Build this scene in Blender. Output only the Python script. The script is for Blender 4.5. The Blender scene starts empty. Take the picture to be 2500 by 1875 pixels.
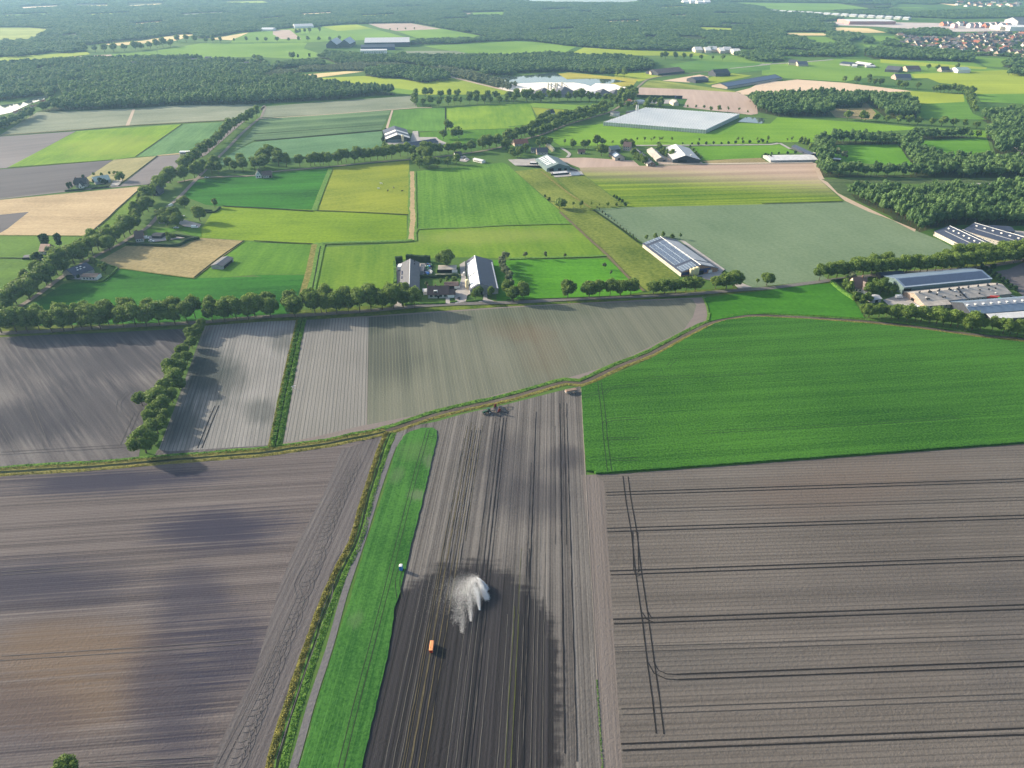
import bpy, math, random
import numpy as np
from mathutils import Vector, Matrix
R = math.radians
scene = bpy.context.scene
COL = scene.collection
# ---------------------------------------------------------------- camera
W0, H0, FPX, HZ, CAMH = 2500.0, 1875.0, 1700.0, -95.0, 200.0
PITCH = math.atan((H0/2 - HZ)/FPX)
cd = bpy.data.cameras.new('camera'); cam = bpy.data.objects.new('camera', cd); COL.objects.link(cam)
cd.sensor_width = 36; cd.lens = 36*FPX/W0; cd.clip_start = 1; cd.clip_end = 60000
cam.location = (0, 0, CAMH); cam.rotation_euler = (math.pi/2 - PITCH, 0, 0)
scene.camera = cam
# ---------------------------------------------------------------- sky, sun, exposure
SUN_EL, SUN_AZ = 20.0, -66.0      # azimuth from +Y (view direction), negative = left
SUN_STR, SKY_STR, EXPO = 4.8, 0.13, 1.18
w = bpy.data.worlds.new("World"); scene.world = w; w.use_nodes = True
nt = w.node_tree; sky = nt.nodes.new('ShaderNodeTexSky'); sky.sky_type = 'NISHITA'; sky.sun_disc = False
sky.sun_elevation = R(SUN_EL); sky.sun_rotation = R(SUN_AZ); sky.air_density = 1.0; sky.dust_density = 3.0; sky.ozone_density = 0.6
bg = nt.nodes['Background']; nt.links.new(sky.outputs[0], bg.inputs[0]); bg.inputs[1].default_value = SKY_STR
sl = bpy.data.lights.new('sun', 'SUN'); sl.energy = SUN_STR; sl.angle = R(0.9); sl.color = (1, .87, .67)
so = bpy.data.objects.new('sun', sl); COL.objects.link(so)
sd = Vector((math.sin(R(SUN_AZ))*math.cos(R(SUN_EL)), math.cos(R(SUN_AZ))*math.cos(R(SUN_EL)), math.sin(R(SUN_EL))))
so.rotation_euler = sd.to_track_quat('Z', 'Y').to_euler(); so.location = sd*500
scene.view_settings.view_transform = 'Standard'; scene.view_settings.look = 'None'
scene.view_settings.exposure = EXPO; scene.view_settings.gamma = 1
scene.cycles.volume_bounces = 1; scene.cycles.max_bounces = 6
scene.cycles.diffuse_bounces = 2
# ---------------------------------------------------------------- picture point -> ground point
ct, st = math.cos(PITCH), math.sin(PITCH)
def G(x, y):
    u = x - W0/2; v = y - H0/2
    d = (u, FPX*ct - v*st, -FPX*st - v*ct)
    t = CAMH/(-d[2])
    return (d[0]*t, d[1]*t)
S6 = 640/2212
TL = {'F': (0,0,2500/2212), 'A1': (0,0,S6), 'A2': (620,0,S6), 'A3': (1240,0,S6), 'A4': (1860,0,S6),
 'B1': (0,240,S6), 'B2': (620,220,S6), 'B3': (1240,220,S6), 'B4': (1860,220,S6),
 'C1': (0,520,S6), 'C2': (620,520,S6), 'C3': (1240,520,S6), 'C4': (1860,520,S6),
 'D1': (0,760,850/2212), 'D2': (650,760,850/2212), 'D3': (1350,760,1150/2212), 'D4': (0,1300,850/2212),
 'D5': (650,1300,850/2212), 'D6': (1400,1300,1100/2212), 'D7': (950,1330,380/2101),
 'E1': (1050,980,450/2212), 'E2': (950,1755,570/2212), 'E3': (700,775,600/2212), 'E4': (650,920,600/2212),
 'E5': (1500,1150,1000/2212), 'P': (0,0,1)}
def px(s):
    """'B1:0,325 640,280 C1:10,20' -> list of photograph pixels"""
    out = []; t = TL['P']
    for tok in s.split():
        if ':' in tok:
            a, tok = tok.split(':'); t = TL[a]
        x, y = tok.split(',')
        out.append((t[0]+float(x)*t[2], t[1]+float(y)*t[2]))
    return out
def gp(s): return [G(*p) for p in px(s)]
def gdir(s):
    a, b = gp(s); return math.atan2(b[1]-a[1], b[0]-a[0])
# ---------------------------------------------------------------- object helpers
def lab(o, label=None, cat=None, group=None, kind=None):
    if label: o['label'] = label
    if cat: o['category'] = cat
    if group: o['group'] = group
    if kind: o['kind'] = kind
    return o
def new_mesh(name, verts, faces, mats, midx=None, smooth=False):
    me = bpy.data.meshes.new(name)
    if isinstance(verts, np.ndarray):
        nv = len(verts); F = np.asarray(faces, dtype=np.int32); k = F.shape[1]
        me.vertices.add(nv); me.vertices.foreach_set('co', verts.astype(np.float32).ravel())
        me.loops.add(F.size); me.loops.foreach_set('vertex_index', F.ravel())
        me.polygons.add(len(F)); me.polygons.foreach_set('loop_start', np.arange(0, F.size, k, dtype=np.int32))
        try: me.polygons.foreach_set('loop_total', np.full(len(F), k, dtype=np.int32))
        except Exception: pass
    else:
        me.from_pydata(verts, [], faces)
    for m in (mats if isinstance(mats, (list, tuple)) else [mats]): me.materials.append(m)
    if midx is not None: me.polygons.foreach_set('material_index', np.asarray(midx, dtype=np.int32))
    if smooth: me.polygons.foreach_set('use_smooth', [True]*len(me.polygons))
    me.update(calc_edges=True); me.validate()
    return me
def obj(name, me, parent=None, loc=None):
    o = bpy.data.objects.new(name, me); COL.objects.link(o)
    if parent: o.parent = parent
    if loc: o.location = loc
    return o
def empty(name, loc, rz=0, sc=1):
    o = bpy.data.objects.new(name, None); COL.objects.link(o); o.location = loc; o.rotation_euler = (0,0,rz); o.scale = (sc,)*3
    o.empty_display_size = 1
    return o
class MB:
    def __init__(s): s.v = []; s.f = []
    def poly(s, pts):
        n = len(s.v); s.v += [tuple(p) for p in pts]; s.f.append(tuple(range(n, n+len(pts))))
    def box(s, x0, x1, y0, y1, z0, z1):
        n = len(s.v)
        s.v += [(x0,y0,z0),(x1,y0,z0),(x1,y1,z0),(x0,y1,z0),(x0,y0,z1),(x1,y0,z1),(x1,y1,z1),(x0,y1,z1)]
        s.f += [tuple(n+i for i in q) for q in ((0,3,2,1),(4,5,6,7),(0,1,5,4),(1,2,6,5),(2,3,7,6),(3,0,4,7))]
    def prism(s, pts, dv):
        """closed profile extruded by vector dv"""
        n = len(s.v); k = len(pts)
        s.v += [tuple(p) for p in pts] + [(p[0]+dv[0], p[1]+dv[1], p[2]+dv[2]) for p in pts]
        s.f.append(tuple(range(n+k-1, n-1, -1))); s.f.append(tuple(range(n+k, n+2*k)))
        for i in range(k):
            j = (i+1) % k; s.f.append((n+i, n+j, n+k+j, n+k+i))
    def rings(s, rings, seg=16, c=(0,0)):
        """lathe: list of (radius, z)"""
        n = len(s.v)
        for r, z in rings:
            for i in range(seg):
                a = 2*math.pi*i/seg; s.v.append((c[0]+r*math.cos(a), c[1]+r*math.sin(a), z))
        for k in range(len(rings)-1):
            for i in range(seg):
                j = (i+1) % seg; s.f.append((n+k*seg+i, n+k*seg+j, n+(k+1)*seg+j, n+(k+1)*seg+i))
        s.f.append(tuple(n+i for i in range(seg-1, -1, -1))); s.f.append(tuple(n+(len(rings)-1)*seg+i for i in range(seg)))
    def tube(s, a, b, r, r2=None, seg=8):
        a = Vector(a); b = Vector(b); r2 = r if r2 is None else r2
        d = (b-a).normalized(); u = d.orthogonal().normalized(); w_ = d.cross(u); n = len(s.v)
        for p, rr in ((a, r), (b, r2)):
            for i in range(seg):
                t = 2*math.pi*i/seg; s.v.append(tuple(p + u*math.cos(t)*rr + w_*math.sin(t)*rr))
        for i in range(seg):
            j = (i+1) % seg; s.f.append((n+i, n+j, n+seg+j, n+seg+i))
        s.f.append(tuple(n+i for i in range(seg-1, -1, -1))); s.f.append(tuple(n+seg+i for i in range(seg)))
    def obj(s, name, mat, parent=None, loc=None, smooth=False):
        return obj(name, new_mesh(name, s.v, s.f, mat, smooth=smooth), parent, loc)
# ---------------------------------------------------------------- node helpers
class NT:
    def __init__(s, name):
        s.m = bpy.data.materials.new(name); s.m.use_nodes = True; s.t = s.m.node_tree
        s.b = s.t.nodes['Principled BSDF']; s.b.inputs['Specular IOR Level'].default_value = 0.03; s.b.inputs['Roughness'].default_value = 0.9
        s._c = None
    def put(s, sock, v):
        if isinstance(v, bpy.types.NodeSocket): s.t.links.new(v, sock)
        elif isinstance(v, (tuple, list)) and len(v) == 3 and sock.type == 'RGBA': sock.default_value = (*v, 1)
        else: sock.default_value = v
    def node(s, t, ins=None, **kw):
        n = s.t.nodes.new(t)
        for k, v in kw.items(): setattr(n, k, v)
        for k, v in (ins or {}).items(): s.put(n.inputs[k], v)
        return n
    def coord(s):
        if s._c is None: s._c = s.node('ShaderNodeTexCoord').outputs['Object']
        return s._c
    def m_(s, op, a, b=0.0, c=None):
        n = s.node('ShaderNodeMath', {0: a, 1: b}, operation=op)
        if c is not None: s.put(n.inputs[2], c)
        return n.outputs[0]
    def mapp(s, rot=0, scale=(1,1,1), loc=(0,0,0), vec=None, typ='POINT'):
        return s.node('ShaderNodeMapping', {'Vector': vec or s.coord(), 'Rotation': (0,0,rot), 'Scale': scale, 'Location': loc}, vector_type=typ).outputs[0]
    def noise(s, vec, scale=1.0, detail=3.0, rough=.55, dist=0.0):
        return s.node('ShaderNodeTexNoise', {'Vector': vec, 'Scale': scale, 'Detail': detail, 'Roughness': rough, 'Distortion': dist}).outputs[0]
    def rng(s, v, a, b, c=0.0, d=1.0, smooth=False):
        return s.node('ShaderNodeMapRange', {0: v, 1: a, 2: b, 3: c, 4: d}, interpolation_type='SMOOTHSTEP' if smooth else 'LINEAR').outputs[0]
    def mix(s, f, a, b):
        n = s.node('ShaderNodeMix', data_type='RGBA'); s.put(n.inputs[0], f); s.put(n.inputs[6], a); s.put(n.inputs[7], b); return n.outputs[2]
    def sep(s, v):
        return s.node('ShaderNodeSeparateXYZ', {0: v}).outputs
    def bump(s, h, dist=.2, strength=1.0):
        n = s.node('ShaderNodeBump', {'Height': h, 'Distance': dist, 'Strength': strength}); s.put(s.b.inputs['Normal'], n.outputs[0])
    def col(s, c): s.put(s.b.inputs['Base Color'], c)
def plain(name, c, rough=.7, spec=.2, metal=0.0, var=.12, scale=.6):
    t = NT(name); f = t.rng(t.noise(t.coord(), scale, 4), .3, .7)
    lo = tuple(x*(1-var*1.5) for x in c); hi = tuple(min(1, x*(1+var)) for x in c)
    t.col(t.mix(f, lo, hi)); t.b.inputs['Roughness'].default_value = rough; t.b.inputs['Specular IOR Level'].default_value = spec; t.b.inputs['Metallic'].default_value = metal
    return t.m
def ellipse(t, spec, jit=.25, jn=None):
    """soft blob of different soil or painted shade: spec = 'TILE:cx,cy ax,ay bx,by' (centre and two rim points)"""
    c, a, b = gp(spec)
    A = Vector((a[0]-c[0], a[1]-c[1])); B = Vector((b[0]-c[0], b[1]-c[1]))
    x, y, z = t.sep(t.coord())
    dx = t.m_('SUBTRACT', x, c[0]); dy = t.m_('SUBTRACT', y, c[1])
    det = A.x*B.y - A.y*B.x
    p = t.m_('ADD', t.m_('MULTIPLY', dx, B.y/det), t.m_('MULTIPLY', dy, -B.x/det))
    q = t.m_('ADD', t.m_('MULTIPLY', dx, -A.y/det), t.m_('MULTIPLY', dy, A.x/det))
    r = t.m_('SQRT', t.m_('ADD', t.m_('MULTIPLY', p, p), t.m_('MULTIPLY', q, q)))
    if jn is not None: r = t.m_('ADD', r, t.m_('MULTIPLY', t.m_('SUBTRACT', jn, .5), jit*6))
    return t.rng(r, 1.5, .35, 0, 1, True)
SOILK = 1.0
def field_mat(name, c1, c2, ang=0.0, row=None, row_amt=.25, streak=.5, sscale=1.5, slen=.012, patch=.5, pscale=.018,
              grain=.25, gscale=.9, dark=None, wet=(), wet_shade_c=None, warm=(), warmc=None, lines=None, bump=.25, linec=None, grad=None, caps=None, wet_shade_jit=.35):
    t = NT(name); r = t.mapp(-ang)
    sv = t.mapp(0, (slen, 1/sscale, 1), vec=r)
    n1 = t.noise(sv, 1.0, 3, .6)
    n1b = t.noise(t.mapp(0, (slen*.3, .25/sscale, 1), vec=r), 1.0, 2, .5)
    n2 = t.noise(t.coord(), pscale, 4, .55, .3)
    n3 = t.noise(t.coord(), gscale, 3, .65)
    f = t.m_('ADD', .5, t.m_('MULTIPLY', t.m_('SUBTRACT', n1, .5), streak*1.6))
    f = t.m_('ADD', f, t.m_('MULTIPLY', t.m_('SUBTRACT', n1b, .5), streak*1.6))
    f = t.m_('ADD', f, t.m_('MULTIPLY', t.m_('SUBTRACT', n2, .5), patch*2.4))
    f = t.m_('ADD', f, t.m_('MULTIPLY', t.m_('SUBTRACT', n3, .5), grain*2.4))
    rx, ry, rz_ = t.sep(r)
    if row:
        ph = t.m_('SINE', t.m_('MULTIPLY', ry, 2*math.pi/row))
        f = t.m_('ADD', f, t.m_('MULTIPLY', ph, row_amt*.5))
    f = t.node('ShaderNodeClamp', {0: f}).outputs[0]
    if grad:                                   # crop growing thinner across the field: (spec, colour a, colour b)
        p0, p1 = gp(grad[0]); d = Vector((p1[0]-p0[0], p1[1]-p0[1])); L2 = d.length_squared
        x, y, z = t.sep(t.coord())
        g = t.m_('ADD', t.m_('MULTIPLY', t.m_('SUBTRACT', x, p0[0]), d.x/L2), t.m_('MULTIPLY', t.m_('SUBTRACT', y, p0[1]), d.y/L2))
        g = t.m_('ADD', g, t.m_('MULTIPLY', t.m_('SUBTRACT', n1, .5), .7))
        gm = t.rng(g, .0, 1.0, 0, 1, True)
        ca = t.mix(gm, grad[1], c1); cb = t.mix(gm, grad[2], c2)
        c = t.mix(f, ca, cb)
    else: c = t.mix(f, c1, c2)
    jn = t.m_('ADD', t.m_('MULTIPLY', n1, .5), t.m_('MULTIPLY', t.noise(t.coord(), pscale*1.6, 4), .5))
    for wsp in warm: c = t.mix(t.m_('MULTIPLY', ellipse(t, wsp[0], .5, jn), wsp[1]), c, wsp[2] if len(wsp) > 2 else warmc)
    for wsp in wet: c = t.mix(t.m_('MULTIPLY', ellipse(t, wsp[0], wet_shade_jit, jn), wsp[1]), c, wsp[2] if len(wsp) > 2 else wet_shade_c)  # damp spots, some of them carrying shade painted into the colour
    if caps:                                   # ground wetted by the travelling sprinkler
        c0, c1_, wid, lng, cc = caps
        u0 = Vector(c0); d = Vector((math.cos(c1_), math.sin(c1_))); nn = Vector((-d.y, d.x))
        x, y, z = t.sep(t.coord()); dx = t.m_('SUBTRACT', x, u0.x); dy = t.m_('SUBTRACT', y, u0.y)
        al = t.m_('ADD', t.m_('MULTIPLY', dx, d.x), t.m_('MULTIPLY', dy, d.y))
        ac = t.m_('ADD', t.m_('MULTIPLY', dx, nn.x), t.m_('MULTIPLY', dy, nn.y))
        al = t.m_('MAXIMUM', t.m_('DIVIDE', al, lng), 0.0); ac = t.m_('DIVIDE', ac, wid)
        rr = t.m_('POWER', t.m_('ADD', t.m_('POWER', t.m_('ABSOLUTE', al), 2.0), t.m_('POWER', t.m_('ABSOLUTE', ac), 2.0)), 1/2.0)
        j1 = t.noise(t.mapp(0, (.05, .9, 1), vec=r), 1, 3); j2 = t.noise(t.mapp(0, (.5, .03, 1), vec=r), 1, 3); j3 = t.noise(t.coord(), .12, 4)
        jj = t.m_('MULTIPLY', t.m_('SUBTRACT', t.m_('ADD', t.m_('ADD', j1, j2), j3), 1.5), .24)
        rr = t.m_('ADD', rr, jj)
        wv = t.rng(rr, 1.08, .92, 0, 1, True)
        wf = t.mix(t.rng(n1, .35, .62), tuple(v*.6 for v in cc), tuple(v*1.45 for v in cc))
        c = t.mix(t.m_('MULTIPLY', wv, .97), c, wf)
    if lines:                                  # narrow regular lines (wheelings between the beds)
        per, wd, amt = lines
        fr = t.m_('FRACT', t.m_('DIVIDE', ry, per)); ll = t.m_('LESS_THAN', fr, wd/per)
        br = t.rng(n1, .3, .7, .4, 1.0)
        c = t.mix(t.m_('MULTIPLY', ll, t.m_('MULTIPLY', br, amt)), c, linec)
    t.col(c)
    if bump: t.bump(t.m_('ADD', n3, t.m_('MULTIPLY', n1, .7)), bump, .8)
    return t.m
ZL = [0.0]
def sheet(name, s, mat, z=None, extra=None, hole=None):
    if z is None: ZL[0] += .003; z = .03 + ZL[0]
    pts = gp(s) if isinstance(s, str) else s
    a = sum(pts[i][0]*pts[(i+1) % len(pts)][1] - pts[(i+1) % len(pts)][0]*pts[i][1] for i in range(len(pts)))
    if a < 0: pts = pts[::-1]
    me = new_mesh(name, [(x, y, z) for x, y in pts], [tuple(range(len(pts)))], mat)
    return lab(obj(name, me), kind='structure')
def smooth_poly(pts, step=6.0):
    P = [Vector(p) for p in pts]; out = []
    for i in range(len(P)-1):
        p0 = P[max(i-1, 0)]; p1 = P[i]; p2 = P[i+1]; p3 = P[min(i+2, len(P)-1)]
        n = max(1, int((p2-p1).length/step))
        for k in range(n):
            t = k/n; L_ = (p2-p1).length; m1 = (p2-p0)*.5; m2 = (p3-p1)*.5
            if m1.length > L_: m1 = m1.normalized()*L_
            if m2.length > L_: m2 = m2.normalized()*L_
            out.append(p1*(2*t**3-3*t*t+1) + m1*(t**3-2*t*t+t) + p2*(3*t*t-2*t**3) + m2*(t**3-t*t))
    out.append(P[-1]); return out
def offset(pts, d):
    out = []
    for i, p in enumerate(pts):
        a = pts[max(i-1, 0)]; b = pts[min(i+1, len(pts)-1)]; t = (b-a).normalized(); out.append(p + Vector((-t.y, t.x))*d)
    return out
def strip_v(mb, pts, d0, d1, z, jit=0, rnd=random):
    a = offset(pts, d0); b = offset(pts, d1); n = len(mb.v)
    for p, q in zip(a, b):
        if jit: p = p+(p-q).normalized()*rnd.uniform(-jit, jit); q = q+(q-p).normalized()*rnd.uniform(-jit, jit)
        mb.v += [(p.x, p.y, z), (q.x, q.y, z)]
    for i in range(len(pts)-1): mb.f.append((n+2*i, n+2*i+2, n+2*i+3, n+2*i+1) if d1 > d0 else (n+2*i+1, n+2*i+3, n+2*i+2, n+2*i))
def strip(name, pts, d0, d1, mat, z=None, jit=0, step=6):
    if z is None: ZL[0] += .003; z = .03 + ZL[0]
    if isinstance(pts, str): pts = smooth_poly(gp(pts), step)
    mb = MB(); strip_v(mb, pts, d0, d1, z, jit)
    return lab(mb.obj(name, mat), kind='structure')
# ================================================================ GROUND, FIELDS, DITCHES, ROADS
rnd = random.Random(7)
# base ground: one sheet out to the horizon
tg = NT('rough_grass_ground')
f1 = tg.rng(tg.noise(tg.coord(), .006, 6, .6), .35, .65); f2 = tg.rng(tg.noise(tg.coord(), .3, 4), .3, .7)
tg.col(tg.mix(f2, tg.mix(f1, (.035,.095,.020), (.065,.130,.030)), tg.mix(f1, (.055,.110,.024), (.095,.140,.040))))
me = new_mesh('ground', [(-16000,-900,0),(16000,-900,0),(16000,16000,0),(-16000,16000,0)], [(0,1,2,3)], tg.m)
lab(obj('ground', me), kind='structure')

WET = (.028,.028,.037)
# -- bottom left ploughed field; dark ellipses paint damp soil and broad shade together
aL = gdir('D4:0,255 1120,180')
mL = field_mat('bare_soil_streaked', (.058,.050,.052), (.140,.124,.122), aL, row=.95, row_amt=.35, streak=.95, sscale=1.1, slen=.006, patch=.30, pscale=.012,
    wet_shade_c=(.026,.027,.048), warmc=(.135,.098,.068), wet_shade_jit=.6, wet=[
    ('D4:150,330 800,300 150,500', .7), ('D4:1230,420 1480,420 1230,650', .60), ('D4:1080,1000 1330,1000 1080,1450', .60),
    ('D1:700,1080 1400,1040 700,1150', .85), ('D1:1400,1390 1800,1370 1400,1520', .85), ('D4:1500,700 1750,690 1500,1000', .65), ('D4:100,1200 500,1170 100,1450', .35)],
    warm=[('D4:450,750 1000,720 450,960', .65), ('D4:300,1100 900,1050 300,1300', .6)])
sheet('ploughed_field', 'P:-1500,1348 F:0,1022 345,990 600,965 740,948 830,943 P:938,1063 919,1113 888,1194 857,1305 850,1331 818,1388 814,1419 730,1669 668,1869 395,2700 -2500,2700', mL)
mHead = field_mat('headland_soil', (.070,.064,.068), (.120,.112,.114), gdir('D4:1500,1300 1980,250'), row=2.2, row_amt=.35, streak=.8, sscale=.8, slen=.02, patch=.35, pscale=.03, grain=.4)
sheet('headland', 'D2:480,880 740,790 P:938,1063 919,1113 888,1194 857,1305 850,1331 818,1388 814,1419 730,1669 668,1869 395,2700 275,2700 D4:1290,1700 1400,1330 1620,880 1780,330 1900,40 D2:240,1400 380,1130', mHead)
# -- field 1 behind the ditch, far left
sheet('ploughed_field', 'P:-1500,990 D1:0,160 600,140 1180,110 1240,110 1200,250 1060,420 1000,560 940,640 880,930 500,955 0,1000 P:-1500,1325', field_mat('damp_soil_left',
    (.055,.052,.060), (.150,.142,.142), gdir('D1:190,230 430,560'), row=None, streak=.75, sscale=2.2, slen=.02, patch=.45, pscale=.012, wet_shade_c=(0.0340, 0.0350, 0.0460), wet_shade_jit=.5, wet=[
    ('D1:620,330 1250,280 620,460', .6), ('D1:560,600 1000,560 500,800', .6), ('D1:60,700 400,700 60,850', .7), ('D1:700,150 1300,120 700,215', .5)]))  # last ellipse paints the tree row's shade along the far edge
# -- field 2; teal ellipses by the hedgerow paint its shadow and wet soil
a3 = math.atan2(*(lambda a, b: (b[1]-a[1], b[0]-a[0]))(G(894.9,1036.6), G(901.3,775)))
a2 = gdir('D1:1280,870 1480,130')
m2 = field_mat('ridged_soil_pale', (0.1318, 0.1318, 0.1279), (0.2558, 0.2519, 0.2441), a2, row=None, streak=.55, sscale=2.0, slen=.02, patch=.5, pscale=.02, lines=(1.87,.42,.6), linec=(0.0350, 0.0375, 0.0375),
    wet_shade_c=(0.0350, 0.0460, 0.0450), wet_shade_jit=.35, wet=[('D1:1330,400 1520,380 1330,600', .85), ('D1:1170,700 1300,700 1130,850', .7), ('D1:1250,300 1340,300 1250,420', .7), ('D1:1660,640 1760,640 1660,720', .5), ('D1:1800,200 1880,200 1800,270', .5)])
sheet('crop_field', 'D1:1300,92 1880,52 1715,852 1080,892 1000,900 1100,640', m2)
sheet('headland', 'D1:1080,890 1720,850 1690,885 1300,912 980,925 1000,880', mHead)
# -- field 3 (pale left part, greenish right part) with bare headland
sheet('headland', 'D2:250,35 P:900,772 F:1120,658 1525,642 1535,660 1527,695 1500,715 D3:560,165 460,210 300,262 130,330 D2:1900,450 1700,505 1500,555 1270,600 1040,660 760,755 500,805 200,860 105,850', field_mat('bare_margin',
    (0.1330, 0.1155, 0.1085), (0.1960, 0.1715, 0.1645), gdir('D2:640,735 1400,550'), streak=.5, sscale=1, patch=.3, grain=.3))
m3a = field_mat('ridged_soil_grey', (0.1377, 0.1363, 0.1290), (0.2175, 0.2139, 0.2030), a3, streak=.5, sscale=2.4, slen=.006, patch=.35, pscale=.02, lines=(1.87,.42,.7), linec=(0.0375, 0.0400, 0.0360),
    wet=[('D2:300,60 420,60 300,120', .6, (0.0350, 0.0450, 0.0450))])
sheet('crop_field', 'D2:255,50 440,46 650,38 635,720 320,795 140,832 112,832', m3a)
m3b = field_mat('young_crop_ridges', (0.0844, 0.0945, 0.0756), (0.1451, 0.1485, 0.1181), a3, streak=.55, sscale=3.2, slen=.004, patch=.45, pscale=.013, lines=(1.87,.30,.65), linec=(0.1700, 0.1800, 0.1250),
    wet=[('D2:800,250 1000,250 800,450', .55, (0.0425, 0.0490, 0.0440)), ('D2:700,60 1000,40 700,130', .55, (0.0300, 0.0425, 0.0400)), ('C3:300,830 900,800 300,950', .35, (0.0450, 0.0700, 0.0450))],
    warm=[('C3:100,1000 350,1000 200,1106', .45, (0.1150, 0.0925, 0.0650)), ('D2:1750,200 1900,200 1800,420', .4, (0.1150, 0.0925, 0.0650))])
sheet('crop_field', 'D2:650,38 C3:0,800 500,770 1000,752 1500,722 1560,730 1590,780 1560,880 1480,990 1240,1106 D2:2212,335 1860,440 1500,520 1050,640 640,722', m3b)
# -- irrigated field in the middle
aI = math.atan2(*(lambda a, b: (b[1]-a[1], b[0]-a[0]))(G(1038.1,1875), G(1173,1024.8)))
mI = field_mat('irrigated_soil', (.052,.049,.049), (.150,.142,.136), aI, row=.95, row_amt=.2, streak=1.15, sscale=1.0, slen=.0025, patch=.35, pscale=.03,
    wet=[('D2:1550,950 1750,940 1550,1130', .45, WET), ('D2:1700,1180 2000,1150 1700,1330', .55, WET), ('D2:1900,930 2020,930 1900,1010', .6, WET), ('D2:1480,1000 1560,1000 1480,1300', .3, WET)],
    caps=(G(1125,1600), aI, 33.0, 42.0, (.024,.023,.026)))
sheet('ploughed_field', 'D2:815,785 860,742 1085,700 1250,652 1500,598 1920,492 2000,476 P:1418,952 1437,1320 1462,1753 1468,1875 1512,2700 466,2700 730,1875 772,1726 850,1480 898,1320 934,1209 969,1094', mI)
# rows that stand out in the irrigated field: (top point, bottom point, width, colour)
mYel = plain('dry_stubble_row', (.085, .075, .048), .95, .05); mDk = plain('deep_wheeling', (0.0175, 0.0170, 0.0200), .95, .05); mPale = plain('pale_ridge', (0.1000, 0.0975, 0.0900), .95, .05); mGr = plain('weedy_row', (0.0600, 0.0700, 0.0225), .95, .05)
def rows(name, mat, lines, z, wig=.10):
    mb = MB()
    for ln, wd in lines:
        p = gp(ln); a = Vector(p[0]); b = Vector(p[1]); n = max(2, int((b-a).length/4)); pts = []
        for i in range(n+1):
            q = a.lerp(b, i/n); pts.append(q + Vector((rnd.uniform(-wig, wig), 0)))
        k = len(mb.v); d = (b-a).normalized(); nn = Vector((-d.y, d.x))
        for i, q in enumerate(pts):
            hw = wd/2*rnd.uniform(.5, 1.25); u = q+nn*hw*.62; v_ = q-nn*hw*.62; mb.v += [(u.x, u.y, z), (v_.x, v_.y, z)]
        for i in range(n): mb.f.append((k+2*i+1, k+2*i+3, k+2*i+2, k+2*i))
    return lab(mb.obj(name, mat), kind='structure')
def fan(uTop, uBot, top=('E1',), frac0=0.0, frac1=1.0): pass
VPX = 1361.0
def rl(x_at, y_at, y0, y1):      # a line of the irrigated field through a photo point, parallel to the rows
    L1 = (1173-1035.0)/(1024.8-1875.0)
    a = Vector(G(x_at, y_at)); d = Vector((math.cos(aI), math.sin(aI)))
    def at(y):
        lo, hi = -300.0, 500.0
        for _ in range(40):
            m = (lo+hi)/2; p = a+d*m
            # image y of p
            zc = p.y*ct + CAMH*st; v = -(p.y*st - CAMH*ct)/zc*FPX + H0/2
            if v > y: lo = m
            else: hi = m
        p = a+d*lo; zc = p.y*ct+CAMH*st
        return (p.x/zc*FPX + W0/2, y)
    (xa, ya), (xb, yb) = at(y0), at(y1)
    return 'P:%f,%f %f,%f' % (xa, ya, xb, yb)
zr = .14
yel = [(rl(1110,1340,1040,2600), .55), (rl(1121,1340,1045,2600), .55), (rl(1095,1340,1200,2600), .45), (rl(1086,1340,1040,2600), .4), (rl(1132,1345,1040,1320), .4),
       (rl(1068,1500,1030,2600), .5), (rl(1051,1500,1250,2600), .4)]
rows('stubble_rows', mYel, yel, zr)
pale = [(rl(x, 1600, y0, 2600), .28) for x, y0 in ((995,1350),(1012,1400),(1027,1100),(1126,1500),(1144,1090),(1158,1500),(1175,1450),(1233,1500),(1247,1350),(1262,1400),(1275,1500),(1285,1350),(1302,1300),(1312,1250),(1327,1350),(1193,1560))]
rows('pale_ridges', mPale, pale, zr+.012)
dk = [(rl(1200,1290,1020,2600), .7), (rl(1208,1290,1020,2600), .4), (rl(1190,1290,1015,2600), .4), (rl(1176,1290,1030,1600), .35), (rl(1298,1290,1006,2600), .75), (rl(1290,1290,1130,1700), .4), (rl(1371,1290,985,1840), .8), (rl(1392,1290,985,1860), .6),
      (rl(1102,1340,1050,2600), .5), (rl(1115,1340,1050,1420), .45), (rl(1128,1340,1050,1420), .5), (rl(1083,1340,1070,2600), .4), (rl(1378,1100,985,1330), .35), (rl(1355,1100,1040,1330), .3), (rl(1282,1600,1340,2600), .4), (rl(1268,1600,1500,2600), .3), (rl(1062,1700,1500,2600), .4)]
rows('wheelings', mDk, dk, zr+.024)
rows('weedy_rows', mGr, [(rl(1243,1700,1480,2600), .4), (rl(1256,1700,1500,2600), .45), (rl(1267,1450,1340,1500), .3)], zr+.036)
# white field boundary line and weeds
rows('field_boundary_line', plain('trodden_sand', (0.2100, 0.1900, 0.1700)), [('P:1418,950 1437.9,1320', .55), ('P:1437.9,1320 1458,1660', .35)], zr+.05, .05)
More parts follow.
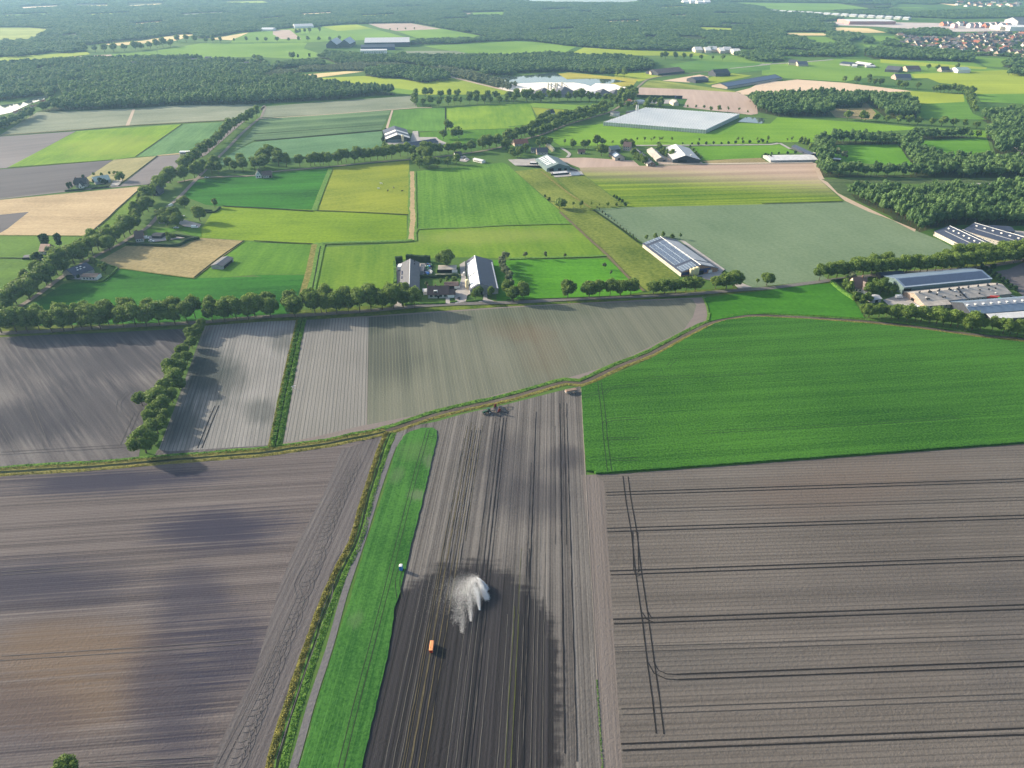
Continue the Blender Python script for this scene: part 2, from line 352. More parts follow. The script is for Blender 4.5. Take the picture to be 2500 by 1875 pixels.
# -- right ploughed field
sheet('dirt_track', 'P:1419,1160 1500,1157 1500,1165 1475,1178 1484,1320 1519,1875 1575,2700 1512,2700 1468,1875 1437.9,1320', field_mat('bare_track', (0.1075, 0.0950, 0.0900), (0.1450, 0.1300, 0.1250), gdir('P:1445,1320 1475,1875'), streak=.7, sscale=.8, slen=.01, patch=.3))
aR = gdir('E5:245,798 2212,728')
mR = field_mat('bedded_soil', (.068,.062,.058), (.145,.132,.122), aR, streak=.6, sscale=1.6, slen=.006, patch=.3, pscale=.016, grain=.3, lines=(1.85,.5,.55), linec=(0.0425, 0.0410, 0.0400),
    warm=[('D3:1250,860 1650,850 1250,960', .45, (0.1175, 0.0925, 0.0800)), ('D3:1500,760 2000,740 1500,830', .3, (0.1300, 0.1050, 0.0900))],
    wet=[('D6:1500,300 2212,280 1500,480', .22, (0.0550, 0.0525, 0.0550)), ('D6:600,650 1100,640 600,780', .22, (0.0600, 0.0625, 0.0650)), ('D6:2100,500 2300,500 2100,900', .3, (0.0550, 0.0550, 0.0600))])
sheet('ploughed_field', 'P:1454,1161 2500,1084 3600,1004 4500,940 4800,2700 1575,2700 1519,1875 1484,1320 1475,1178', mR)
def dual(a, gauge=1.9): pass
tr = MB()
def wheel(line, gauge, wd=.35, z=.5):
    pts = smooth_poly(gp(line), 3)
    for s_ in (-1, 1): strip_v(tr, pts, s_*gauge/2-wd/2, s_*gauge/2+wd/2, z, .04, rnd)
for ln in ('E5:-44,124 2212,50 6000,-75', 'E5:-40,320 2212,248 6000,132', 'E5:-22,551 2212,472 6000,341', 'E5:-5,814 2212,735 6000,602', 'E5:340,1113 2212,1042 6000,898', 'E5:40,1492 2212,1407 6000,1259'):
    wheel(ln, 2.0, .52, .14)
wheel('E5:60,30 75,150 105,330 132,560 165,790 200,1060 225,1240 246,1420', 2.3, .40, .15)
wheel('E5:112,330 120,560 150,545 175,541', 2.0, .3, .16); wheel('E5:163,760 185,795 215,807 260,806', 2.0, .3, .16); wheel('E5:195,1030 225,1085 280,1110 350,1114', 2.0, .3, .16)
lab(tr.obj('wheel_tracks', plain('wheel_rut', (.018,.017,.018), .95, .05)), kind='structure')
tr = MB(); wheel('E5:-40,222 2212,150 6000,25', 2.0, .3, .14); wheel('E5:40,1300 2212,1218', 2.0, .3, .14); wheel('E5:0,965 2212,895', 2, .25, .14)
wheel('D4:1880,1500 2212,1480', 2, .3, .14)
lab(tr.obj('faint_wheel_tracks', plain('faint_rut', (0.0525, 0.0490, 0.0475), .95, .05)), kind='structure')
# wheel tracks and turning circles on the left headland
tr = MB()
for ln in ('D4:0,262 1130,182', 'D4:550,1482 1400,1440', 'D4:1660,990 1720,850 1790,690', 'D4:1400,1470 1640,1000 1900,400 1880,330 1960,180', 'D4:1740,1440 1900,950 2090,420 2110,250 2180,120', 'D2:390,1260 480,1130', 'D4:0,800 950,740 1600,690'):
    wheel(ln, 1.8, .22, .15)
for i in range(15):
    y = 60+i*98; xx = 2050-(y/1400)*560; c = G(xx*.3843, 1300+y*.3843)
    for rr in (3.2, 4.6):
        a0 = rnd.uniform(-2.3, -1.6); pts = [Vector((c[0]+rr*math.cos(a0+t*.25)*1.0, c[1]+rr*1.5*math.sin(a0+t*.25))) for t in range(14)]
        strip_v(tr, pts, -.12, .12, .16)
for i in range(9):
    y = 1010+i*50; xx = 530-i*22; c = G(650+xx*.3843, 760+(y-30)*.3843)
    for rr in (3.2, 4.8):
        pts = [Vector((c[0]+rr*math.cos(-2+t*.25), c[1]+rr*1.5*math.sin(-2+t*.25))) for t in range(14)]; strip_v(tr, pts, -.12, .12, .16)
lab(tr.obj('turning_tracks', plain('pale_rut', (.105,.098,.100), .95, .05)), kind='structure')
# wheel marks on far-left field
tr = MB()
for ln in ('D1:185,230 330,430 520,700', 'D1:180,570 300,870', 'D1:0,720 110,900', 'D1:0,905 400,880 820,855', 'D1:830,500 760,570 760,640 830,700', 'D1:870,640 780,850'): wheel(ln, 2.2, .3, .14)
lab(tr.obj('wheel_marks', plain('soil_rut', (0.0700, 0.0675, 0.0725), .95, .05)), kind='structure')
tr = MB(); wheel('D1:1270,870 1322,735 1378,600', 2.0, .45, .14)
lab(tr.obj('dark_wheelings', mDk), kind='structure')
# ---------------------------------------------------------------- crops with height
def crop_slab(name, s, h, mat, z=.05):
    pts = gp(s) if isinstance(s, str) else s
    a = sum(pts[i][0]*pts[(i+1) % len(pts)][1] - pts[(i+1) % len(pts)][0]*pts[i][1] for i in range(len(pts)))
    if a < 0: pts = pts[::-1]
    P = []
    for i in range(len(pts)):
        a_ = Vector(pts[i]); b_ = Vector(pts[(i+1) % len(pts)]); n = max(1, min(200, int((b_-a_).length/2.2)))
        for k in range(n):
            q = a_.lerp(b_, k/n); P.append((q.x+rnd.uniform(-.22,.22), q.y+rnd.uniform(-.22,.22)))
    n = len(P); mb = MB(); mb.v = [(x, y, z) for x, y in P]+[(x, y, z+h) for x, y in P]
    mb.f = [tuple(range(n, 2*n))]+[(i, (i+1) % n, n+(i+1) % n, n+i) for i in range(n)]
    return lab(mb.obj(name, mat), kind='structure')
aG = gdir('D3:200,768 2212,620')
mG = field_mat('leafy_crop', (.012,.052,.009), (.054,.158,.022), aG, row=None, streak=.45, sscale=1.5, slen=.008, patch=.35, pscale=.012, grain=.95, gscale=1.0, bump=.5)
crop_slab('crop_field', 'D3:133,362 165,352 300,300 400,255 480,215 560,170 620,135 700,92 760,62 820,45 920,32 1000,32 1200,42 1470,62 1700,85 2000,128 2212,150 P:2800,900 3600,985 3560,1004 2500,1082 D3:200,766 190,756 158,754 145,600', .9, mG)
mS = field_mat('short_crop', (.014,.062,.013), (.052,.150,.030), gdir('D5:450,1496 720,480'), row=None, streak=.7, sscale=.7, slen=.01, patch=.55, pscale=.035, grain=.8, gscale=1.2, bump=.15,
    warm=[('D2:950,880 1060,880 930,940', .3, (0.0900, 0.1320, 0.0600)), ('D2:830,1050 870,1050 810,1100', .35, (0.1020, 0.1380, 0.0780)), ('D5:570,560 610,560 555,610', .3, (0.1020, 0.1500, 0.0780)), ('D2:960,1170 1010,1170 960,1200', .5, (0.1200, 0.1440, 0.0960)), ('D2:1040,960 1075,960 1040,1000', .4, (0.1200, 0.1440, 0.0960))])
crop_slab('crop_strip', 'D2:870,795 920,765 985,745 1060,742 1085,760 1088,800 1040,1000 1000,1180 D5:940,0 900,170 860,350 815,480 800,620 770,800 690,1130 610,1496 P:684,2700 466,2700 730,1875 772,1726 811,1600 850,1480 897,1320 934,1210 969,1094 P:985,1066', .35, mS, .06)
tr = MB()
for ln in ('D2:1030,755 1000,860 960,1000 845,1450 D5:735,480 555,1170 475,1500', 'D5:855,235 835,300 845,420', 'D2:1010,800 1035,810 1080,800'): wheel(ln, 1.7, .30, .43)
lab(tr.obj('crop_wheelings', plain('crop_rut', (.008,.020,.006))), kind='structure')
tr = MB()
for ln in ('D3:218,340 238,500 246,600 266,760', 'D3:236,398 270,370 400,350', 'D3:240,545 246,525 280,515 420,508', 'D3:250,606 400,604', 'D3:262,696 290,703 400,700', 'D3:140,410 220,385'): wheel(ln, 2.0, .35, .97)
for ln in ('D3:600,190 900,180', 'D3:540,265 570,235 590,230', 'D3:1590,132 1750,125 2100,122', 'D3:700,575 1300,545 1900,505', 'D3:430,320 1000,300'): wheel(ln, 2.0, .22, .97)
lab(tr.obj('tracks_in_crop', plain('crop_rut2', (.006,.018,.006))), kind='structure')
# ---------------------------------------------------------------- ditches
mBankG = NT('bank_grass'); ff = mBankG.rng(mBankG.noise(mBankG.coord(), .5, 4, .7), .3, .7); mBankG.col(mBankG.mix(ff, (.040,.110,.020), (.13,.22,.045))); mBankG = mBankG.m
mBankY = NT('dry_bank_grass'); ff = mBankY.rng(mBankY.noise(mBankY.coord(), .45, 4, .7), .3, .7); mBankY.col(mBankY.mix(ff, (.075,.085,.022), (.22,.20,.065))); mBankY = mBankY.m
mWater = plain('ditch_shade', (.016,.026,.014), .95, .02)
mBed = field_mat('muddy_track', (.05,.042,.036), (.13,.11,.09), 0, streak=.3, patch=.5, pscale=.05, grain=.5)
DITCH = smooth_poly(gp('P:-1500,1332 -200,1173 D1:0,1022 300,1002 600,985 800,968 1000,950 1350,922 1700,893 D2:150,872 400,838 500,815 760,762 1040,668 1270,610 1500,560 1700,505 1900,450 D3:130,338 300,262 460,198 620,113 730,60 830,32 930,20 1000,20 1200,30 1470,48 1700,72 2000,112 2212,132 P:2800,880 3650,992'), 5)
strip('ditch_bank', DITCH, 1.2, 4.6, mBankG, jit=.4); strip('ditch_bed', DITCH, -1.3, 1.3, mBed, jit=.3); strip('ditch_bank', DITCH, -3.6, -1.2, mBankY, jit=.3)
IX = [i for i, p in enumerate(DITCH) if p.x < G(965,1050)[0]]
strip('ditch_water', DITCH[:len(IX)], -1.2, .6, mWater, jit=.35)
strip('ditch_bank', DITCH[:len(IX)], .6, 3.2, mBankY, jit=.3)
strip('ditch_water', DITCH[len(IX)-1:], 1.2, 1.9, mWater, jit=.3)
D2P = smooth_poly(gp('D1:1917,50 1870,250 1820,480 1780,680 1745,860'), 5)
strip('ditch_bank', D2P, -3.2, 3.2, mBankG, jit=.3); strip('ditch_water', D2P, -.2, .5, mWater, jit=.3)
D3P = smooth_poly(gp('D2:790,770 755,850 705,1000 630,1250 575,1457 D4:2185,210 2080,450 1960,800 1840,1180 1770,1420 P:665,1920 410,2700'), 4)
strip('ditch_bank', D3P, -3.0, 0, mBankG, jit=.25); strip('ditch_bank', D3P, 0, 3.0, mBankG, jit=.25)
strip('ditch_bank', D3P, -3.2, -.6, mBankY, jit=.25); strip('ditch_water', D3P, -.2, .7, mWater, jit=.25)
PATH = smooth_poly(gp('D2:855,775 815,850 722,1110 622,1430 D4:2190,390 2095,735 1985,1070 1870,1480 P:455,2700'), 5)
strip('farm_path', PATH, -1.3, 1.1, field_mat('gravel_path', (.09,.088,.095), (.14,.138,.145), streak=.2, patch=.3, grain=.5))
# ---------------------------------------------------------------- middle distance fields
RAW = ('sage_crop', 'pale_cereal', 'bluegreen_crop', 'striped_green', 'shaded_strip', 'row_crop', 'golden_stubble', 'dry_grass', 'tan_grass', 'far_gold')
def grass(name, c1, c2, dirs=None, **k):
    c1, c2 = [(c[0]*.86*q, c[1]*.90*q, c[2]*(1.0 if name in RAW else .50)*q) for c, q in ((c1, .80), (c2, 1.14))]
    kw = dict(streak=.35, sscale=4, slen=.02, patch=.6, pscale=.012, grain=.45, gscale=.35, bump=.15); kw.update(k)
    return field_mat(name, c1, c2, gdir(dirs) if dirs else 0, **kw)
gDark = grass('dark_grass', (.014,.085,.018), (.036,.150,.026), 'C1:700,700 2000,620', streak=.6, sscale=6)
gLime = grass('lime_grass', (.100,.185,.022), (.185,.265,.030), 'C2:0,240 1290,225', streak=.25)
gMid = grass('meadow_grass', (.050,.140,.028), (.100,.205,.038), 'C2:700,300 520,690', streak=.4, sscale=3)
gYel = grass('yellowing_pasture', (.130,.190,.035), (.235,.255,.055), 'B2:650,660 1310,590')
gRough = grass('rough_pasture', (.085,.130,.040), (.170,.195,.075), 'C3:600,200 1300,640', patch=.9, grain=.8)
gGold = grass('golden_stubble', (.34,.245,.135), (.48,.36,.20), 'C1:0,190 730,195', patch=.5)
gBrownG = grass('dry_grass', (.20,.165,.075), (.32,.25,.115), 'C1:1000,450 1640,540', grain=.7)
gSage = grass('sage_crop', (.105,.165,.085), (.160,.205,.115), 'C3:1500,100 2212,560', streak=.2, patch=.5, pscale=.008)
gTeal = grass('bluegreen_crop', (.062,.140,.062), (.115,.205,.090), 'B2:0,500 1080,380', streak=.35)
gPale = grass('pale_cereal', (.150,.180,.110), (.235,.240,.160), 'B1:0,310 2080,180', streak=.5, sscale=8, slen=.004)
sPur = field_mat('purple_soil', (.120,.112,.118), (.205,.188,.190), gdir('B1:0,700 700,620'), streak=.4, sscale=8, patch=.5, pscale=.006)
sPurD = field_mat('dark_purple_soil', (.075,.072,.080), (.125,.115,.122), gdir('B1:0,700 700,620'), streak=.5, sscale=6, patch=.4, pscale=.006)
sPink = field_mat('pink_soil', (.27,.205,.175), (.42,.33,.28), gdir('A3:1560,755 1600,900'), streak=.5, sscale=6, patch=.5, pscale=.004)
sTan = field_mat('tan_soil', (.42,.32,.235), (.56,.44,.33), 0, streak=.2, patch=.5, pscale=.004)
gFar = grass('far_green', (.100,.200,.055), (.175,.275,.080), pscale=.004, streak=.2)
gFarY = grass('far_yellow_green', (.20,.27,.055), (.32,.36,.075), pscale=.004, streak=.2)
sFarGold = grass('far_gold', (.52,.38,.16), (.68,.52,.26), pscale=.006)
mRoad = plain('worn_asphalt', (.125,.120,.115), .85, .1); mPave = plain('concrete_yard', (.30,.285,.275), .85, .1, scale=.15)
mSandT = plain('sandy_track', (.36,.29,.23), .95, .05)
verge = grass('verge', (.035,.085,.025), (.13,.16,.05), patch=.9, pscale=.05, grain=.8)
F = sheet
F('verge_strip', 'P:-200,812 C1:0,960 1000,900 2212,840 C2:1000,780 2212,735 C3:1000,690 2212,610 C4:800,530 2212,380 P:2700,620 P:2700,660 C4:2212,420 800,580 0,660 C3:1650,700 1000,740 0,790 C2:500,900 0,920 C1:1300,980 0,1050 P:-200,840', verge)
F('pasture', 'C1:530,600 660,580 870,585 920,560 1000,470 1300,510 1640,552 1900,545 2212,540 C2:0,525 430,525 370,700 300,850 0,880 C1:2212,885 1300,930 300,950 30,900 180,830', gDark)
F('dry_pasture', 'C1:1060,280 1510,282 1560,260 1700,212 2060,235 1640,550 1340,510 990,460 840,400', gBrownG)
F('meadow', 'C1:2065,238 2212,245 C2:0,250 505,268 430,520 0,524 C1:1900,545 1645,550', gMid)
F('meadow', 'B1:1880,915 C2:0,-45 500,-70 1290,-30 1290,228 520,262 250,255 0,237 C1:1650,205 1790,0', gLime)
F('meadow', 'B1:1660,690 2150,655 B2:180,700 640,665 515,1012 0,990 B1:1880,910 1740,900 1560,830 1600,740', gDark)
F('pasture', 'B2:655,655 1310,595 1308,1048 545,1020', gYel)
F('meadow', 'B2:1365,685 2100,612 B3:0,630 60,690 300,905 540,1106 C3:545,95 0,108 C2:1380,138', grass('tall_meadow', (.055,.150,.032), (.115,.220,.052), 'B2:1400,800 1410,1100', streak=.6, sscale=2.2, slen=.01, grain=.7))
F('meadow', 'C2:560,290 900,275 1368,248 1385,145 C3:0,112 545,98 825,365 400,378 0,385 C2:1750,375 1200,395 1165,650 700,690 490,690', gLime if False else grass('meadow_yellowing', (.068,.165,.030), (.150,.225,.045), 'C2:900,300 880,680', streak=.4, sscale=3, warm=[('C2:2000,200 2700,180 2000,260', .35, (.22,.24,.07))]))
F('pasture', 'C2:2020,400 2212,400 C3:0,395 830,385 1170,660 900,710 0,730 C2:2212,745 2050,745', grass('fresh_pasture', (.045,.165,.022), (.085,.235,.032), None))
F('rough_pasture', 'B3:60,685 300,660 640,720 1000,990 720,1000 C3:750,0 1130,280 1450,550 1180,665 840,375 545,90 B3:535,1100', gRough)
F('crop_field', 'B3:725,1002 1060,985 2212,960 B4:0,960 700,940 1100,1106 C4:950,0 1100,60 1300,150 1500,230 1640,310 1500,380 430,470 560,560 300,590 0,622 C3:2212,625 2050,630 1900,520 1820,480 1450,500 1130,245', gSage)
mBand = grass('banded_crop', (.060,.140,.028), (.190,.240,.045), 'B3:1000,900 2212,870', streak=1.1, sscale=3.0, slen=.0015, patch=.4, pscale=.01, grad=('B3:1600,640 1600,860', (.27,.20,.16), (.38,.295,.235)))
F('crop_field', 'B3:600,650 1110,640 2212,622 B4:0,622 430,615 480,750 680,935 0,958 B3:2212,963 1010,990 620,700', mBand)
F('ploughed_field', 'B3:430,575 640,570 1060,595 1110,640 600,655 480,610', sPink)
F('dirt_track', 'B4:430,615 465,615 520,740 640,870 800,950 1110,1100 C4:1300,140 1290,160 1100,60 900,-10 B4:700,935 480,750', mSandT)
F('grass_strip', 'B4:500,752 2400,748 2400,790 1730,790 700,790 800,940 640,865 560,780', grass('shaded_strip', (.05,.085,.03), (.10,.13,.05), 'B4:700,780 2212,780', streak=.9, sscale=2))
F('dirt_track', 'B4:1730,787 2400,783 2400,797 1730,797', mPave)
F('meadow', 'B3:1560,478 2212,465 B4:0,452 140,455 290,530 0,545 B3:2130,575 1650,590', grass('field_by_sheds', (.070,.190,.030), (.130,.250,.040), None))
F('dry_strip', 'B3:1640,600 1900,582 2150,572 B4:0,580 60,612 0,620 B3:1700,625', gBrownG)
F('meadow', 'B3:320,385 500,310 800,285 1240,310 1680,362 1940,280 2212,285 B4:130,230 800,270 1300,315 1900,345 1890,400 1340,330 580,380 460,440 110,442 0,445 B3:2212,458 1480,465 850,470 440,470', grass('long_meadow', (.095,.220,.035), (.170,.285,.050), None, pscale=.006))
F('meadow', 'B4:590,465 1140,460 1180,500 1230,580 1290,640 760,615 600,600', grass('wood_meadow', (.075,.205,.035), (.120,.260,.045), None))
F('meadow', 'B4:1330,435 1700,410 1900,405 1960,600 1600,590 1330,560', grass('wood_meadow2', (.07,.19,.035), (.11,.24,.045), None))
F('heath', 'A4:390,880 560,925 620,990 900,1010 1000,990 860,850 840,912 500,915', gBrownG)
F('meadow', 'A4:1290,790 1700,795 1740,880 1780,960 1900,1010 1310,1000', grass('far_meadow', (.085,.195,.050), (.125,.240,.065), None))
F('meadow', 'A4:1080,770 1290,770 1700,795 1710,860 1300,880 1290,820 1150,800', gFarY)
F('meadow', 'A4:1810,795 2300,790 2300,880 1850,860', grass('fm4', (.085,.195,.05), (.13,.24,.06), None))
F('meadow', 'A4:1260,620 1520,610 1760,600 2060,590 2300,640 2300,790 1800,795 1700,720 1500,700 1400,660 1280,660', gFarY)
F('meadow', 'A4:0,545 580,505 620,500 1780,525 1890,575 2060,590 1750,605 1260,625 1290,660 960,640 700,690 200,660 0,630', gFar)
F('meadow', 'A4:1780,480 2130,500 2020,570 1890,560', gFar)
F('crop_field', 'A4:1000,500 1900,570 1890,585 1500,570 1000,530', gFarY)
F('ploughed_field', 'A4:-20,700 180,685 300,672 700,700 1270,770 800,788 -200,800', sTan)
F('ploughed_field', 'A3:1920,775 2212,702 A4:80,680 300,700 0,800 A3:2100,812', sTan)
F('ploughed_field', 'A3:1110,738 1560,757 1930,778 2090,840 2110,960 2050,970 1480,905 1515,835 1100,822 1075,800', sPink)
F('crop_field', 'A3:1190,680 1280,680 1920,770 1920,780 1560,757 1115,738', grass('striped_crop', (.12,.17,.06), (.24,.26,.11), 'A3:1190,690 1800,765', streak=1, sscale=8))
F('ploughed_field', 'A3:1300,682 1620,630 1700,650 1530,697', sTan)
F('meadow', 'A3:1600,690 1750,640 1900,620 2060,640 1700,715', gFarY)
F('meadow', 'A3:1360,545 1600,510 2212,540 2212,590 1900,620 1740,600 1450,585', grass('far_teal', (.07,.165,.06), (.11,.21,.075), None))
F('meadow', 'A3:900,625 1240,610 1300,640 1100,690 1050,665 900,650', gFarY)
F('sandy_bank', 'A3:420,625 520,612 900,650 1100,665 1060,720 930,735 860,700 1000,690 900,670 700,662 480,668', grass('reedy_bank', (.24,.22,.07), (.42,.36,.12), None))
# upper left block
F('crop_field', 'B1:-300,345 0,312 310,120 1120,90 1060,236 640,272', gPale)
F('dirt_track', 'B1:1120,90 1142,90 1090,234 1058,236', mSandT)
F('crop_field', 'B1:1142,90 1480,62 2140,52 2195,60 2075,180 1090,234', gPale)
F('crop_field', 'B2:95,138 600,100 1335,48 1380,148 600,205 75,232', gPale)
F('ploughed_field', 'B1:-300,350 0,325 640,280 60,590 -300,610', sPur)
F('crop_field', 'B1:650,278 1540,220 1140,495 960,520 60,588', grass('bright_young_crop', (.095,.205,.030), (.180,.275,.035), 'B1:60,588 650,278', streak=.5, sscale=4, warm=[('B1:1000,400 1400,380 1000,480', .35, (.26,.29,.05))]))
F('crop_field', 'B1:1540,218 1955,203 1655,455 1330,487 1145,495', grass('row_crop', (.060,.150,.050), (.120,.215,.075), 'B1:1145,495 1540,218', streak=.5, sscale=3))
F('grass_strip', 'B1:1955,203 1978,200 1680,450 1655,462 1330,487 1325,482 1650,450', gGold)
F('ploughed_field', 'B1:1978,200 2065,192 1740,480 1540,560 1430,705 1000,748 1330,490 1560,475 1680,455', sPur)
F('ploughed_field', 'B1:-300,640 0,602 950,524 740,670 560,780 0,842 -300,880', sPurD)
F('dry_pasture', 'B1:960,520 1330,489 1060,690 1000,742 900,735 640,680 740,668', gYel if False else grass('tan_grass', (.20,.19,.085), (.32,.28,.125), 'B1:700,680 1330,490'))
strip('lane', 'B1:-300,885 0,850 550,787 1000,745 1430,708', -2.5, 2.5, mRoad)
F('stubble_field', 'B1:-600,960 0,860 1205,742 1000,930 790,1106 C1:730,196 0,188 -600,190', gGold)
F('ploughed_field', 'B1:-300,1010 0,985 245,960 60,1106 C1:0,172 -300,190', sPurD)
F('meadow', 'B1:1220,742 1290,790 1200,900 1000,1106 C1:1120,20 900,200 740,196 850,90 B1:1000,935', grass('grass_wedge', (.075,.15,.035), (.13,.20,.05), None))
F('meadow', 'C1:-600,195 0,196 900,203 700,270 400,480 90,660 0,690 -300,760', grass('left_meadow', (.060,.13,.035), (.105,.185,.045), None))
F('meadow', 'C1:1240,140 1700,110 1700,200 1640,200 1500,150 1250,200', gMid)
mStr = grass('striped_green', (.050,.105,.045), (.115,.175,.075), 'B2:0,400 1080,320', streak=1.3, sscale=7, slen=.002)
F('crop_field', 'B2:62,242 1155,172 1075,335 0,428 B1:1960,455 2100,300', mStr)
F('crop_field', 'B2:0,440 1078,348 1095,430 1040,520 600,565 0,590 B1:1700,600 1830,560 1960,460', gTeal)
F('crop_field', 'B2:1180,172 1612,150 1612,342 1390,350 1330,335 1130,335', grass('mid_green_crop', (.065,.160,.050), (.105,.215,.065), 'B2:1500,160 1500,340', streak=.5))
F('crop_field', 'B2:1622,150 2212,115 B3:185,112 250,285 0,308 B2:2212,322 1622,342', grass('lime_crop', (.100,.215,.045), (.190,.280,.050), 'B2:1800,150 1810,330', streak=.6, sscale=6))
F('meadow', 'B2:1400,360 1612,345 2212,325 B3:0,312 300,292 0,390 B2:1900,430 1600,480 1400,400', gMid)
F('dirt_track', 'B2:1160,172 1176,170 1130,330 1105,340', mSandT)
strip('dirt_track', 'B2:40,242 600,208 1380,150 1500,150', -2, 2, mSandT)
F('meadow', 'A3:180,868 740,895 700,925 600,935 205,905', gFar)
F('dry_pasture', 'A3:205,908 600,938 450,960 250,990', gYel)
# far fields
F('meadow', 'C3:1655,718 2000,675 2212,655 C4:0,652 500,600 580,598 650,660 780,745 830,830 870,890 500,870 0,850 C3:2212,848 2000,862 1800,895 1690,920 1692,830', grass('deep_pasture', (.022,.105,.018), (.055,.175,.028), 'C4:0,700 800,700'))
F('meadow', 'A2:490,662 930,642 1250,672 1450,702 1640,652 2150,770 2140,800 1370,800 1200,795 900,720 640,700', gFarY)
F('meadow', 'A2:600,700 1000,720 1400,770 1370,800 1200,795 980,745', gFar)
F('stubble_field', 'A2:400,632 780,602 925,605 500,660', sFarGold)
F('meadow', 'A2:1430,390 2212,350 A3:0,345 300,362 580,395 450,458 0,458 A2:2212,462 1850,465', gFar)
F('crop_field', 'A3:540,450 640,402 1000,425 1600,443 1700,470 1200,470 650,462', gFarY)
F('meadow', 'A3:1500,470 2212,470 A4:100,520 A3:2212,540 1600,510', gFar)
F('crop_field', 'A2:0,480 0,365 450,362 420,410 600,470 400,500', gFar)
F('crop_field', 'A2:0,270 250,245 560,232 750,212 1000,240 1300,320 1400,335 900,340 400,360 0,355', gFar)
F('crop_field', 'A2:570,225 870,208 1000,242 700,262', gFarY)
F('ploughed_field', 'A2:960,200 1330,198 1580,245 1200,262 1060,235', sPink)
F('crop_field', 'A2:1200,262 1580,245 1960,310 1960,325 1400,330', gFar)
F('ploughed_field', 'A2:160,255 300,252 400,330 230,330 A2:160,290', sPink)
F('crop_field', 'A2:280,248 470,238 360,262', gFarY)
F('ploughed_field', 'A2:1280,432 1700,430 1850,462 1300,465', gPale)
F('meadow', 'A1:1330,425 1700,365 2212,370 2212,480 1580,490 1330,460', gFar)
F('stubble_field', 'A1:1750,330 2100,275 1960,340', sFarGold)
F('crop_field', 'A1:1960,335 2110,275 2212,270 2212,360 1950,362', gFar)
F('stubble_field', 'A1:850,375 1200,345 1490,295 1640,292 1480,345 1000,385', sFarGold)
F('crop_field', 'A1:-200,535 -200,495 740,440 760,460 200,520', gFarY)
F('ploughed_field', 'A1:560,480 940,460 960,505 700,500', sPink)
F('crop_field', 'A1:940,460 1320,430 1330,462 1080,500 960,505', gFar)
F('crop_field', 'A1:-200,350 -200,235 240,235 440,245 260,345', grass('far_pale', (.2,.25,.10), (.32,.33,.15), None))
F('crop_field', 'A1:250,600 330,580 470,570 330,612', gFarY)
F('meadow', 'A3:1590,228 1880,238 1900,270 1650,268', gFarY)
F('stubble_field', 'A4:600,230 900,240 1050,275 900,278 640,270', sFarGold)
F('stubble_field', 'A4:200,278 560,282 540,300 240,300', sFarGold)
F('building_site', 'A4:520,190 740,180 1180,190 1500,195 2300,180 2300,260 1640,270 960,225 620,215', plain('site_gravel', (.42,.37,.35), .95, .05, scale=.02))
F('meadow', 'A4:350,310 610,315 620,375 460,380', gFar)
F('meadow', 'A4:940,300 1130,305 1200,350 940,360', gFar)
F('meadow', 'A4:-20,420 400,440 420,462 60,455', gFarY)
F('crop_field', 'A4:850,375 1250,410 1300,430 900,425', gFar)
F('crop_field', 'A4:-300,20 640,30 900,70 850,85 200,90 0,60', gFar)
F('crop_field', 'A4:1300,60 1420,70 1000,70', gFar)
F('stubble_field', 'A4:1500,30 1700,38 1620,50', sFarGold)
F('bare_ground', 'A1:160,62 480,48 500,60 200,78', sTan); F('bare_ground', 'A1:650,52 910,42 900,56 640,58', sFarGold); F('bare_ground', 'A1:1080,48 1370,30 1300,45 1090,58', sFarGold)
F('bare_ground', 'A1:1860,18 2212,8 A2:120,22 A1:2212,34 1900,26', gFarY)
F('bare_ground', 'A2:1740,115 1830,112 1800,135', sPink); F('bare_ground', 'A2:1840,108 2110,100 2100,135 1860,130', gFar)
FARCLEAR = ['A1:0,128 380,112 420,132 60,150', 'A1:700,120 1100,104 1150,118 760,140', 'A1:1500,120 1900,100 1960,116 1560,140', 'A2:380,118 640,104 700,122 420,138', 'A2:1100,58 1420,48 1440,60 1120,72', 'A2:900,130 1180,120 1200,138 930,150', 'A3:250,80 520,72 560,86 300,96', 'A3:820,180 1100,172 1140,192 860,200',
 'A3:300,250 560,240 600,262 330,272', 'A3:1250,60 1500,54 1540,70 1290,78', 'A3:1780,200 2050,205 2080,226 1800,222', 'A1:1100,200 1380,180 1420,200 1150,222', 'A2:1550,160 1800,150 1840,168 1600,176', 'A2:30,160 260,140 300,156 60,176', 'A1:500,300 640,290 700,312 540,322', 'A3:1350,130 1500,126 1540,142 1380,148']
for i_, fc in enumerate(FARCLEAR): F('crop_field', fc, (gFar, gFarY, gPale, sFarGold)[i_ % 4])
# ---------------------------------------------------------------- water
tw = NT('open_water'); tw.col((.05,.07,.07)); tw.b.inputs['Roughness'].default_value = .06; tw.b.inputs['Specular IOR Level'].default_value = .9
tw.bump(tw.noise(tw.coord(), .4, 2), .03, .3); mLake = tw.m
F('lake', 'A2:1920,655 2212,640 A3:0,655 400,612 480,660 500,672 700,665 900,672 1000,690 860,702 920,735 600,740 0,748 A2:2212,735 2050,700', mLake)
F('river', 'A1:-200,960 0,890 180,870 300,820 410,805 400,830 250,880 100,950 30,965 -200,1010', mLake)
F('lake', 'A3:0,2 60,8 230,10 540,22 700,15 960,22 1100,6 1120,-8 0,-14 A2:1900,-6 2180,5', mLake)
F('pond', 'B3:1940,268 2010,228 2212,242 B4:0,240 20,262 0,285 B3:2140,285', mLake)
F('pond', 'A1:480,715 720,708 700,722 500,725', mLake)
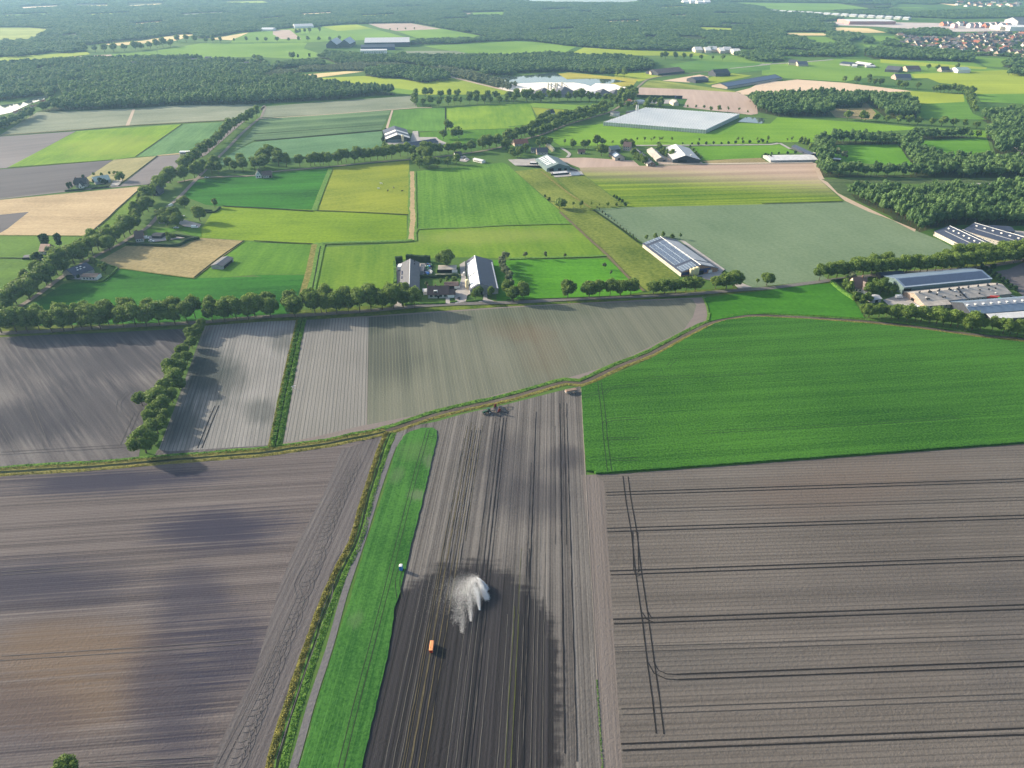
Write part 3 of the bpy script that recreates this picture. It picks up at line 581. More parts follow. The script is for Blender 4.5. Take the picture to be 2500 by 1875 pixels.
# ---------------------------------------------------------------- roads
ROAD = smooth_poly(gp('P:-1500,950 -200,828 C1:0,1020 430,1000 850,972 1300,947 1700,927 2212,882 C2:500,862 1000,827 1400,790 1700,772 2212,757 C3:500,733 1000,712 1500,690 2000,650 2212,637 C4:500,582 800,545 1200,508 1800,468 2212,398 P:2700,600'), 8)
strip('main_road', ROAD, -2.4, 2.4, mRoad)
DROAD = smooth_poly(gp('C1:-300,1010 30,850 170,790 320,695 500,560 700,428 870,335 1010,268 1110,205 1250,120 1340,20 B1:1400,930 1500,850 1640,705 1770,570 1900,445 2050,290 2190,170 B2:60,235 95,140 A2:60,930 90,890'), 8)
strip('country_road', DROAD, -2.0, 2.0, plain('pale_road', (.17,.155,.14), .9, .05))
MROAD = smooth_poly(gp('B1:1500,712 1720,672 2150,655 B2:130,695 250,682 650,648 1000,612 1300,588 1600,560 1900,520 2050,492 2212,440 B3:120,420 280,380 480,300 700,235 850,190 960,130 1040,95 A3:1060,780 1120,715 1200,665 1400,632 1740,602'), 10)
strip('country_road', MROAD, -2.0, 2.0, plain('lane_surface', (.21,.18,.15), .95, .02))
strip('farm_track', 'A2:1320,565 1450,590 1640,645 2150,770', -4, 4, mSandT, step=20)
strip('farm_track', 'A4:-20,545 200,535 600,505', -4, 4, mPave, step=20)
strip('farm_track', 'A3:1870,580 2212,545 A4:0,540', -3, 3, mPave, step=20)
strip('farm_track', 'B3:1060,470 2212,462 B4:140,450', -2.5, 2.5, mPave)
strip('farm_track', 'B3:1270,628 1500,628 2212,618 B4:430,612', -2.2, 2.2, plain('pale_track', (.42,.37,.30)))
strip('farm_track', 'B3:450,490 520,540 500,570', -2, 2, mPave)
strip('farm_track', 'B4:150,450 240,500', -2, 2, mPave)
# farm yards
F('farm_yard', 'C2:1200,440 1250,430 1250,640 1300,660 1220,700 1205,600', mPave)
F('farm_yard', 'C2:1230,700 1170,805 1250,800 1240,740', mPave)
F('farm_yard', 'C2:1735,440 1780,410 1790,560 1820,640 1900,650 1800,700 1790,750 1700,770 1690,680 1730,620 1750,560', mPave)
F('farm_yard', 'C2:1615,690 1650,690 1655,770 1620,772', mPave); F('farm_yard', 'C2:1940,640 1965,640 1970,730 2030,750 1890,756 1935,730', mPave)
F('farm_yard', 'C2:1530,520 1730,515 1735,530 1530,532', mPave); F('farm_yard', 'C2:1395,430 1500,430 1500,520 1395,520', mPave)
F('farm_yard', 'C3:1450,235 1490,240 1830,480 1780,530 1560,545 1780,490', mPave)
F('farm_yard', 'C3:1780,500 1940,580 2060,632 1945,645 1900,600 1640,560 1640,535', mPave)
F('farm_yard', 'C4:1020,740 1200,680 1350,790 1280,810 1080,795', mPave); F('farm_yard', 'C4:1190,520 1310,515 1320,535 1190,545', mPave)
F('farm_yard', 'C4:2080,690 2212,730 2212,745 2150,740', mPave); F('farm_yard', 'C4:2080,200 2180,240 2212,260 2212,160 2120,150', mPave)
F('ploughed_field', 'C4:2080,480 2212,420 P:2800,560 P:2800,760 C4:2212,720 2130,640 1960,500', sPurD)
F('farm_yard', 'B2:1110,440 1320,430 1340,350 1385,348 1390,400 1540,400 1560,420 1640,455 1560,470 1290,495 1160,480', mPave)
F('farm_yard', 'B2:1700,570 1780,555 1820,590 1790,610 1710,600', mPave)
F('farm_yard', 'B3:0,590 230,580 330,690 400,740 640,720 620,690 520,650 240,640 60,640', mPave)
F('farm_yard', 'B3:1210,500 1320,560 1400,600 1640,610 1640,625 1280,630 1210,560', mSandT)
F('farm_yard', 'B3:1080,90 1420,80 1440,115 1040,120', mPave)
F('farm_yard', 'B1:930,745 960,700 1040,690 1000,740', mPave)
F('farm_yard', 'C1:1200,200 1520,190 1560,215 1300,250', mPave); F('farm_yard', 'C1:1480,40 1700,100 1680,130 1560,120 1500,90', mPave)
F('farm_yard', 'C1:560,560 600,520 830,560 800,575', mPave)
F('gravel_yard', 'A3:-80,745 0,715 140,705 300,698 560,700 640,712 700,730 740,705 900,712 960,735 1020,735 1000,780 700,790 200,790 0,770', plain('white_gravel', (.72,.68,.62), .95, .05, scale=.05))
# ================================================================ VEGETATION
def leaf_mat(name, lo, hi, inst=.35, nscale=.35, trans=.12):
    t = NT(name); n = t.noise(t.coord(), nscale, 3, .6)
    f = t.rng(n, .3, .7); oi = t.node('ShaderNodeObjectInfo'); ri = oi.outputs['Random']
    if inst > 0: ri = t.m_('ADD', t.m_('MULTIPLY', ri, .45), t.m_('MULTIPLY', t.rng(t.noise(oi.outputs['Location'], .012, 3), .35, .65), .55))
    f2 = t.m_('ADD', t.m_('MULTIPLY', f, 1-inst), t.m_('MULTIPLY', ri, inst))
    c = t.mix(f2, lo, hi); t.col(c); t.b.inputs['Roughness'].default_value = .65; t.b.inputs['Specular IOR Level'].default_value = .15
    tl = t.node('ShaderNodeBsdfTranslucent'); t.put(tl.inputs[0], c); mx = t.t.nodes.new('ShaderNodeMixShader'); mx.inputs[0].default_value = .35
    t.t.links.new(t.b.outputs[0], mx.inputs[1]); t.t.links.new(tl.outputs[0], mx.inputs[2]); t.t.links.new(mx.outputs[0], t.t.nodes['Material Output'].inputs[0])
    return t.m
LEAF = leaf_mat('oak_leaves', (.024,.074,.018), (.215,.300,.058))
LEAFD = leaf_mat('dark_leaves', (.010,.034,.014), (.034,.080,.026))
LEAFW = leaf_mat('willow_leaves', (.075,.105,.055), (.21,.25,.13))
LEAFF = leaf_mat('wood_leaves', (.020,.070,.028), (.160,.255,.080), inst=.6)
LEAFY = leaf_mat('reed_leaves', (.09,.10,.022), (.30,.28,.07), inst=0, nscale=.5)
LEAFG = leaf_mat('bank_leaves', (.035,.12,.016), (.14,.27,.04), inst=0, nscale=.5)
BARK = plain('bark', (.085,.068,.052), .95, .05, scale=3)
def ico(sub=1):
    t = (1+5**.5)/2
    v = [(-1,t,0),(1,t,0),(-1,-t,0),(1,-t,0),(0,-1,t),(0,1,t),(0,-1,-t),(0,1,-t),(t,0,-1),(t,0,1),(-t,0,-1),(-t,0,1)]
    f = [(0,11,5),(0,5,1),(0,1,7),(0,7,10),(0,10,11),(1,5,9),(5,11,4),(11,10,2),(10,7,6),(7,1,8),(3,9,4),(3,4,2),(3,2,6),(3,6,8),(3,8,9),(4,9,5),(2,4,11),(6,2,10),(8,6,7),(9,8,1)]
    v = [np.array(p, float)/np.linalg.norm(p) for p in v]
    for _ in range(sub):
        nf = []; c = {}
        def mid(a, b):
            k = (min(a,b), max(a,b))
            if k not in c: p = v[a]+v[b]; v.append(p/np.linalg.norm(p)); c[k] = len(v)-1
            return c[k]
        for a, b, d in f:
            x, y, z = mid(a,b), mid(b,d), mid(d,a); nf += [(a,x,z),(b,y,x),(d,z,y),(x,y,z)]
        f = nf
    return np.array(v), np.array(f)
IV, IF = ico(1); IV0, IF0 = ico(0)
def crown(seed, rx, rz, zc, nb, nl, ls, core=.78, flat=.0, top=1.0):
    """verts, faces(tri) of a crown: several leafy lobes with jagged leaf clumps"""
    g = np.random.default_rng(seed); C = []; Rr = []
    for i in range(nb):
        a = g.uniform(0, 2*np.pi); h = g.uniform(-.75, .95)
        rr = np.sqrt(max(0, 1-h*h))*g.uniform(.35, 1.0); br = g.uniform(.22, .46)
        C.append((np.cos(a)*rr*rx*.8, np.sin(a)*rr*rx*.8, zc+h*rz*.66)); Rr.append(br*min(rx, rz)*(1.0 if h > -.3 else .85))
    C.append((0,0,zc)); Rr.append(min(rx, rz)*.62)
    C = np.array(C); Rr = np.array(Rr); V = []; Fc = []; n = 0
    for c, r in zip(C, Rr):
        v = IV*r*core*g.uniform(.88, 1.12, (len(IV),1)) + c; V.append(v); Fc.append(IF+n); n += len(v)
    k = g.integers(0, len(C), nl*2); d = g.normal(size=(nl*2, 3)); d /= np.linalg.norm(d, axis=1)[:,None]
    P = C[k]+d*(Rr[k]*g.uniform(.72, 1.22, nl*2))[:,None]
    D = np.linalg.norm(P[:,None,:]-C[None], axis=2)/Rr[None]; keep = (D < .78).sum(1) == 0
    P = P[keep][:nl]; d = d[keep][:nl]; m = len(P)
    nn = d + g.normal(size=(m,3))*.7; nn /= np.linalg.norm(nn, axis=1)[:,None]
    a = np.cross(nn, g.normal(size=(m,3))); a /= np.linalg.norm(a, axis=1)[:,None]; b = np.cross(nn, a)
    s = ls*g.uniform(.55, 1.35, (m,1))
    q = np.concatenate([P+a*s, P+b*s*.8, P-a*s*.9, P-b*s*.75], axis=1).reshape(-1,3)
    idx = n+np.arange(m)[:,None]*4; f = np.concatenate([np.concatenate([idx, idx+1, idx+2], 1), np.concatenate([idx, idx+2, idx+3], 1)])
    return np.concatenate(V+[q]), np.concatenate(Fc+[f])
def trunk_geo(h, r, seed, limbs=5, spread=.5):
    g = random.Random(seed); mb = MB(); x, y = g.uniform(-.2,.2), g.uniform(-.2,.2)
    mb.tube((0,0,-.4), (x*.5,y*.5,h*.55), r, r*.75, 7); mb.tube((x*.5,y*.5,h*.54), (x,y,h), r*.75, r*.45, 7)
    for i in range(limbs):
        a = i*2*math.pi/limbs+g.uniform(-.4,.4); z = h*g.uniform(.7,1.0); L = h*g.uniform(.5,.9)
        mb.tube((x*.8,y*.8,z), (math.cos(a)*L*spread, math.sin(a)*L*spread, z+L*.75), r*.4, r*.12, 5)
    return mb
# unit prototypes are 10 m tall; instances are scaled
PROTO = {}
def proto(kind, seed, rx, rz, zc, nb, nl, ls, mat, th, tr_, near=True, core=.78):
    V, Fc = crown(seed, rx, rz, zc, nb, nl, ls, core)
    cm = new_mesh('crown', V, Fc, mat)
    tb = trunk_geo(th, tr_, seed, spread=min(.55, rx*.12)); tm = new_mesh('trunk', tb.v, tb.f, BARK)
    # merged low detail version
    V2, F2 = crown(seed, rx, rz, zc, max(3, nb//2), max(50, nl//6), ls*2.0, core)
    tt = MB(); tt.tube((0,0,-.3), (0,0,th), tr_, tr_*.6, 5)
    tv = np.array(tt.v); tf = []
    for f in tt.f:
        for i in range(1, len(f)-1): tf.append((f[0], f[i], f[i+1]))
    lm = new_mesh('low', np.concatenate([V2, tv]), np.concatenate([F2, np.array(tf)+len(V2)]), [mat, BARK], [0]*len(F2)+[1]*len(tf))
    PROTO.setdefault(kind, []).append((cm, tm, lm))
for s_ in range(5): proto('oak', 11+s_, 3.7+.3*(s_ % 3), 4.1, 5.9, 19+2*s_, 3000, .33, LEAF, 4.2, .22, core=.66)
for s_ in range(3): proto('round', 31+s_, 4.4, 4.2, 5.6, 24, 3200, .33, LEAF, 3, .28, core=.68)
for s_ in range(2): proto('poplar', 41+s_, 1.7, 4.4, 5.5, 12, 800, .36, LEAFW, 2.2, .16)
for s_ in range(2): proto('willow', 51+s_, 3.2, 4.2, 5.6, 13, 1100, .42, LEAFW, 2.6, .22)
for s_ in range(2): proto('conifer', 61+s_, 2.2, 4.8, 5.2, 14, 1000, .38, LEAFD, 2.0, .2)
for s_ in range(3): proto('young', 71+s_, 2.6, 3.2, 6.6, 9, 600, .42, LEAF, 4.2, .14)
for s_ in range(3): proto('bush', 81+s_, 4.6, 5.0, 5.0, 9, 600, .75, LEAF, 1.5, .25)
for s_ in range(2): proto('darkbush', 91+s_, 4.6, 5.0, 5.0, 9, 600, .75, LEAFD, 1.5, .25)
trnd = random.Random(5)
TREES = []
KN = {'oak': 'tree', 'round': 'tree', 'poplar': 'poplar_tree', 'willow': 'willow_tree', 'conifer': 'conifer_tree', 'young': 'young_tree', 'bush': 'shrub', 'darkbush': 'shrub'}
def tree_at(g, h, kind, label, group=None, parts=True, sx=1.0):
    cm, tm, lm = trnd.choice(PROTO[kind]); s = h/10.0; nm = KN[kind]; rz = trnd.uniform(0, 6.28)
    sx *= trnd.uniform(.85, 1.18)
    dist = math.hypot(g[0], g[1])
    if parts and dist < 900:
        t = empty(nm, (g[0], g[1], 0), rz); t.scale = (s*sx, s*sx, s)
        c = obj('crown', cm, t); k = obj('trunk', tm, t)
    else:
        t = obj(nm, cm if False else lm, None, (g[0], g[1], 0)); t.rotation_euler = (0,0,rz); t.scale = (s*sx, s*sx, s)
    cat = {'bush': 'shrub', 'darkbush': 'shrub'}.get(kind, 'tree')
    lab(t, label, cat, group); TREES.append(t); return t
def trees(s, h, kind, label, group=None, var=.16, sx=1.0):
    for g in gp(s): tree_at(g, h*trnd.uniform(1-var, 1+var), kind, label, group, sx=sx)
def row(s, h, kind, label, group, spacing=9, off=0, var=.12, jit=1.0, sx=1.0, n=None):
    pts = smooth_poly(gp(s) if isinstance(s, str) else s, 1.0)
    if off: pts = offset(pts, off)
    d = 0; last = None; nextd = 0
    for i, p in enumerate(pts):
        if last is not None: d += (p-last).length
        last = p
        if d >= nextd:
            tree_at((p.x+trnd.uniform(-jit,jit), p.y+trnd.uniform(-jit,jit)), h*trnd.uniform(1-var*1.4, 1+var*1.2), kind, label, group, sx=sx); nextd = d+spacing*trnd.uniform(.85, 1.15)
# ---- row beside the main road (left)
LB = 'tall leafy roadside tree in the front row along the main road, left of the farmyard'; GB = 'front row of trees along the main road'
trees('C1:15,1015 140,1010 235,1005 340,1000 440,1010 545,1000 620,985 690,970 780,985 855,985 920,945 1050,970 1150,965 1240,960 1350,950 1480,945 1585,935 1800,927 1900,925 2000,908 2100,900 2155,880 C2:10,872 145,890 350,880 518,852 570,838 612,850 700,850 800,842 895,840 990,827 1085,822 1178,812', 15.5, 'oak', LB, GB, .10)
LB2 = 'leafy tree in the back row beyond the main road, left of the farmyard'; GB2 = 'back row of trees along the main road'
row('C1:0,965 500,945 920,925 1350,900 1700,885 2150,850 C2:0,835 350,830 560,812 945,790 1150,785', 15.5, 'oak', LB2, GB2, 12.5, 0, .08)
# ---- hedgerow between the two ploughed fields
LH = 'rounded green tree in the hedgerow between the two ploughed fields on the left'; GH = 'hedgerow trees between the ploughed fields'
for p_, h_ in (('D1:1290,125',9),('D1:1262,155',8),('D1:1225,180',9),('D1:1222,235',8.5),('D1:1172,292',9.5),('D1:1195,330',8),('D1:1155,345',9),('D1:1110,425',12.5),('D1:1165,400',9),('D1:1120,478',12),('D1:1145,500',8),('D1:1075,530',10.5),('D1:1100,580',9),('D1:1010,600',11),('D1:1050,650',10.5),('D1:985,690',9),('D1:1030,715',9),('D1:970,740',10.5),('D1:1005,775',10),('D1:955,815',9),('D1:985,850',8)):
    trees(p_, h_, 'round', LH, GH, .04, 1.05)
trees('D1:905,600', 10.5, 'round', 'round tree jutting out from the hedgerow into the left ploughed field, left of a gap')
trees('D1:968,592', 10, 'round', 'round tree beside the gap that juts out of the hedgerow into the left ploughed field')
trees('D1:930,900', 12.5, 'round', 'largest tree at the near end of the hedgerow, beside the ditch')
trees('P:167,1898', 9, 'round', 'lone tree whose top shows at the bottom left edge of the photo')
# ---- diagonal tree-lined road
LD = 'roadside tree on the far-left side of the diagonal country road'; GD = 'trees along the left side of the diagonal road'
row('C1:-60,880 115,790 215,735 320,660 500,515 640,425 870,300 1010,232 1100,170', 15.5, 'oak', LD, GD, 9.5, 0, .12, 1.5, 1.3)
row('C1:-100,840 90,740 300,600 480,480 620,380 860,260 1000,200', 13.5, 'oak', 'tree in the second line behind the diagonal country road, lower left', 'second line of trees behind the diagonal road', 13, 0, .15, 2)
LE = 'roadside tree between the diagonal road and the brown dry field'; GE = 'trees along the right side of the diagonal road'
row('C1:60,850 215,765 320,690 505,545 640,455 870,355 1010,275', 13, 'oak', LE, GE, 24, 0, .12, 1.0)
row('C1:1120,140 1180,60 1260,-20 B1:1230,900 1330,800 1420,720 1480,690', 14.5, 'oak', 'tree of the upper diagonal road, beside the grass wedge', 'trees along the upper diagonal road', 10, 0, .15, 3, 1.1)
row('B1:1560,620 1700,500 1830,400 1960,270 2080,200 2170,155', 15, 'oak', 'tree in the single row where the diagonal road runs to the far woods', 'far single row along the diagonal road', 13, 0, .1, 1.2, 1.1)
row('B1:1590,700 1680,655 1800,640 1900,632 2150,610 B2:100,655 250,650 430,640', 15, 'oak', 'tree of the dense double row at the left end of the middle lane', 'dense double row on the middle lane', 10.5, 0, .15, 4, 1.1)
row('B1:1700,612 2000,590 2180,570 B2:120,560 250,600', 14, 'oak', 'tree behind the dense double row on the middle lane', 'trees behind the middle lane', 14, 0, .15, 4, 1.1)
trees('B2:130,585', 17, 'round', 'broad dark tree standing taller behind the middle lane, left of the striped barn')
trees('B2:480,642 515,640 560,638 590,632 635,640 710,628 740,615 780,610 850,612 880,600 935,598 985,600 1045,592 1100,590 1120,580 1165,580 1235,560 1300,555', 15.5, 'oak', 'slender-trunked tree in the single row along the middle lane below the striped barn', 'single row along the middle lane', .1)
row('B2:1365,620 1370,660 1450,660 1600,650 1740,625', 12.5, 'oak', 'dark tree in the small copse at the top of the brown drainage strip', 'copse above the green crop field', 11, 0, .12, 3, 1.15)
row('B2:1340,560 1400,575 1480,600', 16, 'round', 'tall dark tree at the corner of the middle lane by the long low farm building', 'tall trees at the lane corner', 14, 0, .1, 2)
trees('B2:1440,550 1480,550 1530,545 1570,540', 14, 'oak', 'tree in front of the long low farm building', 'trees in front of the long low building')
trees('B2:1640,535 1690,535 1730,525 1780,530 1835,522', 12.5, 'oak', 'tree in the short row right of the long low farm building', 'short row right of the long low building')
trees('B2:1930,500 1985,495 2045,478 1955,485', 15, 'round', 'wide dark tree beside the lane between the two farms', 'wide trees between the farms')
trees('B2:2130,500 2175,445', 13, 'round', 'round tree near the lane bend, left of the red-roofed house', 'round trees at the lane bend')
trees('B2:1600,415', 14, 'round', 'left tree of the four-tree clump right of the striped barn'); trees('B2:1640,340', 15, 'round', 'rearmost tree of the four-tree clump right of the striped barn')
trees('B2:1680,410', 14, 'round', 'middle front tree of the four-tree clump right of the striped barn'); trees('B2:1730,405', 15, 'round', 'right tree of the four-tree clump right of the striped barn')
row('B2:1115,340 1085,440', 5, 'darkbush', 'dark shrub in the hedge left of the striped barn', 'hedge left of the striped barn', 5)
trees('B2:1100,495', 9, 'bush', 'light green round tree left of the yard of the striped barn')
# ---- north-east lane
row('B3:-20,450 90,410 200,360 330,300 480,262 600,235 700,200 830,165', 15, 'oak', 'tree on the left side of the lane running up to the gravel works', 'left trees of the lane to the gravel works', 10.5, 0, .12, 2, 1.1)
row('B3:200,405 300,375 480,300 600,262 720,228 850,190', 13.5, 'oak', 'tree on the right side of the lane running up to the gravel works, trunks visible', 'right trees of the lane to the gravel works', 12, 0, .1, 1)
row('A3:10,850 200,855 500,850 700,855 900,865 1040,850', 17, 'oak', 'tree in the belt in front of the grey tent roofs of the gravel works', 'tree belt in front of the gravel works', 13, 0, .15, 2, 1.1)
row('A3:60,830 200,825', 16, 'oak', 'tree behind the belt at the left of the gravel works', 'rear trees left of the gravel works', 13, 0, .15, 2, 1.1)
row('A3:960,820 1050,800 1040,860 900,900', 16, 'round', 'round tree where the lane passes the gravel works', 'round trees at the gravel works corner', 15, 0, .15, 2)
row('A3:870,920 960,915 1200,920 1300,905', 12, 'oak', 'tree in the low belt behind the greenhouse tanks', 'low belt behind the greenhouse', 13, 0, .15, 2, 1.1)
trees('A3:1180,895 1240,890 1290,900', 15, 'round', 'round tree by the yard behind the greenhouse', 'round trees by the yard behind the greenhouse')
trees('A3:1710,938 1780,942', 9, 'round', 'compact dark tree at the rear edge of the greenhouse', 'dark trees behind the greenhouse')
row('A3:1510,905 1690,915', 5, 'bush', 'small bush along the rear edge of the greenhouse', 'bushes behind the greenhouse', 12)
trees('A3:1855,945 1945,945 2020,965', 8, 'young', 'thin young tree at the rear right of the greenhouse', 'thin trees behind the greenhouse')
# far copse by m-lake etc
row('A2:1350,870 1380,895 1600,893 1720,880 1950,875 2212,862', 15, 'round', 'tree in the dark belt between the pale cereal field and the gravel works', 'dark belt left of the gravel works', 13, 0, .15, 2)
row('A2:1370,830 1500,815 1640,825', 15, 'round', 'tree in the rear line of the little paddock left of the gravel works', 'rear line of the little paddock', 16, 0, .12, 3)
trees('A2:1720,830 1820,835', 15, 'round', 'lone round tree in the bright field left of the gravel works', 'lone trees in the bright field')
row('A2:1870,850 2212,840', 14, 'oak', 'tree behind the dark belt left of the gravel works', 'rear belt left of the gravel works', 16, 0, .15, 2)
row('B3:250,280 300,260 360,215', 11, 'round', 'tree around the small house in the dry paddock', 'trees around the paddock house', 11, 0, .15, 2)
# ---- right part of the main road
trees('C2:1265,800 1358,805', 14, 'oak', 'roadside tree in front of the house with the dark red roof', 'trees in front of the dark red roofed house')
trees('C2:1180,690', 9, 'round', 'small rounded tree left of the grey-roofed barn end'); trees('C2:1262,695', 10, 'round', 'dark rounded tree at the front end of the grey-roofed barn')
trees('C2:1620,455', 14, 'round', 'very broad dark tree behind the open shed of the central farm', None, .02, 1.35)
trees('C2:1460,635', 7, 'poplar', 'slim upright tree on the garden lawn of the central farm'); trees('C2:1578,618', 6.5, 'young', 'left garden tree near the small garage of the central farm')
trees('C2:1635,588', 5, 'round', 'left one of the two clipped trees by the garden hedge'); trees('C2:1692,588', 5, 'round', 'right one of the two clipped trees by the garden hedge')
trees('C2:1870,740', 9, 'oak', 'roadside tree left of the entrance to the white-panelled barn'); trees('C2:1905,700', 9, 'oak', 'tree close to the front left corner of the white-panelled barn'); trees('C2:2000,715', 9, 'oak', 'tree close to the front right corner of the white-panelled barn')
trees('C2:2180,742 C3:40,742 130,738', 12.5, 'round', 'round tree in the clump right of the white-panelled barn', 'clump right of the white-panelled barn')
trees('C3:-10,700', 11, 'round', 'rear tree of the clump right of the white-panelled barn')
trees('C3:505,718', 12.5, 'round', 'lone round tree standing by itself beside the road, right of the central farm')
trees('C3:683,714 770,708 860,705 947,703 1037,700', 12.5, 'oak', 'one of five round trees along the road in front of the bright pasture', 'five trees along the bright pasture', .06, 1.1)
trees('C3:1225,690 1320,690 1412,680 1500,672 1578,665', 11.5, 'oak', 'one of the five roadside trees in front of the solar-roofed poultry barn', 'five trees in front of the solar barn', .08, 1.15)
trees('C3:1750,640 1838,645 1905,628', 12, 'round', 'roadside tree right of the solar barn, at the barn entrance', 'trees at the solar barn entrance')
trees('C3:2100,612', 7, 'young', 'smaller young tree beside the lone round tree right of the barn entrance'); trees('C3:2182,612', 12.5, 'round', 'lone round tree by the road between the solar barn and the right-hand tree row')
LR = 'tree in the row along the main road before the right-hand farm'; GR = 'front row of trees at the right-hand farm'
trees('C4:480,575 555,562 630,556 700,552 770,540 850,535 920,530 990,525 1060,520 1130,512 1190,510 1215,505 1285,495 1330,505 1390,500 1460,495 1520,492 1590,485 1650,478 1720,475 1800,465 1880,452 1960,440 2040,432 2120,425 2200,415 2290,405', 13.5, 'oak', LR, GR, .1, 1.1)
row('C4:1500,440 1700,430 1900,405 2300,350', 14.5, 'oak', 'tree in the rear row beyond the right-hand farm, in front of the twin barns', 'rear row before the twin barns', 11, 0, .1, 2, 1.15)
row('C4:850,510 1100,480', 13, 'oak', 'tree behind the front row at the right-hand farm', 'trees behind the right-hand front row', 11, 0, .1, 2, 1.15)
trees('C3:1168,228', 5, 'round', 'leftmost of the five small trees behind the solar barn'); trees('C3:1240,215 1312,200 1382,216', 4.5, 'bush', 'one of the middle three small round shrubs at the back gable of the solar barn', 'three shrubs behind the solar barn'); trees('C3:1452,222', 5.5, 'young', 'rightmost of the five small trees behind the solar barn')
trees('C3:795,12 822,25 845,45 872,62 897,82 922,102 948,126 973,148 998,170 1027,192 1054,212 1081,234 B3:750,1005 770,1018 795,1045 820,1062 845,1085', 3.6, 'poplar', 'small slim sapling in the line along the fence of the sage field', 'line of saplings along the sage field', .12, 1.2)
trees('C3:148,385', 6.5, 'poplar', 'left of the three grey-green upright trees on the pasture fence', None, .02, 1.5); trees('C3:315,390', 7.5, 'poplar', 'tallest middle one of the three grey-green upright trees on the pasture fence', None, .02, 1.4); trees('C3:480,380', 4.5, 'poplar', 'smallest right one of the three grey-green upright trees on the pasture fence', None, .02, 1.4)
trees('C3:813,473', 6, 'poplar', 'grey-green upright tree standing alone in the bright pasture', None, .02, 1.5); trees('C3:868,530', 4.5, 'poplar', 'pale thin sapling in the bright pasture near the five trees')
row('C2:2080,430 2100,480 2130,540 2150,600 2180,640', 9, 'willow', 'silvery grey-green willow in the row right of the white-panelled barn', 'row of silvery willows', 6.5, 0, .12, 1)
trees('C2:2125,410', 11, 'willow', 'tallest silvery willow at the far end of the willow row')
row('B3:90,0 90,1 ', 1, 'bush', 'x', 'x', 99) if False else None
# pasture trees along the small ditch (B3)
trees('B3:435,1000', 10, 'round', 'widest dark tree at the top of the rough pasture', None, .02, 1.6)
trees('B3:552,988', 5.5, 'young', 'small round tree just right of the wide tree in the rough pasture'); trees('B3:615,1000', 8.5, 'young', 'upright tree in the middle of the rough pasture line', None, .02, 1.25)
trees('B3:703,985', 5, 'young', 'small tree right of the upright tree in the rough pasture'); trees('B3:770,985', 3.5, 'young', 'tiny tree in the rough pasture line'); trees('B3:843,985', 5, 'round', 'compact tree at the right of the rough pasture line'); trees('B3:912,978', 3.4, 'bush', 'small bush at the right end of the rough pasture line')
trees('B3:895,905 915,920 940,940 965,950 990,980 312,905 348,935', 3.4, 'darkbush', 'dark bush on the boundary of the rough pasture', 'bushes on the rough pasture boundary')
# middle farm cluster B3
row('B3:240,490 320,480 400,485', 13, 'round', 'dark tree behind the red-roofed house at the lane', 'dark trees behind the red-roofed house', 9, 0, .12, 2)
row('B3:20,560 80,575 110,530 150,520', 10, 'round', 'tree in the garden left of the grey-green barn', 'garden trees left of the grey-green barn', 8, 0, .15, 2)
row('B3:560,495 620,500 700,480 780,470 800,490', 12, 'round', 'tree in the clump behind the orchard of the middle farms', 'clump behind the middle farms', 9, 0, .15, 3)
trees('B3:790,555', 15, 'round', 'large light green round tree between the middle farms', None, .02, 1.1)
trees('B3:990,470 1030,480 1050,500 960,475', 10, 'round', 'tree around the brick house of the middle farms', 'trees around the brick house')
trees('B3:1075,585 1095,600 1125,610 1150,625 1060,560', 9, 'bush', 'bushy tree left of the long grey shed of the middle farms', 'bushy trees left of the long grey shed')
trees('B3:1280,520 1310,545 1340,560 1375,570 1270,490', 10, 'bush', 'bushy tree between the long sheds and the white-roofed hall', 'bushy trees beside the white-roofed hall')
row('B3:1480,462 1590,465 1700,462 1800,460 1900,456 2000,452 2150,450 B4:0,445 110,442', 4, 'darkbush', 'low dark bush in the hedge along the back lane', 'hedge bushes along the back lane', 9, 0, .25, 1)
trees('B3:480,465 540,455 880,465 1090,440 1150,440 1210,440 1230,435 1280,440 1300,440 1380,440', 7, 'young', 'slim open tree in the line behind the middle farms', 'slim trees behind the middle farms', .15)
trees('B3:1610,445', 8, 'young', 'tree standing alone in the line right of the white-roofed hall'); trees('B3:1935,440 1975,440 2100,440 2130,440 2190,435 B4:50,430 210,440 250,440', 7, 'young', 'slim open tree in the line above the long white shed', 'slim trees above the long white shed', .15)
trees('B3:1535,490 1560,510 1585,535 1600,555 1630,575', 4, 'bush', 'small bush in the hedge right of the white-roofed hall', 'hedge right of the white-roofed hall')
row('B4:30,560 80,600 ', 6, 'darkbush', 'dark bush at the left end of the long white shed', 'bushes at the long white shed', 8); row('B4:90,545 400,535', 4, 'darkbush', 'dark bush behind the long white shed', 'hedge behind the long white shed', 9)
trees('B4:350,455 380,470 400,500 330,450', 9, 'bush', 'shrubby tree at the edge of the wood by the dark shed', 'shrubby trees by the dark shed')
trees('B4:640,570', 12, 'willow', 'pale leafy tree standing in the corner of the meadow in the wood', None, .02, 1.2); trees('B4:690,590', 11, 'willow', 'right-hand pale tree in the corner of the meadow in the wood', None, .02, 1.2)
trees('B4:718,252', 13, 'round', 'round tree standing alone in the dry clearing before the right wood'); trees('B4:835,262', 13, 'round', 'left tree of the pair right of the lone tree in the dry clearing'); trees('B4:875,258', 13, 'round', 'right tree of the pair right of the lone tree in the dry clearing')
row('B4:960,268 1080,278 1150,285 1300,290 1500,305 1700,315 1880,330', 13, 'oak', 'tree in the row along the long meadow at the far right', 'row along the long meadow', 15, 0, .15, 2, 1.15)
trees('B4:1812,405', 11, 'round', 'lone tree in the meadow between the right-hand woods')
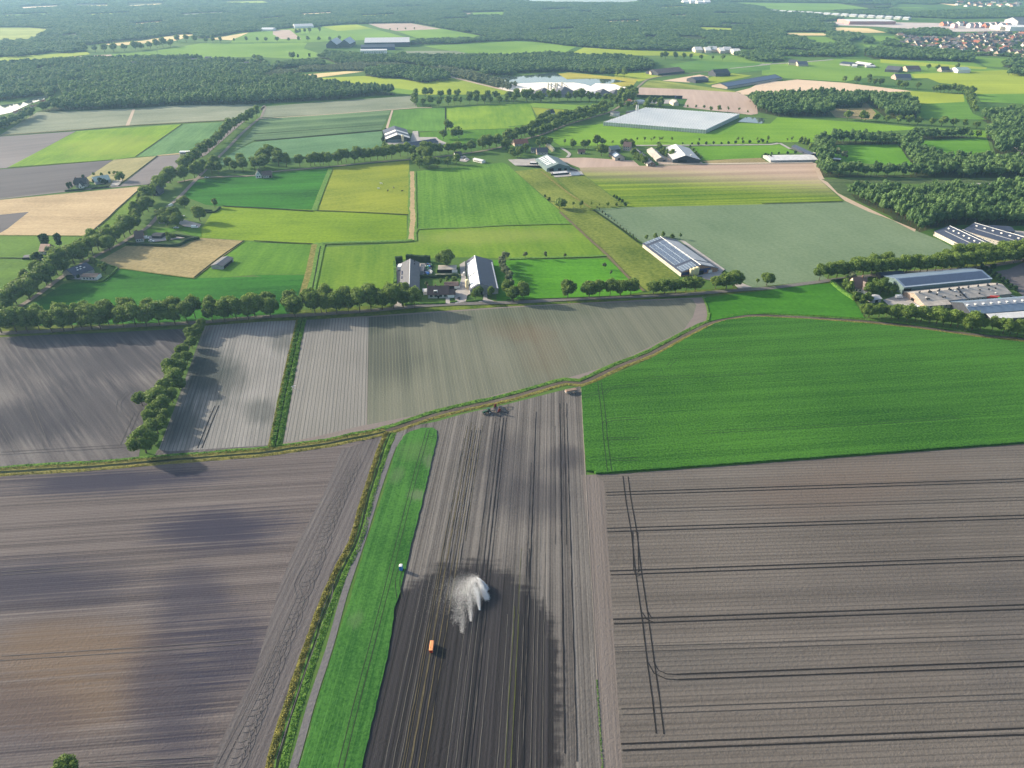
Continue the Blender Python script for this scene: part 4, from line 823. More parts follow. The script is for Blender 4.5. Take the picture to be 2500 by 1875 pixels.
# far right singles
row('A4:690,698 740,695', 14, 'round', 'tree at the left end of the far farm tree line', 'left end of the far farm tree line', 14)
trees('A4:800,702 905,672 900,718 950,722 1000,722 1150,742 1185,748 1210,748 1310,755', 13, 'round', 'round tree in the line below the far farms on the right', 'tree line below the far farms', .15)
trees('A4:1450,780 1475,782 1505,782 1535,782 1570,785 1600,780 1650,790 1690,795', 14, 'round', 'round tree in the row before the far yellow field', 'row before the far yellow field', .12)
trees('A4:1720,800 1760,805 1740,830 1760,860', 16, 'round', 'big round tree where the far row meets the wood edge', 'big trees at the wood edge')
row('A4:1740,870 1770,920 1800,960', 13, 'round', 'tree on the edge of the far right meadow', 'edge of the far right meadow', 16)
trees('A4:1640,580 1475,590 1400,590', 13, 'round', 'tree by the far white barn', 'trees by the far white barn'); 
# left farmsteads
row('C1:380,300 430,305 470,300 520,300 555,300', 14, 'conifer', 'dark pointed conifer behind the hidden left farmhouse', 'dark conifers at the left farmhouse', 6, 0, .1, 1, 1.1)
trees('C1:440,380', 11, 'willow', 'greyish tree in front of the conifers at the left farmhouse'); trees('C1:340,400', 8, 'darkbush', 'dark round bush left of the left farmhouse'); trees('C1:300,400', 7, 'bush', 'green bush beside the small dark shed in the left meadow')
trees('C1:890,510', 9, 'round', 'dark garden tree behind the house beside the diagonal road', None, .02, 1.2); trees('C1:800,450', 7, 'round', 'small tree touching the roof of the house beside the diagonal road')
trees('C1:1410,110 1500,120 1390,60 1480,70', 13, 'round', 'dense tree in the wooded garden above the courtyard house', 'trees of the wooded garden', .1, 1.15)
trees('C1:1690,70', 14, 'round', 'large round tree at the corner of the wooded garden', None, .02, 1.15); trees('B1:1815,925', 8, 'round', 'small dark tree at the end of the garden hedge, beyond the wooded garden'); trees('B1:1560,930', 13, 'round', 'tall tree at the rear of the wooded garden')
trees('C1:1415,205 1440,215 1470,215 1430,245', 5, 'bush', 'garden bush of the courtyard house beside the diagonal road', 'garden bushes of the courtyard house')
trees('B1:585,775 610,765 640,745 715,700', 8, 'conifer', 'dark garden tree beside the blue-black farmhouse', 'dark trees at the blue-black farmhouse'); trees('B1:1003,705 1035,695', 9, 'round', 'dark round tree right of the green-roofed shed', 'dark trees right of the green-roofed shed')
trees('B1:795,655 863,660 928,648 965,645 995,645', 4.5, 'round', 'small clipped tree in the line behind the green-roofed shed', 'clipped trees behind the green-roofed shed')
trees('B1:850,720 885,725 800,720', 6, 'darkbush', 'dark bush in front of the green-roofed shed', 'bushes before the green-roofed shed')
# right-hand farm garden
trees('C4:740,600', 12, 'willow', 'blue-green tree behind the house of the right-hand farm')
trees('C4:950,640 1000,680 1060,690 1110,690 1020,640 900,690', 9, 'round', 'dark tree in the garden between the house and the blue-roofed barn', 'garden trees of the right-hand farm')
trees('C4:790,750 840,760 880,750 700,640 730,670', 8, 'bush', 'bushy tree along the garden hedge of the right-hand farm', 'bushes of the right-hand garden')
trees('C4:860,880 900,880 985,880 1050,870 1090,890 1150,895', 9.5, 'round', 'tree in the shelter belt at the left, below the right-hand farmyard', 'left shelter belt below the farmyard')
trees('C4:1220,910 1290,915 1340,920 1410,930 1470,935 1530,945 1590,955 1650,960', 11, 'round', 'tree in the shelter belt below the brick barn', 'shelter belt below the brick barn')
trees('C4:1710,1000 1770,985 1840,985 1940,990 2030,1020 2090,1030 2150,1035 2210,1040 2270,1050', 11, 'round', 'tree in the shelter belt at the right edge, below the blue arched barn', 'right shelter belt')
trees('C4:1450,190 1495,205 1537,222 1580,240 1625,258 1668,275 1710,300 1750,310', 3.6, 'round', 'clipped round shrub in the line beside the left twin barn', 'clipped shrubs beside the twin barn', .06)
trees('C4:1855,475 1880,495 1918,520 1955,545 1985,565 2022,590 2055,610 2092,640 2128,660 1950,470', 4.5, 'darkbush', 'dark round shrub in the line behind the blue-roofed barn', 'shrub line behind the blue-roofed barn', .12)
# far left
row('A1:720,440 900,440 1080,430 1280,410 1450,390', 22, 'oak', 'tree in the far row beside the brown and green strips, upper left', 'far row, upper left', 24, 0, .15, 3, 1.2)
row('A1:1500,355 1670,355', 20, 'round', 'tree of the small far copse left of the golden field', 'far copse left of the golden field', 22); row('A1:1740,365 1920,362', 18, 'round', 'tree of the far line below the golden field', 'far line below the golden field', 22)
row('A1:1980,355 2180,352 A2:30,352 340,350 580,348 740,345', 13, 'round', 'small tree in the far dotted row along the field track', 'far dotted row along the track', 28, 0, .2)
row('A2:355,290 500,278', 17, 'round', 'tree of the far dark clump in the patchwork fields', 'far dark clump', 18); row('A2:555,275 605,272', 18, 'round', 'tree of the far pair right of the dark clump', 'far pair in the patchwork fields', 30)
row('A2:1150,265 1400,255', 11, 'young', 'tiny tree in the far row below the pink striped field', 'far row below the pink field', 28)
row('A3:1290,500 1340,500 1400,500 1500,500', 18, 'round', 'dark tree in the clump left of the far dotted row', 'clump left of the dotted row', 16, 0, .15, 5); row('A3:1540,500 1830,510', 12, 'round', 'tree in the evenly dotted row before the far works', 'evenly dotted row', 24)
trees('A2:325,500', 20, 'round', 'broad lone tree at the far left field edge'); row('A2:375,500 500,497', 12, 'conifer', 'small pointed tree right of the broad lone tree', 'small pointed trees', 28)
trees('A3:800,635 850,635 920,645 980,655', 17, 'round', 'round tree on the far bank of the lake', 'round trees on the lake bank')
# ================================================================ HEDGES, BANK PLANTS, WOODS (stuff)
def leafy(name, P, size, mat, seed=1, up=.5, h=None, sq=.8):
    """many small leaf clumps at points P (n,3)"""
    g = np.random.default_rng(seed); m = len(P)
    nn = g.normal(size=(m,3)); nn[:,2] = np.abs(nn[:,2])+up; nn /= np.linalg.norm(nn, axis=1)[:,None]
    a = np.cross(nn, g.normal(size=(m,3))); a /= np.linalg.norm(a, axis=1)[:,None]; b = np.cross(nn, a); s = size*g.uniform(.5, 1.4, (m,1))
    q = np.concatenate([P+a*s, P+b*s*sq, P-a*s*.9, P-b*s*sq], axis=1).reshape(-1,3); idx = np.arange(m)[:,None]*4
    return new_mesh(name, q, np.concatenate([idx, idx+1, idx+2, idx+3], 1), mat)
def bank_plants(name, pts, d0, d1, n, hmax, size, mat, label, seed, clump=3.0):
    g = np.random.default_rng(seed); L = len(pts)-1; A = np.array([[p.x, p.y] for p in offset(pts, d0)]); B = np.array([[p.x, p.y] for p in offset(pts, d1)])
    t = g.uniform(0, L, n); i = t.astype(int); f = (t-i)[:,None]; s = g.beta(1.6, 1.6, n)[:,None]
    a = A[i]*(1-f)+A[i+1]*f; b = B[i]*(1-f)+B[i+1]*f; xy = a*(1-s)+b*s
    k = .5+.5*np.sin(xy[:,0]/clump)*np.sin(xy[:,1]/clump*1.3+1)+g.normal(0, .15, n)
    z = .1+np.clip(k, .1, 1.2)*hmax*g.uniform(.3, 1, n)*np.sin(np.clip(s[:,0], .05, .95)*np.pi)**.5
    o = obj(name, leafy(name, np.column_stack([xy, z]), size, mat, seed)); return lab(o, label, 'plants', kind='stuff')
bank_plants('bank_grass_tufts', DITCH, 2.0, 4.6, 8500, .5, .32, LEAFG, 'green grass tufts along the far bank of the curving ditch', 1)
bank_plants('reed_tufts', DITCH, -3.5, -1.6, 9000, .6, .28, LEAFY, 'yellowish reeds along the near bank of the curving ditch', 2)
bank_plants('reed_tufts', DITCH[:len(IX)], 1.0, 3.2, 5000, .4, .25, LEAFY, 'dry yellowish grass on the far bank of the left part of the ditch', 3)
bank_plants('ditch_shrubs', D2P, -2.9, .2, 5000, 1.0, .4, LEAFG, 'dark green shrubs filling the left side of the straight ditch between the pale ridged fields', 4, 1.5)
bank_plants('reed_tufts', D2P, -3.2, -1.2, 4500, .9, .35, LEAFY, 'yellow reeds on the right side of the straight ditch between the pale ridged fields', 5, 1.5)
bank_plants('bank_grass_tufts', D2P, .6, 3.0, 5000, .8, .35, LEAFG, 'green bushy growth on the left bank of the straight ditch between the pale ridged fields', 6, 1.5)
bank_plants('reed_tufts', D3P, -3.2, -.9, 14000, .8, .26, LEAFY, 'olive yellow reed strip on the right side of the straight ditch beside the gravel path', 7, 1.2)
bank_plants('bank_grass_tufts', D3P, .7, 3.0, 6000, .35, .26, LEAFG, 'mown green grass on the left bank of the straight ditch beside the gravel path', 8)
bank_plants('boundary_weeds', smooth_poly(gp('P:1458,1660 1464,1753 1472,1875 1480,2000'), 3), -.4, .15, 700, .25, .15, LEAFG, 'green weeds along the field boundary at the bottom of the photo', 9)
BV = smooth_poly(gp('B2:1335,690 1338,850 1335,1000 C2:1342,0 1335,130 1325,232'), 6)
strip('ditch_bank', BV, -4, 4, mBankG, jit=.4); strip('ditch_bank', BV, -2.2, 2.2, plain('tan_verge', (.30,.235,.13), .95, .05, scale=.3), jit=.5)
bank_plants('reed_tufts', BV, -.6, .6, 1000, .6, .35, LEAFG, 'dark weeds in the middle of the tan drainage strip between the pastures', 10)
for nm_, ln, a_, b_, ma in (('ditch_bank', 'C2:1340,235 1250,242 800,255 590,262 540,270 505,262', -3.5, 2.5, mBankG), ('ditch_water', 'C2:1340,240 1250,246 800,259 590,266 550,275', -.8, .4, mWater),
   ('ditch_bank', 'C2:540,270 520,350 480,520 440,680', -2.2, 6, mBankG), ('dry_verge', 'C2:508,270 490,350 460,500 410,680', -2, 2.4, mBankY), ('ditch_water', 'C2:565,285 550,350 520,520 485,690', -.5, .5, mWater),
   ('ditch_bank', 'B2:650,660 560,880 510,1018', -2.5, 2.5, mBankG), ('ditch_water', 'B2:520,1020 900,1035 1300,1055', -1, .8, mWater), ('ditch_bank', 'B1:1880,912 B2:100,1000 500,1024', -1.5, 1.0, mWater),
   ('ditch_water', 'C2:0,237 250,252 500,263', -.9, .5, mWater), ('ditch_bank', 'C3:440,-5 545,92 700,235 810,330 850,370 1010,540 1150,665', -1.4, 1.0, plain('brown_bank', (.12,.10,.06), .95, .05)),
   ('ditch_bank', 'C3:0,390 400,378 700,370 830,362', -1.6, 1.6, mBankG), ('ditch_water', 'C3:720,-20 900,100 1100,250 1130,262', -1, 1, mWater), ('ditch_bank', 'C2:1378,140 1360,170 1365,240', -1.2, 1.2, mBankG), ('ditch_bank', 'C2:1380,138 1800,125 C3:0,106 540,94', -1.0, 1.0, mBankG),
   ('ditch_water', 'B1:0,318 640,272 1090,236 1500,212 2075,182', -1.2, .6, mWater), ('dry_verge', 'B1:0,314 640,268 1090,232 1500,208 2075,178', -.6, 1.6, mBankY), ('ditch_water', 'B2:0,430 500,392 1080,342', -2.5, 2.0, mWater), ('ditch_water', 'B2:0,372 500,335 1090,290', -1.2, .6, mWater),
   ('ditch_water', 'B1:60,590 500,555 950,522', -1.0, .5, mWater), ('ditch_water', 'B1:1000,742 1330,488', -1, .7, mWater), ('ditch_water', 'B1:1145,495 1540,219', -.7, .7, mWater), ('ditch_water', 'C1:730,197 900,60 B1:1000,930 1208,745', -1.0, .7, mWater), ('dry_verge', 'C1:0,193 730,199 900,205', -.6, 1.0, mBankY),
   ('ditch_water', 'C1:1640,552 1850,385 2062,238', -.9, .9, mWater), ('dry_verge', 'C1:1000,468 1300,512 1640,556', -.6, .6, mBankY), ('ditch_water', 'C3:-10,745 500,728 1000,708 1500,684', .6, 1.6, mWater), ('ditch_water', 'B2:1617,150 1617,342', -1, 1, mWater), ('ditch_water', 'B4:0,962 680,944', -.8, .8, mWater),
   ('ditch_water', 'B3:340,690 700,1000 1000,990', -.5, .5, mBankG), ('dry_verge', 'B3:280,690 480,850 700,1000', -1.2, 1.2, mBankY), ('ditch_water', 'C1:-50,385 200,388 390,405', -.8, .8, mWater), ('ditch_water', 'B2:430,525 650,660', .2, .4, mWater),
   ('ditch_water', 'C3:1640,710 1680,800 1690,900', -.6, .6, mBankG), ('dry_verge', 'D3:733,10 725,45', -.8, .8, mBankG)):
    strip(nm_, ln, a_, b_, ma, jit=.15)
# clipped hedges: one thing each
def hedge(s, wd, h, label, mat=None, name='hedge'):
    pts = smooth_poly(gp(s), 2); mb = MB(); A = offset(pts, wd/2); B = offset(pts, -wd/2); n = len(pts); g = random.Random(len(s))
    for a, b in zip(A, B):
        k = h*g.uniform(.92, 1.06); mb.v += [(a.x, a.y, 0), (a.x, a.y, k), (b.x, b.y, k), (b.x, b.y, 0)]
    for i in range(n-1):
        for j in range(3): mb.f.append((4*i+j, 4*i+j+1, 4*i+4+j+1, 4*i+4+j))
    mb.f += [(0,3,2,1), (4*n-4, 4*n-3, 4*n-2, 4*n-1)]
    o = mb.obj(name, mat or LEAFD); lab(o, label, 'hedge')
    gg = np.random.default_rng(n); m = int(n*2*wd*6); t = gg.uniform(0, n-1.01, m); i = t.astype(int); f = (t-i)[:,None]; s_ = gg.uniform(0, 1, m)[:,None]
    Aa = np.array([[p.x, p.y] for p in A]); Bb = np.array([[p.x, p.y] for p in B]); xy = (Aa[i]*(1-f)+Aa[i+1]*f)*(1-s_)+(Bb[i]*(1-f)+Bb[i+1]*f)*s_
    obj('leaves', leafy('leaves', np.column_stack([xy, gg.uniform(h*.5, h*1.08, m)]), .28, mat or LEAFD, n), o)
    return o
hedge('C2:1195,425 1255,418', 3, 5, 'dark clipped hedge at the back left corner of the grey-roofed barn')
hedge('C2:1290,400 1400,412 1490,412', 3, 5, 'tall dark hedge behind the grey-roofed barn')
hedge('C2:1188,430 1192,520 1195,605', 2, 2.5, 'narrow hedge along the left side of the grey-roofed barn yard', LEAFG)
hedge('C2:1400,548 1540,545 1730,538', 1.5, 2.2, 'clipped dark hedge across the garden of the central farm')
hedge('C2:1275,775 1450,772 1615,768', 1.2, 1.2, 'low hedge along the road before the dark red roofed house', LEAFG); hedge('C2:1655,760 1715,752', 1.2, 1.1, 'short low hedge beside the car at the central farm', LEAFG)
hedge('C2:1790,752 1930,742', 1.2, 1.2, 'low hedge between the two entrances of the central farm', LEAFG)
hedge('C1:1070,268 1300,278 1500,280 1570,240 1640,225', 2.0, 2.2, 'long dark hedge around the garden of the courtyard house')
hedge('C1:1400,195 1500,200 1600,215 1680,225', 2, 2.2, 'dark hedge at the rear of the courtyard house garden')
hedge('C1:565,560 675,550', 2, 3, 'tall hedge by the house beside the diagonal road'); hedge('C1:680,578 860,578 990,470 940,455', 1.0, 1.2, 'low pale-edged hedge around the plot of the house beside the diagonal road', LEAFG)
hedge('B1:550,788 725,770', 2, 1.6, 'low dark hedge in front of the blue-black farmhouse'); hedge('B1:775,765 920,750', 2, 1.6, 'low dark hedge in front of the green-roofed shed')
hedge('C4:585,590 655,655 780,740', 2.0, 2.2, 'hedge and fence line around the garden of the right-hand farm', LEAFG)
hedge('C4:590,585 700,572', 2, 2, 'dark hedge at the road before the right-hand farm garden')
hedge('B1:1640,945 1790,955', 1.5, 1.6, 'hedge behind the parked cars of the wooded garden'); hedge('B1:1740,965 1810,965 1860,925', 1.2, 1.4, 'clipped hedge at the corner of the lime field')
hedge('B2:1060,470 1080,350', 2, 2.4, 'hedge along the path left of the striped barn', LEAFG) if False else None
# ---------------------------------------------------------------- woods: one stuff object each, trees instanced on points
def low_tree(seed, mat, rx, rz, zc, nl=260, ls=.62, nb=9):
    V, Fc = crown(seed, rx, rz, zc, nb, nl, ls, .88); tt = MB(); tt.tube((0,0,-.3), (0,0,5), .22, .15, 4); tf = []
    for f in tt.f:
        for i in range(1, len(f)-1): tf.append((f[0], f[i], f[i+1]))
    me = new_mesh('wood_tree', np.concatenate([V, np.array(tt.v)]), np.concatenate([Fc, np.array(tf)+len(V)]), [mat, BARK], [0]*len(Fc)+[1]*len(tf))
    return bpy.data.objects.new('wood_tree', me)
WC = bpy.data.collections.new('wood_tree_shapes')
for s_ in range(6): WC.objects.link(low_tree(200+s_, LEAFF, 4.2, 3.9, 5.9))
WC2 = bpy.data.collections.new('pale_tree_shapes')
for s_ in range(3): WC2.objects.link(low_tree(300+s_, LEAFW, 3.2, 4.6, 5.6))
def gn_group(col, nm):
    ng = bpy.data.node_groups.new(nm, 'GeometryNodeTree'); ng.interface.new_socket('Geometry', in_out='INPUT', socket_type='NodeSocketGeometry'); ng.interface.new_socket('Geometry', in_out='OUTPUT', socket_type='NodeSocketGeometry')
    N = ng.nodes; gi = N.new('NodeGroupInput'); go = N.new('NodeGroupOutput'); ip = N.new('GeometryNodeInstanceOnPoints'); ci = N.new('GeometryNodeCollectionInfo')
    ci.inputs[0].default_value = col; ci.inputs['Separate Children'].default_value = True; ci.inputs['Reset Children'].default_value = True
    rv = N.new('FunctionNodeRandomValue'); rv.data_type = 'FLOAT_VECTOR'; rv.inputs[0].default_value = (0,0,0); rv.inputs[1].default_value = (.03,.03,6.28)
    at = N.new('GeometryNodeInputNamedAttribute'); at.data_type = 'FLOAT_VECTOR'; at.inputs['Name'].default_value = 'sc'
    L = ng.links; L.new(gi.outputs[0], ip.inputs['Points']); L.new(ci.outputs[0], ip.inputs['Instance']); ip.inputs['Pick Instance'].default_value = True
    L.new(rv.outputs[0], ip.inputs['Rotation']); L.new(at.outputs[0], ip.inputs['Scale']); L.new(ip.outputs[0], go.inputs[0]); return ng
NG = gn_group(WC, 'wood_scatter'); NG2 = gn_group(WC2, 'pale_wood_scatter')
def inside(P, poly):
    x, y = P[:,0], P[:,1]; c = np.zeros(len(P), bool); n = len(poly)
    for i in range(n):
        x1, y1 = poly[i]; x2, y2 = poly[(i+1) % n]
        if y1 == y2: continue
        c ^= ((y1 > y) != (y2 > y)) & (x < (x2-x1)*(y-y1)/(y2-y1)+x1)
    return c
tfl = NT('forest_floor'); tfl.col(tfl.mix(tfl.rng(tfl.noise(tfl.coord(), .03, 4), .35, .65), (.022,.035,.014), (.05,.065,.025))); mFloor = tfl.m
NWOOD = [0]
def wood(s, label, h=14, sp=7.5, clear=(), ng=None, seed=1, floor=True, var=.22, dens=1.0, glade=0.0):
    poly = gp(s); P0 = np.array(poly); lo = P0.min(0); hi = P0.max(0); g = np.random.default_rng(seed)
    nx = int((hi[0]-lo[0])/sp)+2; ny = int((hi[1]-lo[1])/sp)+2
    X, Y = np.meshgrid(np.arange(nx), np.arange(ny)); P = np.column_stack([lo[0]+(X.ravel()+(Y.ravel() % 2)*.5)*sp, lo[1]+Y.ravel()*sp])+g.uniform(-.36, .36, (nx*ny, 2))*sp
    P = P[inside(P, poly)]
    for c in (list(clear)+(FARCLEAR if seed in (19, 20) else [])): P = P[~inside(P, gp(c))]
    if dens < 1: P = P[g.uniform(size=len(P)) < dens]
    if glade > 0:
        q = np.sin(P[:,0]/90+seed)*np.sin(P[:,1]/70+2*seed)+.5*np.sin(P[:,0]/37+P[:,1]/51); P = P[q < 1.5-glade]
    m = len(P); NWOOD[0] += m
    big = .5+.5*np.sin(P[:,0]/31+seed)*np.sin(P[:,1]/27+seed*2)
    hh = h*(.86+.22*big)*g.uniform(1-var, 1+var, m)/10; wd = sp/7.5*g.uniform(.85, 1.2, m)*1.05*np.maximum(1, h/14)**.3
    me = bpy.data.meshes.new('wood'); me.vertices.add(m); me.vertices.foreach_set('co', np.column_stack([P, np.zeros(m)]).astype(np.float32).ravel())
    a = me.attributes.new('sc', 'FLOAT_VECTOR', 'POINT'); a.data.foreach_set('vector', np.column_stack([wd*1.15, wd*1.15, hh]).astype(np.float32).ravel())
    o = obj('woodland', me); lab(o, label, 'woodland', kind='stuff'); md = o.modifiers.new('scatter', 'NODES'); md.node_group = ng or NG
    if floor: sheet('forest_floor', s, mFloor, z=.028)
    return o
wood('B4:725,880 790,925 860,962 960,1010 1090,1065 C4:1130,80 1280,135 1330,165 1450,130 1700,100 1850,110 2300,110 B4:2400,885 1250,885 900,880', 'dense broadleaf wood behind the twin barns at the right edge', 15, 7.0, seed=2)
wood('B4:500,738 2500,745 2500,640 2212,610 1950,608 1600,600 1390,580 1320,480 1260,455 1165,440 1160,500 1235,600 1290,690 1270,714 900,716 600,708 588,600 590,450 450,440 450,520 470,620', 'L-shaped wood around the two small meadows, right of the banded crop field', 14, 7.2, seed=3)
wood('B4:590,463 1140,463 1150,430 590,432', 'thin belt of trees behind the left meadow in the wood', 14, 7.2, seed=4); wood('B4:1330,420 1700,405 1760,408 1700,385 1250,385 1250,410', 'belt of trees with pale tops behind the right meadow in the wood', 13, 7.2, seed=5)
wood('B4:1830,235 1920,210 2500,215 2500,600 2212,580 2120,520 1975,560 1940,440 1900,420 1900,345 2000,335 1850,250', 'big wood filling the right edge beyond the long meadow', 15, 7.6, seed=6)
wood('A4:-110,840 0,842 300,835 600,832 900,838 1200,860 1290,890 1310,1005 1050,1000 990,950 880,860 840,905 700,912 500,918 410,895 560,935 610,985 150,985 -20,950 -90,900', 'irregular wood with a dry clearing, right of the greenhouse', 16, 7.6, seed=7)
wood('A1:300,945 1150,912 1480,893 2212,880 A2:0,876 600,848 800,832 1000,808 1190,803 1190,790 1000,765 800,750 640,735 480,690 300,680 0,690 A1:1900,650 1400,625 900,610 560,700 500,730 580,860 445,910', 'large dark wood at the upper left, beyond the long cereal field', 14.5, 8, seed=8, clear=('A1:480,700 720,695 720,725 500,730',))
wood('A1:-400,560 150,545 700,510 1100,505 1550,495 2212,545 A2:0,560 200,600 100,640 0,690 A1:2000,640 1400,625 900,610 560,700 500,720 430,850 380,800 250,820 0,850 -400,870', 'mixed woods and gardens with villas at the far left', 11.5, 9, seed=9, clear=('A1:250,600 330,575 470,568 480,590 330,618', 'A1:480,700 720,695 720,725 500,730', 'A1:1430,520 1500,520 1500,540 1430,540', 'A1:1570,515 1800,505 1820,530 1600,535', 'A1:1990,545 2120,540 2120,570 1990,575', 'A2:480,620 560,600 560,640'), dens=.93)
wood('A1:-300,1075 0,1045 150,1005 285,965 300,980 180,1040 B1:0,275 -300,400', 'dark tree belt along the river bank at the left edge', 11, 8, seed=10, floor=False)
wood('A2:180,585 590,555 600,540 500,520 300,535 200,550', 'far copse above the young plantation', 10, 9, seed=11)
wood('A2:0,620 120,580 130,560 0,500 A1:2212,500 2212,610', 'copse left of the young plantation', 10, 9, seed=12)
wood('A2:350,610 790,598 1000,600 930,570 1300,560 1200,540 800,545 600,570 400,575', 'pale young plantation in rows', 7, 8, ng=NG2, seed=13, var=.1)
wood('A2:60,655 400,640 380,610 200,605 60,640', 'pale young plantation at the edge of the dark wood', 7, 8, ng=NG2, seed=14, var=.1)
wood('A2:940,640 1000,655 1080,665 1250,665 1380,700 1450,705 1640,680 1640,640 1400,600 1100,585 950,600', 'compact wood in the bright yellow-green field', 12, 9, seed=15)
wood('A2:540,490 600,500 720,545 900,545 1300,540 1500,575 1900,600 1950,640 2212,635 A3:0,620 500,605 700,625 900,618 1000,600 1200,590 1220,560 1210,535 1100,500 700,485 300,465 0,480 A2:2212,490 1900,480 1500,490 1260,475 1150,500 860,470 600,460', 'wooded belt running behind the lake', 11, 9, seed=16, clear=('A2:1290,560 1480,595 1480,575 1300,545',))
wood('A2:1500,590 1650,640 2150,765 2212,740 2180,720 1950,660 1850,620 1600,580', 'row of pale poplars beside the straight sandy track', 9, 9, ng=NG2, seed=17)
wood('A3:940,600 1010,612 1240,590 1200,575 1000,570', 'copse at the right of the wooded belt behind the lake', 11, 10, seed=18, floor=False)
# far woods: coarser and coarser
wood('A2:1310,375 1700,372 1950,352 2212,345 A3:0,338 200,350 450,385 600,395 640,400 900,420 1500,432 1570,420 1700,440 1900,410 2212,430 A4:0,418 300,415 700,480 790,470 780,420 750,380 600,385 460,380 350,330 200,300 180,270 620,275 560,215 400,190 520,185 700,160 300,110 0,100 A3:2212,90 1800,70 1300,30 1000,30 700,32 200,22 0,12 A2:2100,12 1500,12 900,60 700,100 500,160 830,205 1250,195 1340,195 1560,235 1980,315 1980,330 1400,345', 'vast wood filling the upper middle of the photo', 9.5, 12.5, seed=19,
  clear=('A3:1585,226 1890,236 1910,272 1640,272', 'A2:1735,100 2115,98 2115,138 1800,138', 'A3:1480,20 1720,22 1710,42 1480,42', 'A3:1130,310 1270,305 1250,335 1150,335', 'A3:1430,305 1600,310 1750,345 1600,350 1450,335', 'A3:1720,105 1960,108 1940,125 1730,124', 'A3:600,95 720,98 700,118 610,112', 'A3:1650,370 1760,375 1760,395 1660,392'), dens=.97, glade=.12)
wood('A1:-500,230 -500,60 0,50 500,40 1000,60 1600,70 2212,60 A2:700,70 900,60 700,100 500,160 830,205 700,208 560,225 250,240 160,250 0,262 A1:2212,265 2000,275 1900,300 1680,330 1640,290 1480,292 1200,340 850,370 650,390 730,430 560,450 450,440 200,480 -500,500 -500,360 260,350 430,250 240,232', 'vast hazy wood filling the upper left of the photo', 9.5, 14, seed=20, clear=('A1:150,55 510,42 510,65 200,85', 'A1:640,38 920,38 920,62 640,62', 'A1:840,375 1000,345 1200,335 1300,320 1200,350 1000,388'), dens=.97, glade=.1)
wood('A1:-500,60 -500,-24 2212,-24 A2:2212,-24 A3:0,-20 0,5 230,14 A2:2100,10 1500,12 900,60 700,70 A1:2212,60 1600,70 1000,60 500,40 0,50', 'hazy far wood along the top edge, left half', 9, 20, seed=21, clear=('A1:1850,5 2212,2 A2:150,12 150,30 A1:2212,38 1900,30', 'A1:150,50 510,40 510,65 200,85', 'A1:640,35 920,35 920,62 640,62', 'A1:1060,25 1400,20 1380,50 1080,62', 'A2:1250,-5 1700,-5 1700,8 1250,8'), glade=.25)
wood('A3:1100,10 1300,30 1800,70 2212,90 A4:0,60 640,95 900,100 1100,60 1150,30 1400,40 2212,10 2500,0 2500,-24 A3:1100,-24', 'hazy far wood along the top edge, right half', 8, 17, seed=22, clear=('A4:-350,18 640,25 1000,70 1430,60 1430,75 900,90 200,95 0,60', 'A3:1480,12 1720,15 1710,42 1480,42', 'A4:800,10 940,10 940,25 800,25', 'A4:620,40 1100,35 1100,60 640,62', 'A4:1480,28 1710,36 1630,55 1480,50', 'A4:1800,20 2500,10 2500,60 1900,60', 'A4:50,85 500,90 500,120 50,115'), glade=.3)
wood('A4:640,100 1150,80 1200,110 2500,60 2500,150 1600,160 1100,140 700,125', 'far belt of woods behind the town', 9, 15, seed=23, glade=.2)
wood('A4:540,320 620,350 700,385 760,350 850,330 840,300 700,285 560,285', 'small far wood left of the town', 10, 12, seed=24, floor=False); wood('A4:1040,285 1130,295 1620,310 1600,275 1450,250 1250,260 1040,270', 'dark far copse at the upper edge of the town', 10, 12, seed=25, floor=False)
wood('A4:860,470 950,498 1200,505 1500,515 1760,530 1780,500 1600,470 1300,445 1000,430 870,440', 'dense dark belt below the town', 14, 11, seed=26)
wood('A4:980,385 1200,400 1180,360 1050,350', 'far copse at the left of the town', 10, 13, seed=27, floor=False); wood('A4:2020,560 2110,580 2500,590 2500,510 2100,520', 'dark copse at the right edge above the far farms', 12, 11, seed=28); wood('A4:2070,640 2500,655 2500,600 2110,605', 'small wood at the right edge beside the far farms', 12, 10, seed=29)
wood('A4:-80,470 0,520 60,530 200,515 130,470 400,480 640,485 600,455 300,452 60,440 -80,440', 'belt of trees left of the dark belt below the town', 10, 11, seed=30, dens=.85); wood('A3:1900,470 2050,520 2212,530 2212,440 2000,450', 'trees beside the far works', 10, 11, seed=31, dens=.85, floor=False)
wood('A4:400,180 620,215 600,235 380,190', 'far copse left of the pink hall', 9, 13, seed=32, floor=False)
wood('A4:870,345 940,340 940,360 860,375', 'tiny far copse by the tan fields', 9, 13, seed=33, floor=False)
wood('A4:1130,300 1300,325 1700,330 2500,280 2500,520 2100,480 1800,470 1500,440 1200,400', 'garden trees between the houses of the town', 7, 15, seed=34, dens=.75, clear=())
wood('A1:640,395 720,410 1480,385 1480,360 1300,345 1100,372 850,385', 'far strip of trees by the golden strip', 15, 14, seed=35, floor=False) if False else None
TT = [t for t in TREES if t.name.split('.')[0] == 'tree']
def app(t):
    g = t.location; y_ = (g.x**2+g.y**2+CAMH**2)**.5; u_ = abs(g.x)/max(1, g.y*ct+CAMH*st)*FPX
    return (0 if u_ > 1290 else 1)*t.scale.z/y_
TT.sort(key=app, reverse=True)
rest = TT[295:]; pos = []; scs = []
for t in rest:
    pos.append(tuple(t.location)); scs.append(tuple(t.scale))
    for c in list(t.children): bpy.data.objects.remove(c)
    bpy.data.objects.remove(t)
WC3 = bpy.data.collections.new('field_tree_shapes')
for pr_ in PROTO['oak']+PROTO['round']: WC3.objects.link(bpy.data.objects.new('field_tree', pr_[2]))
